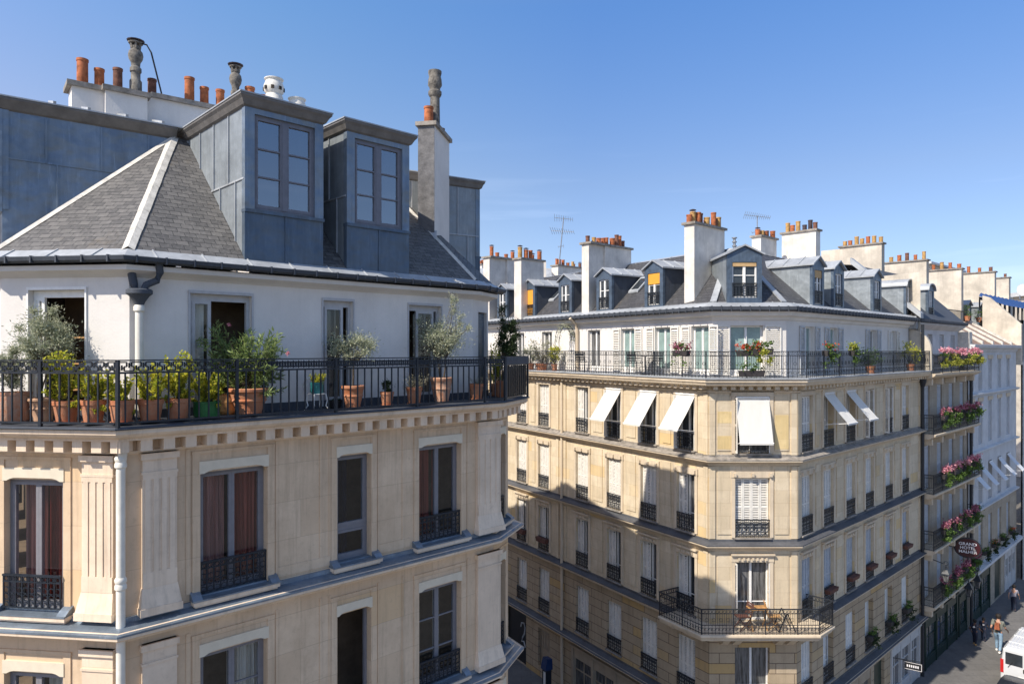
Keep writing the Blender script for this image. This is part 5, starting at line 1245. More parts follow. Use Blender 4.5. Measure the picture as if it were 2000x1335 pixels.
# down pipe of the left wall
q = MB(); a = FL.at(1097, .1); q.tube([FL.P(a,.10,-1.45), FL.P(a,.10,G)], .06, 8); q.tube([FLt.P(FLt.at(1124,.2),.5,1.4), FLt.P(FLt.at(1124,.2),.2,1.15), FLt.P(FLt.at(1124,.2),.12,.9), FLt.P(FLt.at(1124,.2),.12,-.93)], .07, 8); q.build('drainpipe', 'trim_f', far, True)
q = MB(); q.tube([FR.P(13.05,.14,1.2), FR.P(13.05,.14,G)], .07, 8); q.lathe(FR.P(13.05,.14,-1.75), [(.08,0),(.16,.25),(.17,.35),(.1,.36)], 10); q.build('drainpipe', 'iron', far, True)
# ------------------------------------------------------------------ the next house along the right street: iron balconies full of pink flowers
hb = thing('narrow_house', tuple(FR.P(17.2, -2, G)), 'narrow stone house with stacked iron balconies of pink flowers and round-topped dormers', 'building')
H0, H1 = 13.2, 21.3; HP = [FR.P(H0, 0, 0), FR.P(H1, 0, 0)]
HC = [H0 + 1.05 + 2.0*k for k in range(4)]; HR = [(-3.95, -1.75), (-6.75, -4.65), (-9.4, -7.3), (-12.0, -10.0)]
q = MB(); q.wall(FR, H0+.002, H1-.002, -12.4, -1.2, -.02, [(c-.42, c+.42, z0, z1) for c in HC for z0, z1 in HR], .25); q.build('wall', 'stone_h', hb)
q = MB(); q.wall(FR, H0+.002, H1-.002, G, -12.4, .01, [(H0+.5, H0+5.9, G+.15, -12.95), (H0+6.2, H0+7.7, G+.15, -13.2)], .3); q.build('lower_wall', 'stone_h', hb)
q = MB(); q.wall(FRt, H0, H1, -1.2, 1.25, 0, [(c-.42, c+.42, -1.1, .8) for c in HC], .2); q.build('upper_wall', 'stone_w', hb)
q = MB(); q.box(FR, H0+.01, H1-.01, -.5, -.45, -12, 1.2) if False else None
q.face([FR.P(H0, -1.1, G), FR.P(H1, -1.1, G), FR.P(H1, -1.1, 1.2), FR.P(H0, -1.1, 1.2)]); q.build('inner_wall', 'dark', hb)
q = MB()
for z in (-1.12, -3.98, -6.8, -9.45, -12.1):
    q.sweep(HP, [(-.4, z), (.62, z), (.64, z-.03), (.62, z-.1), (.5, z-.18), (.35, z-.25), (-.4, z-.28)])
    for c in (H0+.4, H0+2.05, H0+4.05, H0+6.05, H1-.4): q.box(FR, c-.1, c+.1, -.01, .4, z-.55, z-.26)
q.build('balcony_slab', 'trim_f', hb)
for z in (-1.12, -3.98, -6.8, -9.45, -12.1): ornate_rail(hb, HP, .55, z, z+.92, .16)
for r, (z0, z1) in enumerate(HR):
    for i, c in enumerate(HC): setp(pw(.8, z1-z0, 'closed', False, 'shut_g'), hb, FR, c, 0, z0)
for i, c in enumerate(HC): setp(pw(.8, 1.9, 'closed' if i != 1 else 'half', False, 'shut_g'), hb, FRt, c, 0, -1.1)
q = MB()
N = 10
pts = [FRt.P(H0-.12, .95, -1.0)] + [FRt.P(H0-.12, .95*math.cos(math.pi/2*k/N), -.1 + 1.1*math.sin(math.pi/2*k/N)) for k in range(N+1)] + [FRt.P(H0-.12, 0, -1.0)]
q.face(pts); q.face([p + v3(dR, 0)*.2 for p in reversed(pts)])
for a, b in zip(pts, pts[1:]+pts[:1]): q.face([b, a, a+v3(dR,0)*.2, b+v3(dR,0)*.2])
q.build('curved_party_wall', 'plaster_o', hb)
HQ = [FR.P(H0, 0, 0), FR.P(H1, 0, 0)]
q = MB(); q.sweep(HQ, [(-.46, 1.0), (-.38, 1.05), (-.1, 1.25), (-.1, 1.34), (-.46, 1.34)]); q.build('eaves_moulding', 'stone_w', hb)
q = MB(); q.sweep(HQ, [(-.3, 1.35), (-.04, 1.33), (.04, 1.38), (.04, 1.48), (-.3, 1.46)])
for k in range(30): q.box(FR, H0+.1+.27*k, H0+.14+.27*k, -.05, .05, 1.32, 1.5)
q.build('gutter', 'zinc_d', hb)
q = MB(); q.face([FR.P(H0,-.1,1.47), FR.P(H1,-.1,1.47), FR.P(H1,-3.0,4.3), FR.P(H0,-3.0,4.3)]); q.face([FR.P(H0,-3.0,4.3), FR.P(H1,-3.0,4.3), FR.P(H1,-9,5.0), FR.P(H0,-9,5.0)]); q.build('roof', 'zinc_d', hb)
q = MB(); q.box(FR, H0-.25, H0+.08, -4.2, -.1, 1.0, 1.6); q.hexa([FR.P(H0-.3,.1,1.5), FR.P(H0+.1,.1,1.5), FR.P(H0+.1,-3.1,4.35), FR.P(H0-.3,-3.1,4.35), FR.P(H0-.3,.1,1.75), FR.P(H0+.1,.1,1.75), FR.P(H0+.1,-3.1,4.65), FR.P(H0-.3,-3.1,4.65)]); q.build('parapet', 'zinc_l', hb)
for u in (1776, 1818): gable_dormer(hb, FRd, FRd.at(u), .50, 1.4, 1.65, 3.0, 3.05, 2.2, None, True, True)
crosschim(hb, 1728, 45.0, 2.4, .5, 1.5, zt(515, 45.0), 5, 21, 'plaster_o', ['pot_y','pot_o','pot_d','pot_o'])
crosschim(hb, 1812, 48.0, 2.0, .5, 1.0, zt(530, 48.0), 4, 22, 'plaster_o', ['pot_o','pot_y','pot_o','pot_o'])
q = MB(); q.tube([FR.P(H1+.02,.16,-1.2), FR.P(H1+.02,.16,G)], .08, 8); q.lathe(FR.P(H1+.02,.16,-1.75), [(.08,0),(.17,.25),(.18,.35),(.1,.36)], 10); q.build('drainpipe', 'iron', hb, True)
# dark green shop front below
def shopfront(par, fr, a0, a1, z0, z1, bays, paint, gl='glass_c', fascia=True, n=.05, stall=.55):
    q = MB(); w_ = (a1-a0)/bays; q.box(fr, a0, a1, -.12, n, z1-.45, z1); q.box(fr, a0, a1, -.12, n-.01, z0, z0+stall)
    q.box(fr, a0-.02, a1+.02, -.12, n+.1, z1, z1+.08)
    for k in range(bays+1): c = a0 + w_*k; c = min(max(c, a0+.07), a1-.07); q.box(fr, c-.07, c+.07, -.13, n+.03, z0, z1-.001)
    for k in range(bays): c = a0 + w_*(k+.5); q.box(fr, c-.02, c+.02, -.08, -.02, z0+stall, z1-.45); q.box(fr, c-w_/2+.07, c+w_/2-.07, -.08, -.02, z1-1.0, z1-.95); q.box(fr, c-w_/2+.14, c+w_/2-.14, n-.011, n+.012, z0+.12, z0+stall-.1)
    o = q.build('shopfront', paint, par); q = MB()
    q.box(fr, a0+.02, a1-.02, -.06, -.05, z0+stall, z1-.45); q.build('shop_window', gl, o); return o
shopfront(hb, FR, H0+.5, H0+5.9, G+.13, -12.95, 3, 'shopgreen')
q = MB(); q.box(FR, H0+2.55, H0+3.15, -.048, -.04, -14.6, -13.7); q.build('poster', 'bluebox', hb)
shopfront(hb, FR, H0+6.2, H0+7.7, G+.13, -13.2, 1, 'shopgreen')
shopfront(far, FR, 9.1, 12.9, G+.13, -12.95, 3, 'shopwhite'); shopfront(far, FR, .5, 3.4, G+.13, -12.95, 2, 'shopbeige'); shopfront(far, FR, 4.2, 6.8, G+.13, -12.95, 2, 'shopbeige')
shopfront(far, FL, q_(7.8), q_(3.4), G+.13, -12.95, 3, 'shopbeige', n=.09); shopfront(far, FL, q_(2.9), q_(.5), G+.13, -12.95, 2, 'shopbeige', n=.09)
q = MB(); q.box(FCH, .6, 2.4, -.2, -.12, G+.12, -13.0); q.build('door', 'shopgreen', far)
q = MB(); q.box(FR, 7.2, 8.4, -.2, -.12, G+.12, -13.1); q.build('door', 'shopgreen', far)
q = MB(); q.box(FL, q_(13.4), q_(11.6), -.2, -.10, G+.12, -12.9); gd = q.build('door', 'signblack', far)
q = MB(); X_ = v3(FL.d, 0); c = FL.P(q_(11.95), -.09, -13.9); q.tube([c + X_*x + Vector((0,0,z)) for x, z in ((-.28,.25),(-.2,.45),(.0,.5),(.12,.3),(.05,0),(-.12,-.25),(-.2,-.45),(0,-.4),(.15,-.65))], .04, 6); q.build('graffiti', 'shut_g', gd)
q = MB(); q.box(FL, q_(10.56), q_(9.56), -.16, -.10, G+.6, -13.1)
for k in range(7): q.box(FL, q_(10.5)+.14*k, q_(10.5)+.14*k+.1, -.10, -.08, -14.0, -13.15)
q.build('blind_window', 'shopbeige', far)
# ------------------------------------------------------------------ white-shuttered house
wb = thing('white_house', tuple(FR.P(27, -2, G)), 'pale blue-white plastered house with tall slatted shutters and a roof garden', 'building')
W0, W1 = 21.3, FR.at(1984); WC = [FR.at(u) for u in (1896.5, 1914, 1933, 1951, 1968)]; WR = [(-2.35, -.55), (-5.45, -3.0), (-8.9, -6.6), (-12.0, -9.8)]
q = MB(); q.wall(FR, W0+.002, W1, -9.2, .1, .02, [(c-.45, c+.45, z0, z1) for c in WC for z0, z1 in WR[:3]], .2); q.build('wall', 'stone_w', wb)
q = MB(); q.wall(FR, W0+.002, W1, G, -9.2, .03, [(c-.45, c+.45, *WR[3]) for c in WC] + [(W0+.6, W0+4.6, G+.15, -12.9), (W0+5.8, W0+7.4, G+.15, -12.9), (W0+8.2, W1-.5, G+.15, -12.9)], .2); q.build('lower_wall', 'stone_h', wb)
q = MB(); q.face([FR.P(W0, -.9, G), FR.P(W1, -.9, G), FR.P(W1, -.9, 0), FR.P(W0, -.9, 0)]); q.face([FR.P(W1, .02, G), FR.P(W1, -9, G), FR.P(W1, -9, 0), FR.P(W1, .02, 0)]); q.build('inner_wall', 'stone_w', wb)
WP = [FR.P(W0, .02, 0), FR.P(W1, .02, 0)]
q = MB(); q.sweep(WP, [(0, -.12), (.06, -.1), (.12, .05), (.3, .12), (.34, .25), (.34, .3), (0, .32)]); 
for z in (-2.48, -5.75, -9.1): q.sweep(WP, [(0, z+.02), (.2, z), (.2, z-.08), (.1, z-.15), (0, z-.18)])
q.sweep(WP, [(0, -12.3), (.4, -12.35), (.4, -12.5), (0, -12.6)]); q.build('cornice', 'stone_w', wb)
for r, (z0, z1) in enumerate(WR):
    for i, c in enumerate(WC):
        o = setp(pw(.86, z1-z0, 'half' if (r == 2 or (r, i) in ((0,1),)) else 'closed', False, 'shut_g'), wb, FR, c, .02, z0)
q = MB()
for c in WC:
    for z0, z1 in WR[:2]: q = MB(); q.box(FR, c-.55, c+.55, .02, .07, z1+.02, z1+.25); q.build('window_surround', 'trim_f', wb)
for c in WC: awning(wb, Frame(FR.P(0,.02,0)[:2], FR.d), c, .8, -6.7, .8, .95, 'awning_g')
shopfront(wb, FR, W0+.6, W0+4.6, G+.13, -12.9, 2, 'shopgreen'); shopfront(wb, FR, W0+8.2, W1-.5, G+.13, -12.9, 3, 'shopwhite', stall=.9)
q = MB(); q.box(FR, W0+5.8, W0+7.4, -.1, -.05, G+.13, -12.9); q.build('door', 'shopgreen', wb)
q = MB(); q.face([FR.P(W0,.1,.3), FR.P(W1,.1,.3), FR.P(W1,-2.4,1.9), FR.P(W0,-2.4,1.9)]); q.build('tiled_roof', 'tile', wb)
q = MB(); q.face([FR.P(W0,-2.4,1.9), FR.P(W1,-2.4,1.9), FR.P(W1,-5.2,4.4), FR.P(W0,-5.2,4.4)]); q.face([FR.P(W0,-5.2,4.4), FR.P(W1,-5.2,4.4), FR.P(W1,-9,4.6), FR.P(W0,-9,4.6)]); q.build('upper_roof', 'zinc_d', wb)
q = MB()
for k in range(5): a = W0+.4+2.4*k; q.hexa([FR.P(a-.12,.1,.32), FR.P(a+.12,.1,.32), FR.P(a+.12,-2.4,1.9), FR.P(a-.12,-2.4,1.9), FR.P(a-.12,.1,.5), FR.P(a+.12,.1,.5), FR.P(a+.12,-2.4,2.05), FR.P(a-.12,-2.4,2.05)])
q.box(FR, W0-.1, W0+.5, -1.0, .1, -.4, 1.0); q.build('parapet', 'mortar', wb)
FW = Frame(FR.P(0,-2.6,0)[:2], FR.d)
for u, hw in ((1893, .5), (1916, .5), (1938, .55)): gable_dormer(wb, FW, FW.at(u), hw, 1.6, 2.0, 2.9, 3.1, 2.0, None, False)
crosschim(wb, 1857, 55.0, 2.9, .5, 0, zt(537, 55.0), 4, 31, 'plaster_o', ['pot_d','pot_o','pot_o'])
crosschim(wb, 1908, 63.0, 2.4, .6, 0, zt(546, 63.0), 3, 32, 'plaster_o', ['pot_d','pot_k'])
q = MB(); q.box(FR, W0+2.5, W0+9.5, -2.5, -2.42, 2.55, 2.6); q.box(FR, W0+2.5, W0+9.5, -2.5, -2.42, 1.9, 1.94)
for k in range(40): a = W0+2.5+k*.18; q.box(FR, a, a+.02, -2.47, -2.45, 1.9, 2.55)
q.build('terrace_railing', 'iron', wb)
# gable party wall and the modern block beyond
mb_ = thing('modern_block', tuple(FR.P(40, -2, G)), 'grey modern block beyond the white house with a scalloped blue awning on top', 'building')
W1b = W1 + .02; a = W1b
q = MB(); pr = [(.3, -1.0), (.3, 1.7), (-1.5, 3.6), (-1.9, 3.75), (-1.9, -1.0)]
f1 = [FR.P(a, n, z) for n, z in pr]; f2 = [FR.P(a+.4, n, z) for n, z in pr]; q.face(f1[::-1]); q.face(f2)
for i in range(5): q.face([f1[i], f1[(i+1)%5], f2[(i+1)%5], f2[i]])
q.build('gable_wall', 'plaster_o', mb_)
q = MB(); a0 = a + .4; q.wall(FR, a0, a0+30, G, 2.0, .35, [(a0+.5+3*k, a0+2.9+3*k, z, z+1.5) for k in range(9) for z in (-14.5,-11.6,-8.8,-6.0,-3.2,-.4)], .15)
q.box(FR, a0, a0+.3, .3, .7, G, -.8); 
for z in (-12.6,-9.8,-7,-4.2,-1.4): q.box(FR, a0, a0+30, .35, .45, z, z+.1)
q.face([FR.P(a0,.35,2.0), FR.P(a0+30,.35,2.0), FR.P(a0+30,-2.2,2.05), FR.P(a0,-2.2,2.05)]); q.build('wall', 'stone_w', mb_)
q = MB(); q.face([FR.P(a0,.2,G), FR.P(a0+30,.2,G), FR.P(a0+30,.2,2), FR.P(a0,.2,2)]); q.wall(FR, a0, a0+30, 2.05, 3.7, -2.2, [(a0+.4+1.5*k, a0+1.6+1.5*k, 2.3, 3.5) for k in range(18)], .1); q.build('window_band', 'glass_c', mb_)
q = MB(); N = 60
for k in range(N):
    x0, x1 = a0 + .3*k, a0 + .3*(k+1); s0 = .13*abs(math.sin(k*math.pi/4)); s1 = .13*abs(math.sin((k+1)*math.pi/4))
    q.face([FR.P(x0,-.7,3.05), FR.P(x1,-.7,3.05), FR.P(x1,-2.2,3.75+s1*2), FR.P(x0,-2.2,3.75+s0*2)])
q.build('blue_awning', 'blue', mb_)
q = MB(); q.box(FR, a0-3, a0+30, -12, -6, 2, 5.4); q.box(FR, a0+3, a0+12, -10, -6.2, 5.4, 6.6); q.build('roof_block', 'plaster_o', mb_)
q = MB(); q.box(FR, a0+2.7, a0+12.3, -10.3, -5.9, 6.6, 6.75)
for k in range(20): q.tube([FR.P(a0-3+k*.9, -6.1, 5.4), FR.P(a0-3+k*.9, -6.1, 6.2)], .025, 5)
q.tube([FR.P(a0-3, -6.1, 6.2), FR.P(a0+15, -6.1, 6.2)], .025, 5); q.build('roof_railing', 'awning_g', mb_)
# buildings a long way up the street and behind the roofs
bh = thing('distant_building', (60, 95, G), 'distant cream building closing the end of the right street', 'building')
q = MB(); q.box(ID, 62, 92, -100, -84, G, 6.5); q.build('wall', 'plaster_o', bh)
q = MB(); q.box(ID, 61.6, 92, -100, -83.6, 6.5, 7.0); q.build('cornice', 'stone_w', bh)
# roofs seen between the chimneys behind the left wall
rb = thing('rear_building', (4, 50, G), 'grey zinc roof and chimneys showing behind the slate mansard', 'building')
q = MB(); q.box(ID, -4, 12, -60, -48, G, 3.6); q.build('wall', 'plaster_o', rb)
q = MB(); q.hexa([(-4.3,47.7,3.6),(12.3,47.7,3.6),(12.3,60.3,3.6),(-4.3,60.3,3.6),(-3,50.5,5.9),(11,50.5,5.9),(11,57,5.9),(-3,57,5.9)]); q.build('roof', 'zinc_l', rb)
slabchim(rb, 1090, 47.5, 3.4, .6, 3.0, zt(519, 47.5), 9, 41)
q = MB(); q.box(ID, 1.5, 2.3, -47.6, -47, 3, zt(512, 47.3)); c = q.build('chimney', 'plaster_c', rb)
slabchim(rb, 941, 52.0, .9, .6, 3.0, zt(517, 52), 3, 43)
# ------------------------------------------------------------------ television aerials
def aerial(u, Y, v0, v1, label, arms, lean=0):
    x = (u-1000)/F*Y; p0 = Vector((x, Y, zt(v1, Y))); p1 = Vector((x+lean, Y, zt(v0, Y))); t = thing('television_aerial', tuple(p0), label, 'aerial')
    q = MB(); q.tube([p0, p1], .025, 6); q.build('mast', 'chrome', t)
    for f, L_, k, an in arms:
        c = p0.lerp(p1, f); d = Vector((math.cos(an), math.sin(an), .12)); s = Vector((-math.sin(an), math.cos(an), 0)); g = MB(); g.bar(c - d*L_*.5, c + d*L_*.5, .022)
        for j in range(k): m = c + d*L_*(j/(k-1)-.5); l = .12 + .12*j/k; g.bar(m - s*l - Vector((0,0,l*.6)), m + s*l + Vector((0,0,l*.6)), .012)
        g.build('antenna_array', 'chrome', t)
aerial(1092, 33.0, 424, 516, 'thin leaning rooftop aerial with two rows of rods', ((.97, .85, 9, R(175)), (.7, 1.1, 11, R(160)), (.38, .25, 3, 0)), .22)
aerial(1479, 33.5, 421, 492, 'rooftop aerial mast between the two largest chimney groups', ((.98, 1.2, 14, R(178)), (.55, .5, 3, 0)), 0)
# ------------------------------------------------------------------ things on the far balconies
def bush_at(t, p, rx, ry, rz, lm, n, l, w, clumps=8, up=.2, name='foliage'):
    q = MB(); crown(q, p, (rx, ry, rz), n, l, w, clumps, .4, up); q.build(name, lm, t)
def planter(fr, c, n, z, w, label, group, fl='pink_d', h=.42, trail='lime', box='box', nfl=420, ntr=420, boxh=.2):
    t = thing('flower_box', tuple(fr.P(c, n, z)), label, 'flower box', group)
    q = MB(); q.hexa([fr.P(c-w/2+.03,n+.09,z), fr.P(c+w/2-.03,n+.09,z), fr.P(c+w/2-.03,n-.09,z), fr.P(c-w/2+.03,n-.09,z), fr.P(c-w/2,n+.11,z+boxh), fr.P(c+w/2,n+.11,z+boxh), fr.P(c+w/2,n-.11,z+boxh), fr.P(c-w/2,n-.11,z+boxh)]); q.build('box', box, t)
    X = v3(fr.d, 0); Nn = v3(fr.n, 0)
    def blob(m, nn, zc, rz, out, l, wd, kk, nm):
        q = MB()
        cl = [fr.P(c + rnd.uniform(-.5,.5)*w*.95, n + out + rnd.uniform(-.1,.1), z + zc + rnd.uniform(-1,1)*rz) for _ in range(kk)]
        for i in range(nn):
            p = cl[i % kk] + rvec()*abs(rnd.gauss(0,.5))*.16; leaf(q, p, (rvec()+Vector((0,0,.2))).normalized(), l*rnd.uniform(.7,1.3), wd)
        q.build(nm, m, t)
    if trail: blob(trail, ntr, -.05, .25, .12, .08, .055, 9, 'trailing_leaves')
    if box != 'box_r': blob('green', 160, boxh+.1, .1, .02, .08, .05, 6, 'foliage')
    if fl: blob(fl, nfl, boxh + h*.45, h*.3, .03, .075, .07, 9, 'blossoms')
    return t
ordn = ['first', 'second', 'third', 'fourth']
for r, (z, fl) in enumerate(((-1.12, 'pink'), (-3.98, 'pink_d'), (-6.8, 'pink'), (-9.45, 'pink_d'), (-12.1, 'pink_d'))):
    where = ('sunlit roof-level balcony', 'second balcony down', 'third balcony down', 'balcony just above the oval sign', 'lowest balcony over the green shop')[r]
    for k in range(4):
        planter(FR, H0 + 1.1 + (1.75 if r else 1.85)*k + (.5 if r else .3), .66, z+.62, 1.15 if r else 1.7, f'{ordn[k]} pink flower box counting from the ochre corner block, {where}', 'pink flower boxes on the narrow house', fl, .46, 'lime' if r == 0 else 'green', nfl=380, ntr=620)
for r, row, zz in ((2, RQ[1:], -9.36), (3, RQ[3:], -12.25)):
    for k, x in enumerate(row):
        planter(FR, x, .14, zz+.42, .78, f'{("first","second","third","fourth","fifth")[k]} {"brick-red" if r == 2 else "dark leafy"} window box from the lower corner balcony, shaded facade', 'window boxes on the shaded street side', None, .2, None if r == 2 else 'darkleaf', 'box_r' if r == 2 else 'box', ntr=260, boxh=.15 if r == 2 else .2)
for k, x in enumerate((10.06, 11.97)):
    planter(FL, q_(x), .13, -9.36+.40, .8, f'{"nearer" if k == 0 else "farther"} of two brick-red window boxes beyond the pale drainpipe, third stone floor', 'brick-red boxes by the drainpipe', None, .2, None, 'box_r')
for k, c in enumerate(WC[1:]):
    planter(FR, c, .25, -12.0+.2, .7, f'dark flower box on the white house above the shops, {ordn[k]} along', 'dark flower boxes on the white house', 'redfl' if k % 2 else None, .2, 'darkleaf', 'box', nfl=60)
def rail_box(fr, u, n, lab, fl, w=.8, z=-.25, trail='lime', **k): return planter(fr, fr.at(u, n), n, z, w, lab, None, fl, .32, trail, **k)
rail_box(FL, 1331, .46, 'box of magenta flowers hung on the roof balcony rail above the awnings', 'pink_d', .7, -.22, 'green', nfl=260, ntr=50)
rail_box(FCH, 1462, .46, 'box of red geraniums on the rail before the tan-blind corner dormer', 'redfl', .8, -.22, 'green', nfl=200, ntr=60)
rail_box(FCH, 1489, .46, 'box of trailing lime-green leaves beside the red geraniums', None, .7, -.16, 'lime', ntr=380)
rail_box(FCH, 1468, .40, 'low dark planter on the floor beneath the red geranium box', None, .85, -.9, None)
rail_box(FR, 1668, .46, 'yellow-flowered box on the shaded part of the roof balcony rail', 'lime', .5, -.22, 'green', nfl=120, ntr=200)
rail_box(FR, 1620, .46, 'green leafy box with few red flowers on the roof balcony rail, shaded side', 'redfl', .8, -.22, 'green', nfl=30, ntr=220)
def far_plant(fr, u, n, z, r, hh, lm, label, lw=(.08,.04), cnt=900, pz=None):
    p = fr.P(fr.at(u, n), n, z); t = thing('potted_shrub', tuple(p), label, 'potted plant'); flowerpot(t, p, r*.5, .32, 'clay', 'rim')
    q = MB(); cs = crown(q, p + Vector((0,0,hh*.62)), (r, r, hh*.42), cnt, lw[0], lw[1], 14, .4, .3); q.build('foliage', lm, t); s = MB(); stems(s, p + Vector((0,0,.25)), cs, .012); s.build('stems', 'bark', t)
far_plant(FR, 1778, .1, -.95, .38, 1.35, 'vine', 'yellow-green bush in a pot beside the curved wall closing the roof balcony', cnt=900)
far_plant(FR, 1700, .15, -.95, .4, .95, 'green', 'leafy green plant behind the shaded roof balcony railing, beside folded shutters')
far_plant(FL, 1083, .05, -.95, .28, 1.1, 'vine', 'lime-green plant behind the railing beside the iron hoop arch')
far_plant(FL, 1058, .05, -.95, .6, 1.45, 'greyleaf', 'wide straggling grey bush beyond the iron hoop arch', cnt=1300)
far_plant(FL, 1036, .1, -.95, .4, 1.2, 'olive', 'silvery bush past the straggling grey one, behind the dark evergreen')
# iron arch with climber
t = thing('garden_arch', tuple(FL.P(FL.at(1105), 0, -.95)), 'iron hoop trellis with a pale climber on the roof balcony', 'trellis')
q = MB(); fA = Frame(FL.P(FL.at(1104),0,0)[:2], FL.n); 
for o in (-.15, .15):
    q.tube([fA.P(-.45+.9*0, o, -.95)] + [fA.P(.0 - .45*math.cos(math.pi*k/10), o, .35 + .75*math.sin(math.pi*k/10)) for k in range(11)] + [fA.P(.45, o, -.95)], .015, 5)
for k in range(1, 10): q.bar(fA.P(-.45*math.cos(math.pi*k/10), -.15, .35+.75*math.sin(math.pi*k/10)), fA.P(-.45*math.cos(math.pi*k/10), .15, .35+.75*math.sin(math.pi*k/10)), .01)
q.build('hoop', 'iron', t); q = MB()
for k in range(500):
    a = rnd.uniform(0, math.pi); leaf(q, fA.P(-.45*math.cos(a)+rnd.gauss(0,.05), rnd.uniform(-.2,.2), .35+.75*math.sin(a)+rnd.gauss(0,.06)), rvec(), .07, .03)
q.build('foliage', 'olive', t)
# slatted metal chairs
def slat_chair(fr, a, n, z, rz, label, mt='iron', cat='chair', folding=False):
    p = fr.P(a, n, z); t = thing('balcony_chair', tuple(p), label, cat, 'dark balcony chairs' if not folding else None); f = Frame((p.x, p.y), (math.cos(rz), math.sin(rz)))
    q = MB()
    for k in range(6): q.box(f, -.2, .2, -.2+.07*k, -.15+.07*k, z+.43, z+.45)
    q.build('seat', mt, t); q = MB()
    for k in range(6): zz = z+.50+.065*k; q.box(f, -.2, .2, -.245-.012*k, -.225-.012*k, zz, zz+.045)
    q.bar(f.P(-.2,-.21,z+.43), f.P(-.2,-.31,z+.90), .022); q.bar(f.P(.2,-.21,z+.43), f.P(.2,-.31,z+.90), .022); q.build('backrest', mt, t)
    for sx_ in (-1, 1):
        q = MB(); q.bar(f.P(sx_*.2,.2,z), f.P(sx_*.2,-.2 if folding else .2,z+.43), .022); q.build('leg', mt, t)
        q = MB(); q.bar(f.P(sx_*.2,-.24,z), f.P(sx_*.2,.2 if folding else -.2,z+.43), .022); q.build('leg', mt, t)
        if not folding: q = MB(); q.box(f, sx_*.2-.02, sx_*.2+.02, -.26, .2, z+.62, z+.64); q.bar(f.P(sx_*.2,.19,z+.43), f.P(sx_*.2,.19,z+.62), .02); q.build('armrest', mt, t)
    return t
for i, (u, rz, lab) in enumerate(((1137, 2.6, 'dark slatted chair standing next to the pale drainpipe behind the railing'), (1240, 2.4, 'dark slatted chair between the drainpipe and the round table'), (1281, -.5, 'dark slatted chair between the round table and the magenta flowers'))):
    slat_chair(FL, FL.at(u, .1), .1, -.95, rz, lab)
p = FL.P(FL.at(1260, .1), .1, -.95); t = thing('bistro_table', tuple(p), 'round dark metal table between two slatted chairs on the roof balcony', 'table')
q = MB(); q.lathe(p, [(.32,.70),(.33,.71),(.33,.725),(.3,.73)], 18); q.build('table_top', 'iron', t); q = MB(); q.lathe(p, [(.2,0),(.18,.02),(.025,.06),(.02,.70)], 10); q.build('base', 'iron', t)
# wooden folding set on the small balcony
z = -9.42; p = FCH.P(FCH.at(1480, .5), .5, z); t = thing('bistro_table', tuple(p), 'small square wooden folding table on the lower corner balcony', 'table')
q = MB(); f = Frame((p.x, p.y), (1, .1))
for k in range(6): q.box(f, -.32, .32, -.22+.075*k, -.16+.075*k, z+.70, z+.72)
q.build('table_top', 'wood', t)
for s in (-1, 1): q = MB(); q.bar(f.P(s*.25,-.18,z), f.P(s*.25,.18,z+.70), .03); q.build('leg', 'wood', t); q = MB(); q.bar(f.P(s*.25,.18,z), f.P(s*.25,-.18,z+.70), .03); q.build('leg', 'wood', t)
slat_chair(FCH, FCH.at(1450, .5), .5, z, R(-80), 'shaded reddish wooden folding chair at the small wooden table', 'box_r', folding=True)
slat_chair(FCH, FCH.at(1512, .5), .5, z, R(80), 'sunlit pale wooden folding chair at the small wooden table', 'wood', folding=True)
p = FCH.P(FCH.at(1532, .5), .5, z); t = thing('clothes_airer', tuple(p), 'dark folding A-frame stand at the sunny end of the lower corner balcony', 'stand'); q = MB()
for s in (-.25, .25): q.bar((p.x-.28, p.y+s, z), (p.x, p.y+s, z+.62), .03); q.bar((p.x+.28, p.y+s, z), (p.x, p.y+s, z+.62), .03)
for k in range(4): q.bar((p.x-.28+.07*k, p.y-.25, z+.15*k), (p.x-.28+.07*k, p.y+.25, z+.15*k), .02)
q.build('frame', 'iron', t)
# roof garden pots on the white house
for u, lab in ((1889, 'orange pot with spiky green plant beside the round-topped dormers'), (1912, 'orange pot with spiky green plant halfway along the roof garden rail'), (1965, 'straggling green plant at the far end of the roof garden')):
    far_plant(FR, u, -2.3, 1.95, .4, .95, 'green' if u < 1950 else 'greyleaf', lab, cnt=350)
# satellite dish
p = FR.P(FR.at(1992, -6), -6, 5.4); t = thing('satellite_dish', tuple(p), 'white satellite dish on a pole before the cream roof block', 'dish'); q = MB(); q.tube([p, p+Vector((0,0,.9))], .05, 6); q.build('pole', 'awning_g', t)
q = MB(); c = p + Vector((0,-.2,.95)); N = 18; q.face([c + Vector((.62*math.cos(2*math.pi*k/N), -.16, .62*math.sin(2*math.pi*k/N))) for k in range(N)])
for k in range(N): a, b = 2*math.pi*k/N, 2*math.pi*(k+1)/N; q.face([c + Vector((0,.1,0)), c + Vector((.62*math.cos(a),-.165,.62*math.sin(a))), c + Vector((.62*math.cos(b),-.165,.62*math.sin(b)))])
q.build('dish', 'white', t)
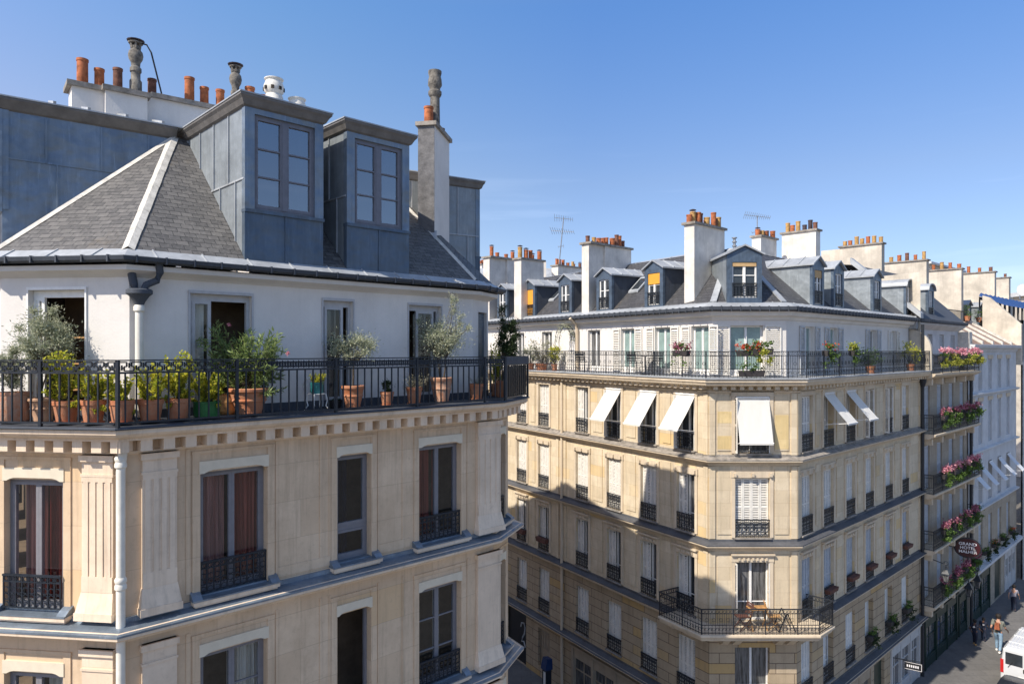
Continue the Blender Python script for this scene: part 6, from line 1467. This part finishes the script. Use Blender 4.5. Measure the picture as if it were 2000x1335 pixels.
# ------------------------------------------------------------------ signs
def text_mesh(name, body, size, mat, M4, parent, ext=.006, sx=1):
    cu = bpy.data.curves.new(name, 'FONT'); cu.body = body; cu.size = size; cu.align_x = 'CENTER'; cu.align_y = 'CENTER'; cu.extrude = ext; cu.offset = size*.02
    tmp = bpy.data.objects.new('tmp', cu); col.objects.link(tmp); dg = bpy.context.evaluated_depsgraph_get(); me = bpy.data.meshes.new_from_object(tmp.evaluated_get(dg))
    bpy.data.objects.remove(tmp); bpy.data.curves.remove(cu); q = MB(); X, Y_, c = M4; Nn = X.cross(Y_)
    q.v = [tuple(c + X*v.co.x*sx + Y_*v.co.y + Nn*v.co.z) for v in me.vertices]; q.f = [tuple(p.vertices) for p in me.polygons]; bpy.data.meshes.remove(me)
    return q.build(name, mat, parent)
aa = FR.at(1890, .75); c = FR.P(aa, .75, zt(1069, FR.P(aa, .75, 0).y)); t = thing('hanging_sign', tuple(c), 'dark red oval hotel sign with white capitals on an iron bracket', 'sign')
X_ = Vector((1, .18, 0)).normalized(); Y_ = Vector((0,0,1)); Nn = X_.cross(Y_)       # faces the viewer, set square to the wall
X_ = v3(FR.n, 0).lerp(Vector((1,0,0)), .35).normalized(); Nn = X_.cross(Y_)
q = MB(); N = 28; rx, rz = .55, .47
A = [c + X_*rx*math.cos(2*math.pi*k/N) + Y_*rz*math.sin(2*math.pi*k/N) + Nn*.05 for k in range(N)]; B = [p - Nn*.10 for p in A]
q.face(A); q.face(B[::-1])
for k in range(N): q.face([A[k], B[k], B[(k+1)%N], A[(k+1)%N]])
q.build('board', 'signred', t); q = MB()
for k in range(N): q.bar(c + X_*(rx+.01)*math.cos(2*math.pi*k/N) + Y_*(rz+.01)*math.sin(2*math.pi*k/N), c + X_*(rx+.01)*math.cos(2*math.pi*(k+1)/N) + Y_*(rz+.01)*math.sin(2*math.pi*(k+1)/N), .03, .12)
q.bar(c - X_*rx, FR.P(aa-.3, 0, c.z), .04); q.build('bracket', 'iron', t)
for body, dz, sz in (('GRAND', .2, .21), ('HOTEL', .0, .21), ('MALHER', -.2, .20)): text_mesh('lettering', body, sz, 'letters', (X_, Y_, c + Nn*.056 + Y_*dz), t, .003, 1.05)
aa = 9.6; c = FR.P(aa, .75, zt(1300, FR.P(aa,.75,0).y)); t = thing('hanging_sign', tuple(c), 'small black rectangular shop sign hung over the white shopfront', 'sign'); X_ = v3(FR.n, 0).lerp(Vector((1,0,0)), .3).normalized(); Nn = X_.cross(Y_)
q = MB()
def slab_(c, hx, hz, d, q=None):
    a = [c - X_*hx - Y_*hz, c + X_*hx - Y_*hz, c + X_*hx + Y_*hz, c - X_*hx + Y_*hz]; q.hexa([p - Nn*d for p in a] + [p + Nn*d for p in a])
slab_(c, .36, .17, .025, q); q.build('board', 'signblack', t); q = MB()
for s in (-1, 1): slab_(c + X_*.33*s, .008, .15, .03, q); slab_(c + Y_*.145*s, .33, .008, .03, q)
for k in range(6): slab_(c + X_*(-.2+.08*k) + Y_*.0, .024, .05, .029, q)
q.build('lettering', 'letters', t); q = MB(); q.bar(FR.P(aa-.35, .02, c.z+.25), c + Y_*.25 + X_*.3, .03); q.bar(c + Y_*.17, c + Y_*.25, .02); q.build('bracket', 'iron', t)
# lanterns
def lantern(p, fr, a, label, arm=.9, s=1.0):
    t = thing('wall_lantern', tuple(p), label, 'street lamp'); q = MB()
    q.lathe(p, [(.10*s,0),(.17*s,.36*s)], 4, False); q.build('lamp_glass', 'glass_c', t); q = MB()
    q.lathe(p + Vector((0,0,.36*s)), [(.24*s,-.02),(.22*s,.03),(.10*s,.2*s),(.03,.24*s),(.03,.34*s)], 4); q.lathe(p, [(.11*s,-.03),(.11*s,.01)], 4); q.build('lamp_frame', 'iron_b', t); q = MB()
    q.tube([p+Vector((0,0,.68*s)), p+Vector((0,0,.8*s)), fr.P(a, .25, p.z+.95*s), fr.P(a, 0, p.z+1.0*s)], .02, 6); q.ring(p+Vector((0,0,.86*s)) , v3(fr.n,0), Vector((0,0,1)), .09, .02, 10); q.build('bracket', 'iron_b', t)
a = H0+.45; lantern(FR.P(a, .95, zt(1135, FR.P(a,.95,0).y)), FR, a, 'dark wall lantern on a scrolled bracket beside the lowest flowered balcony')
for u, v, lab in ((1892, 1163, 'nearer of two square lanterns over the dark green shopfront'), (1909, 1147, 'farther of two square lanterns over the dark green shopfront')):
    a = FR.at(u, .7); lantern(FR.P(a, .7, zt(v, FR.P(a,.7,0).y)), FR, a, lab, s=1.15)
# parking meter on the left pavement
Y = 31.0; p = Vector((68/F*Y, Y, G+.12)); t = thing('parking_meter', tuple(p), 'dark ticket machine with blue hood and white panel on the shaded pavement', 'parking meter')
f = Frame((p.x, p.y), dL); q = MB(); q.box(f, -.16, .16, -.14, .14, p.z, p.z+1.25); q.box(f, -.19, .19, -.17, .17, p.z, p.z+.12); q.build('body', 'iron_b', t)
q = MB(); q.hexa([f.P(-.2,.2,p.z+1.25), f.P(.2,.2,p.z+1.25), f.P(.2,-.18,p.z+1.25), f.P(-.2,-.18,p.z+1.25), f.P(-.17,.1,p.z+1.75), f.P(.17,.1,p.z+1.75), f.P(.17,-.18,p.z+1.7), f.P(-.17,-.18,p.z+1.7)]); q.build('hood', 'bluebox', t)
q = MB(); q.box(f, -.06, .1, .14, .15, p.z+.55, p.z+1.15); q.build('panel', 'white', t)
# ------------------------------------------------------------------ people (one skinned body each, clothing over it)
def skin_mesh(name, V, E, rad, mat, parent, sub=2, root=0):
    me = bpy.data.meshes.new('tmp'); me.from_pydata([tuple(v) for v in V], E, []); o = bpy.data.objects.new('tmp', me); col.objects.link(o)
    sk = o.modifiers.new('s', 'SKIN'); sk.use_smooth_shade = True; ss = o.modifiers.new('u', 'SUBSURF'); ss.levels = sub
    for i, d in enumerate(me.skin_vertices[0].data): d.radius = (rad[i] if isinstance(rad[i], tuple) else (rad[i], rad[i])); d.use_root = (i == root)
    dg = bpy.context.evaluated_depsgraph_get(); out = bpy.data.meshes.new_from_object(o.evaluated_get(dg)); bpy.data.objects.remove(o); bpy.data.meshes.remove(me)
    out.materials.clear(); out.materials.append(M[mat]); out.name = name; r = bpy.data.objects.new(name, out); col.objects.link(r); r.parent = parent; return r
def person(loc, H, rz, label, top, bottom, skin='skin', stride=.16, lean=0., armswing=.18, longs=True, slim=1.0, group=None, bag=None, shoes='white', badge=None, elbow=.15):
    """local frame: +y is where the figure walks; heights as fractions of H"""
    t = thing('person', loc, label, 'person', group, rz); h = H
    def p(x, y, z): return Vector((x*h, (y + lean*max(0, z-.5))*h, z*h))
    s = stride; sw = armswing
    J = dict(pel=p(0,0,.53), wai=p(0,0,.61), che=p(0,.0,.73), nec=p(0,.0,.835), hb=p(0,.012,.875), hd=p(0,.018,.93),
             hL=p(-.055,0,.50), kL=p(-.058,s*.75,.285), aL=p(-.058,s*.7,.045), tL=p(-.062,s*.7+.10,.018), hR=p(.055,0,.50), kR=p(.058,-s*.15,.28), aR=p(.058,-s*.95,.07), tR=p(.062,-s*.95+.09,.018),
             sL=p(-.105,0,.80), eL=p(-.145,-sw*.6,.64), wL=p(-.15,-sw*.5+elbow,.50), fL=p(-.148,-sw*.5+elbow+.03,.45), sR=p(.105,0,.80), eR=p(.145,sw*.3,.64), wR=p(.15,sw*.9+elbow,.51), fR=p(.148,sw*.95+elbow+.03,.46))
    ks = list(J); V = [J[k] for k in ks]; I = {k: i for i, k in enumerate(ks)}
    r = dict(pel=.078, wai=.068, che=.088, nec=.036, hb=.046, hd=.062, hL=.052, kL=.033, aL=.02, tL=.016, hR=.052, kR=.033, aR=.02, tR=.016, sL=.033, eL=.023, wL=.015, fL=.018, sR=.033, eR=.023, wR=.015, fR=.018)
    E = [('pel','wai'),('wai','che'),('che','nec'),('nec','hb'),('hb','hd'),('pel','hL'),('hL','kL'),('kL','aL'),('aL','tL'),('pel','hR'),('hR','kR'),('kR','aR'),('aR','tR'),('che','sL'),('sL','eL'),('eL','wL'),('wL','fL'),('che','sR'),('sR','eR'),('eR','wR'),('wR','fR')]
    EI = [(I[a], I[b]) for a, b in E]
    skin_mesh('body', V, EI, [(r[k]*h*slim, r[k]*h*slim*(.72 if k in ('pel','wai','che') else 1)) for k in ks], skin, t)
    # fingers: five short chains at each hand
    for sd, w_, f_ in ((-1,'wL','fL'), (1,'wR','fR')):
        q = MB()
        for k in range(4):
            b = J[f_] + Vector((0, (k-1.5)*.011*h, 0)); q.tube([b, b + Vector((0,.002,-.018-.003*(k in (1,2)))) *h, b + Vector((-sd*.006,.006,-.032-.004*(k in (1,2))))*h], .0048*h, 5)
        b = J[w_].lerp(J[f_], .5); q.tube([b, b + Vector((-sd*.006,.016,-.012))*h, b + Vector((-sd*.008,.02,-.028))*h], .005*h, 5); q.build('fingers', skin, None, True).parent = t
    def cloth(name, keys, edges, extra, mat, ky):
        kk = list(keys); VV = [J[k] if k in J else ky[k] for k in kk]; ii = {k: i for i, k in enumerate(kk)}
        skin_mesh(name, VV, [(ii[a], ii[b]) for a, b in edges], [((r.get(k, extra.get(k, .03)) + .012)*h*slim if k not in extra else extra[k]*h*slim, (r.get(k,.03)*(.78 if k in ('pel','wai','che') else 1) + .012)*h*slim if k not in extra else extra[k]*h*slim*(.8 if k in ('hem','col') else 1)) for k in kk], mat, t)
    ky = dict(hem=p(0,0,.47 if longs else .50), col=p(0,0,.815), mL=J['sL'].lerp(J['eL'], .75), mR=J['sR'].lerp(J['eR'], .75))
    cloth('shirt', ['wai','hem','che','col','sL','mL','sR','mR'], [('wai','hem'),('wai','che'),('che','col'),('che','sL'),('sL','mL'),('che','sR'),('sR','mR')], dict(hem=.094, mL=.036, mR=.036, col=.05), top, ky)
    cloth('trousers', ['pel','up','hL','kL','aL','hR','kR','aR'], [('pel','up'),('pel','hL'),('hL','kL'),('kL','aL'),('pel','hR'),('hR','kR'),('kR','aR')], dict(up=.074, aL=.032, aR=.032), bottom, dict(up=p(0,0,.585)))
    q = MB(); c = J['hd'] + Vector((0,-.012*h,.012*h)); q.lathe(c, [(.02*h,-.075*h),(.058*h,-.05*h),(.068*h,0),(.06*h,.04*h),(.035*h,.06*h),(.005*h,.066*h)], 14); q.build('hair', 'hair', None, True).parent = t
    q = MB(); c = J['hd'] + Vector((0,.062*h,0))
    for sx_ in (-1, 1): q.lathe(c + Vector((sx_*.022*h, -.006*h, .002*h)), [(.001,-.006*h),(.007*h,0),(.001,.006*h)], 6)
    q.bar(c + Vector((-.018*h,-.006*h,-.034*h)), c + Vector((.018*h,-.006*h,-.034*h)), .006*h); q.build('face_features', 'hair', None).parent = t
    q = MB(); q.hexa([c+Vector((-.009*h,-.01*h,-.02*h)), c+Vector((.009*h,-.01*h,-.02*h)), c+Vector((.006*h,.014*h,-.018*h)), c+Vector((-.006*h,.014*h,-.018*h)), c+Vector((-.004*h,-.008*h,.01*h)), c+Vector((.004*h,-.008*h,.01*h)), c+Vector((.003*h,0,.008*h)), c+Vector((-.003*h,0,.008*h))]); q.build('nose', skin, None).parent = t
    for a_, t_ in (('aL','tL'),('aR','tR')):
        q = MB(); a = J[a_]; b = J[t_]; q.tube([a + Vector((0,-.03*h,-.02*h)), a.lerp(b,.5)+Vector((0,0,-.004*h)), b + Vector((0,.02*h,-.002*h))], [.026*h, .028*h, .018*h], 8); q.build('shoe', shoes, None, True).parent = t
    if bag == 'back':
        q = MB(); f = ID; B = J['che'] + Vector((0,-.12*h,-.01*h)); q.hexa([B+Vector((-.06,-.05,-.09))*h*1, B+Vector((.06,-.05,-.09))*h, B+Vector((.06,.035,-.09))*h, B+Vector((-.06,.035,-.09))*h, B+Vector((-.045,-.03,.07))*h, B+Vector((.045,-.03,.07))*h, B+Vector((.045,.035,.07))*h, B+Vector((-.045,.035,.07))*h]); q.build('rucksack', 'leather', None).parent = t
        q = MB(); q.bar(J['sL'] + Vector((.03,-.06,.03))*h, B + Vector((.05,.0,-.06))*h, .02*h); q.build('strap', 'iron', None).parent = t
    if badge: q = MB(); q.lathe(Vector((0,0,0)), [(.04*h,0),(.04*h,.004*h)], 14); q.v = [(v[0], -.088*h*slim - v[2] - .004, v[1] + .72*h) for v in q.v]; q.build('back_print', badge, None).parent = t
    return t
def gp(u, v, z=G+.12): Y = -z * F / (v - HV); return ((u-1000)/F*Y, Y, z)
hd_ = math.atan2(dR.y, dR.x) - math.pi/2
person(gp(1950, 1272), 1.93, hd_, 'man in grey-green T-shirt and light jeans with a small brown rucksack, walking away', 'tee', 'jeans', 'skin', .15, .02, bag='back')
person(gp(1904, 1258), 1.32, hd_-.1, 'child in dark clothes with a pale print on the back, nearer the shopfront', 'navy', 'navy', 'skin_d', .10, 0, longs=False, shoes='pot_y', badge='letters')
person(gp(1921, 1250), 1.22, hd_+.1, 'child in dark clothes walking on the road side of the other child', 'navy', 'navy', 'skin_d', .12, 0, longs=False, shoes='navy', badge='letters')
person(gp(1980, 1192), 1.52, hd_, 'stooping figure in mauve-grey shirt and black trousers walking up the pavement', 'greyshirt', 'navy', 'skin', .08, .10, elbow=.02, shoes='navy')
# ------------------------------------------------------------------ vehicles
def loft(mb, fr, secs):
    """closed outline per station along n; secs: (n, [(a,z),...])"""
    rings = [[fr.P(a, n, z) for a, z in pts] for n, pts in secs]; k = len(rings[0])
    for A, B in zip(rings, rings[1:]):
        for j in range(k): mb.face([A[j], A[(j+1)%k], B[(j+1)%k], B[j]])
    mb.face(rings[0][::-1]); mb.face(rings[-1])
def wheel(par, fr, a, n, z, r=.33, w=.2, side=1):
    q = MB(); N = 20
    def circ(rr, aa): return [fr.P(aa, n + rr*math.cos(2*math.pi*k/N), z + r + rr*math.sin(2*math.pi*k/N)) for k in range(N)]
    a0, a1 = a, a + side*w; A = circ(r*.96, a0); B = circ(r, a0+side*.03); C = circ(r, a1-side*.03); D = circ(r*.96, a1)
    for P_, Q_ in ((A,B),(B,C),(C,D)):
        for k in range(N): q.face([P_[k], P_[(k+1)%N], Q_[(k+1)%N], Q_[k]])
    q.face(A); q.face(D[::-1]); o = q.build('wheel', 'tyre', par, True); q = MB(); q.face(circ(r*.62, a-side*.004)); q.build('rim', 'chrome', o)
# delivery van: frame a across the rear (left to right), n toward the rear bumper
vp = Vector(((1953-1000)/F*32.1, 32.1)); fv = Frame(vp, (dR.y, -dR.x)); zr = G
van = thing('delivery_van', tuple(fv.P(.95, -2.4, zr)), 'white panel van with ribbed roof parked facing away, tall red rear lights', 'van')
def vs(n, zt_, ins, zb=.32, wd=1.9):
    return (n, [(.06+ins,zr+zb), (.0+ins,zr+zb+.15), (.0+ins,zr+1.0), (.03+ins,zr+1.25), (.10+ins,zr+zt_-.12), (.22+ins,zr+zt_), (wd-.22-ins,zr+zt_), (wd-.10-ins,zr+zt_-.12), (wd-.03-ins,zr+1.25), (wd-ins,zr+1.0), (wd-ins,zr+zb+.15), (wd-.06-ins,zr+zb)])
q = MB(); loft(q, fv, [vs(.0,1.86,.05), vs(-.05,1.94,.01), vs(-.4,1.97,0), vs(-3.3,1.95,0), vs(-3.9,1.70,.06), vs(-4.1,1.15,.05), vs(-4.8,1.0,.08), vs(-4.95,.75,.14)]); q.build('body', 'carwhite', van)
q = MB()
for k in range(11): a = .30 + .13*k; q.box(fv, a-.018, a+.018, -3.2, -.3, zr+1.955, zr+1.985)
for k in range(3): q.box(fv, .2, 1.7, -2.8+k*1.0, -2.74+k*1.0, zr+1.96, zr+2.0)
q.build('roof_rib', 'carwhite', van)
for x0, x1 in ((.16, .91), (.99, 1.74)):
    q = MB(); q.box(fv, x0, x1, -.02, .012, zr+.45, zr+1.82); o = q.build('rear_door', 'carwhite', van); q = MB(); q.box(fv, x0+.05, x1-.05, .010, .02, zr+1.18, zr+1.72); q.build('rear_window', 'glass_d', o)
    q = MB(); q.bar(fv.P(x0+.15,.03,zr+1.05), fv.P(x0+.32,.035,zr+1.32), .02); q.build('wiper', 'tyre', o)
for a in (.02, 1.76): 
    q = MB(); q.box(fv, a, a+.12, -.06, .02, zr+.75, zr+1.35); q.build('tail_light', 'redlamp', van); 
q = MB(); q.box(fv, .05, 1.85, -.05, .10, zr+.32, zr+.5); q.build('bumper', 'carblack', van); q = MB(); q.box(fv, .7, 1.2, .012, .024, zr+.62, zr+.74); q.build('number_plate', 'white', van); q = MB(); q.box(fv, .88, .95, .012, .04, zr+.95, zr+1.12); q.build('door_handle', 'tyre', van)
for n in (-.8, -3.9): wheel(van, fv, .0, n, zr); wheel(van, fv, 1.9, n, zr, side=-1)
q = MB(); q.box(fv, -.006, .0+.02, -2.9, -2.0, zr+1.2, zr+1.65); q.build('side_window', 'glass_d', van)
# dark car behind it
cp = Vector((20.95, 30.3)); fc = Frame(cp, (dR.y, -dR.x)); car = thing('parked_car', tuple(fc.P(.88, -.2, zr)), 'black hatchback with shiny roof close behind the white van', 'car')
def cs_(n, prof): return (n, [(a, zr+z) for a, z in prof])
def sec(zt_, tum, ins=0, zb=.25): return [(.05+ins,zb), (ins,zb+.2), (ins,.75), (.05+ins,.92 if zt_ > .95 else zt_-.04), (tum,zt_), (1.76-tum,zt_), (1.71-ins,.92 if zt_ > .95 else zt_-.04), (1.76-ins,.75), (1.76-ins,zb+.2), (1.71-ins,zb)]
q = MB(); loft(q, fc, [cs_(2.1, sec(.72,.2,.12)), cs_(2.0, sec(.92,.14,.03)), cs_(1.75, sec(1.1,.2)), cs_(1.2, sec(1.42,.27)), cs_(.3, sec(1.46,.26)), cs_(-.4, sec(1.40,.27)), cs_(-1.1, sec(.98,.18)), cs_(-1.9, sec(.86,.16,.03)), cs_(-2.05, sec(.62,.2,.12))]); q.build('body', 'carblack', car, True)
q = MB(); q.hexa([fc.P(.25,-1.06,zr+1.02), fc.P(1.51,-1.06,zr+1.02), fc.P(1.48,-1.02,zr+1.0), fc.P(.28,-1.02,zr+1.0), fc.P(.32,-.45,zr+1.40), fc.P(1.44,-.45,zr+1.40), fc.P(1.44,-.42,zr+1.38), fc.P(.32,-.42,zr+1.38)]); q.build('windscreen', 'glass_d', car)
q = MB(); q.hexa([fc.P(.27,1.72,zr+1.13), fc.P(1.49,1.72,zr+1.13), fc.P(1.49,1.68,zr+1.11), fc.P(.27,1.68,zr+1.11), fc.P(.32,1.24,zr+1.42), fc.P(1.44,1.24,zr+1.42), fc.P(1.44,1.21,zr+1.40), fc.P(.32,1.21,zr+1.40)]); q.build('rear_window', 'glass_d', car)
for a in (.05, 1.56):
    q = MB(); q.box(fc, a, a+.15, 1.9, 2.06, zr+.7, zr+.88); q.build('tail_light', 'redlamp', car); q = MB(); q.box(fc, a, a+.15, -2.04, -1.85, zr+.55, zr+.7); q.build('headlight', 'chrome', car)
for n in (1.3, -1.3): wheel(car, fc, -.004, n, zr, .31); wheel(car, fc, 1.764, n, zr, .31, side=-1)
# ------------------------------------------------------------------ lift everything so that the street is at zero
for o in list(col.objects):
    if o.parent is None: o.location.z += -G
bpy.context.view_layer.update()
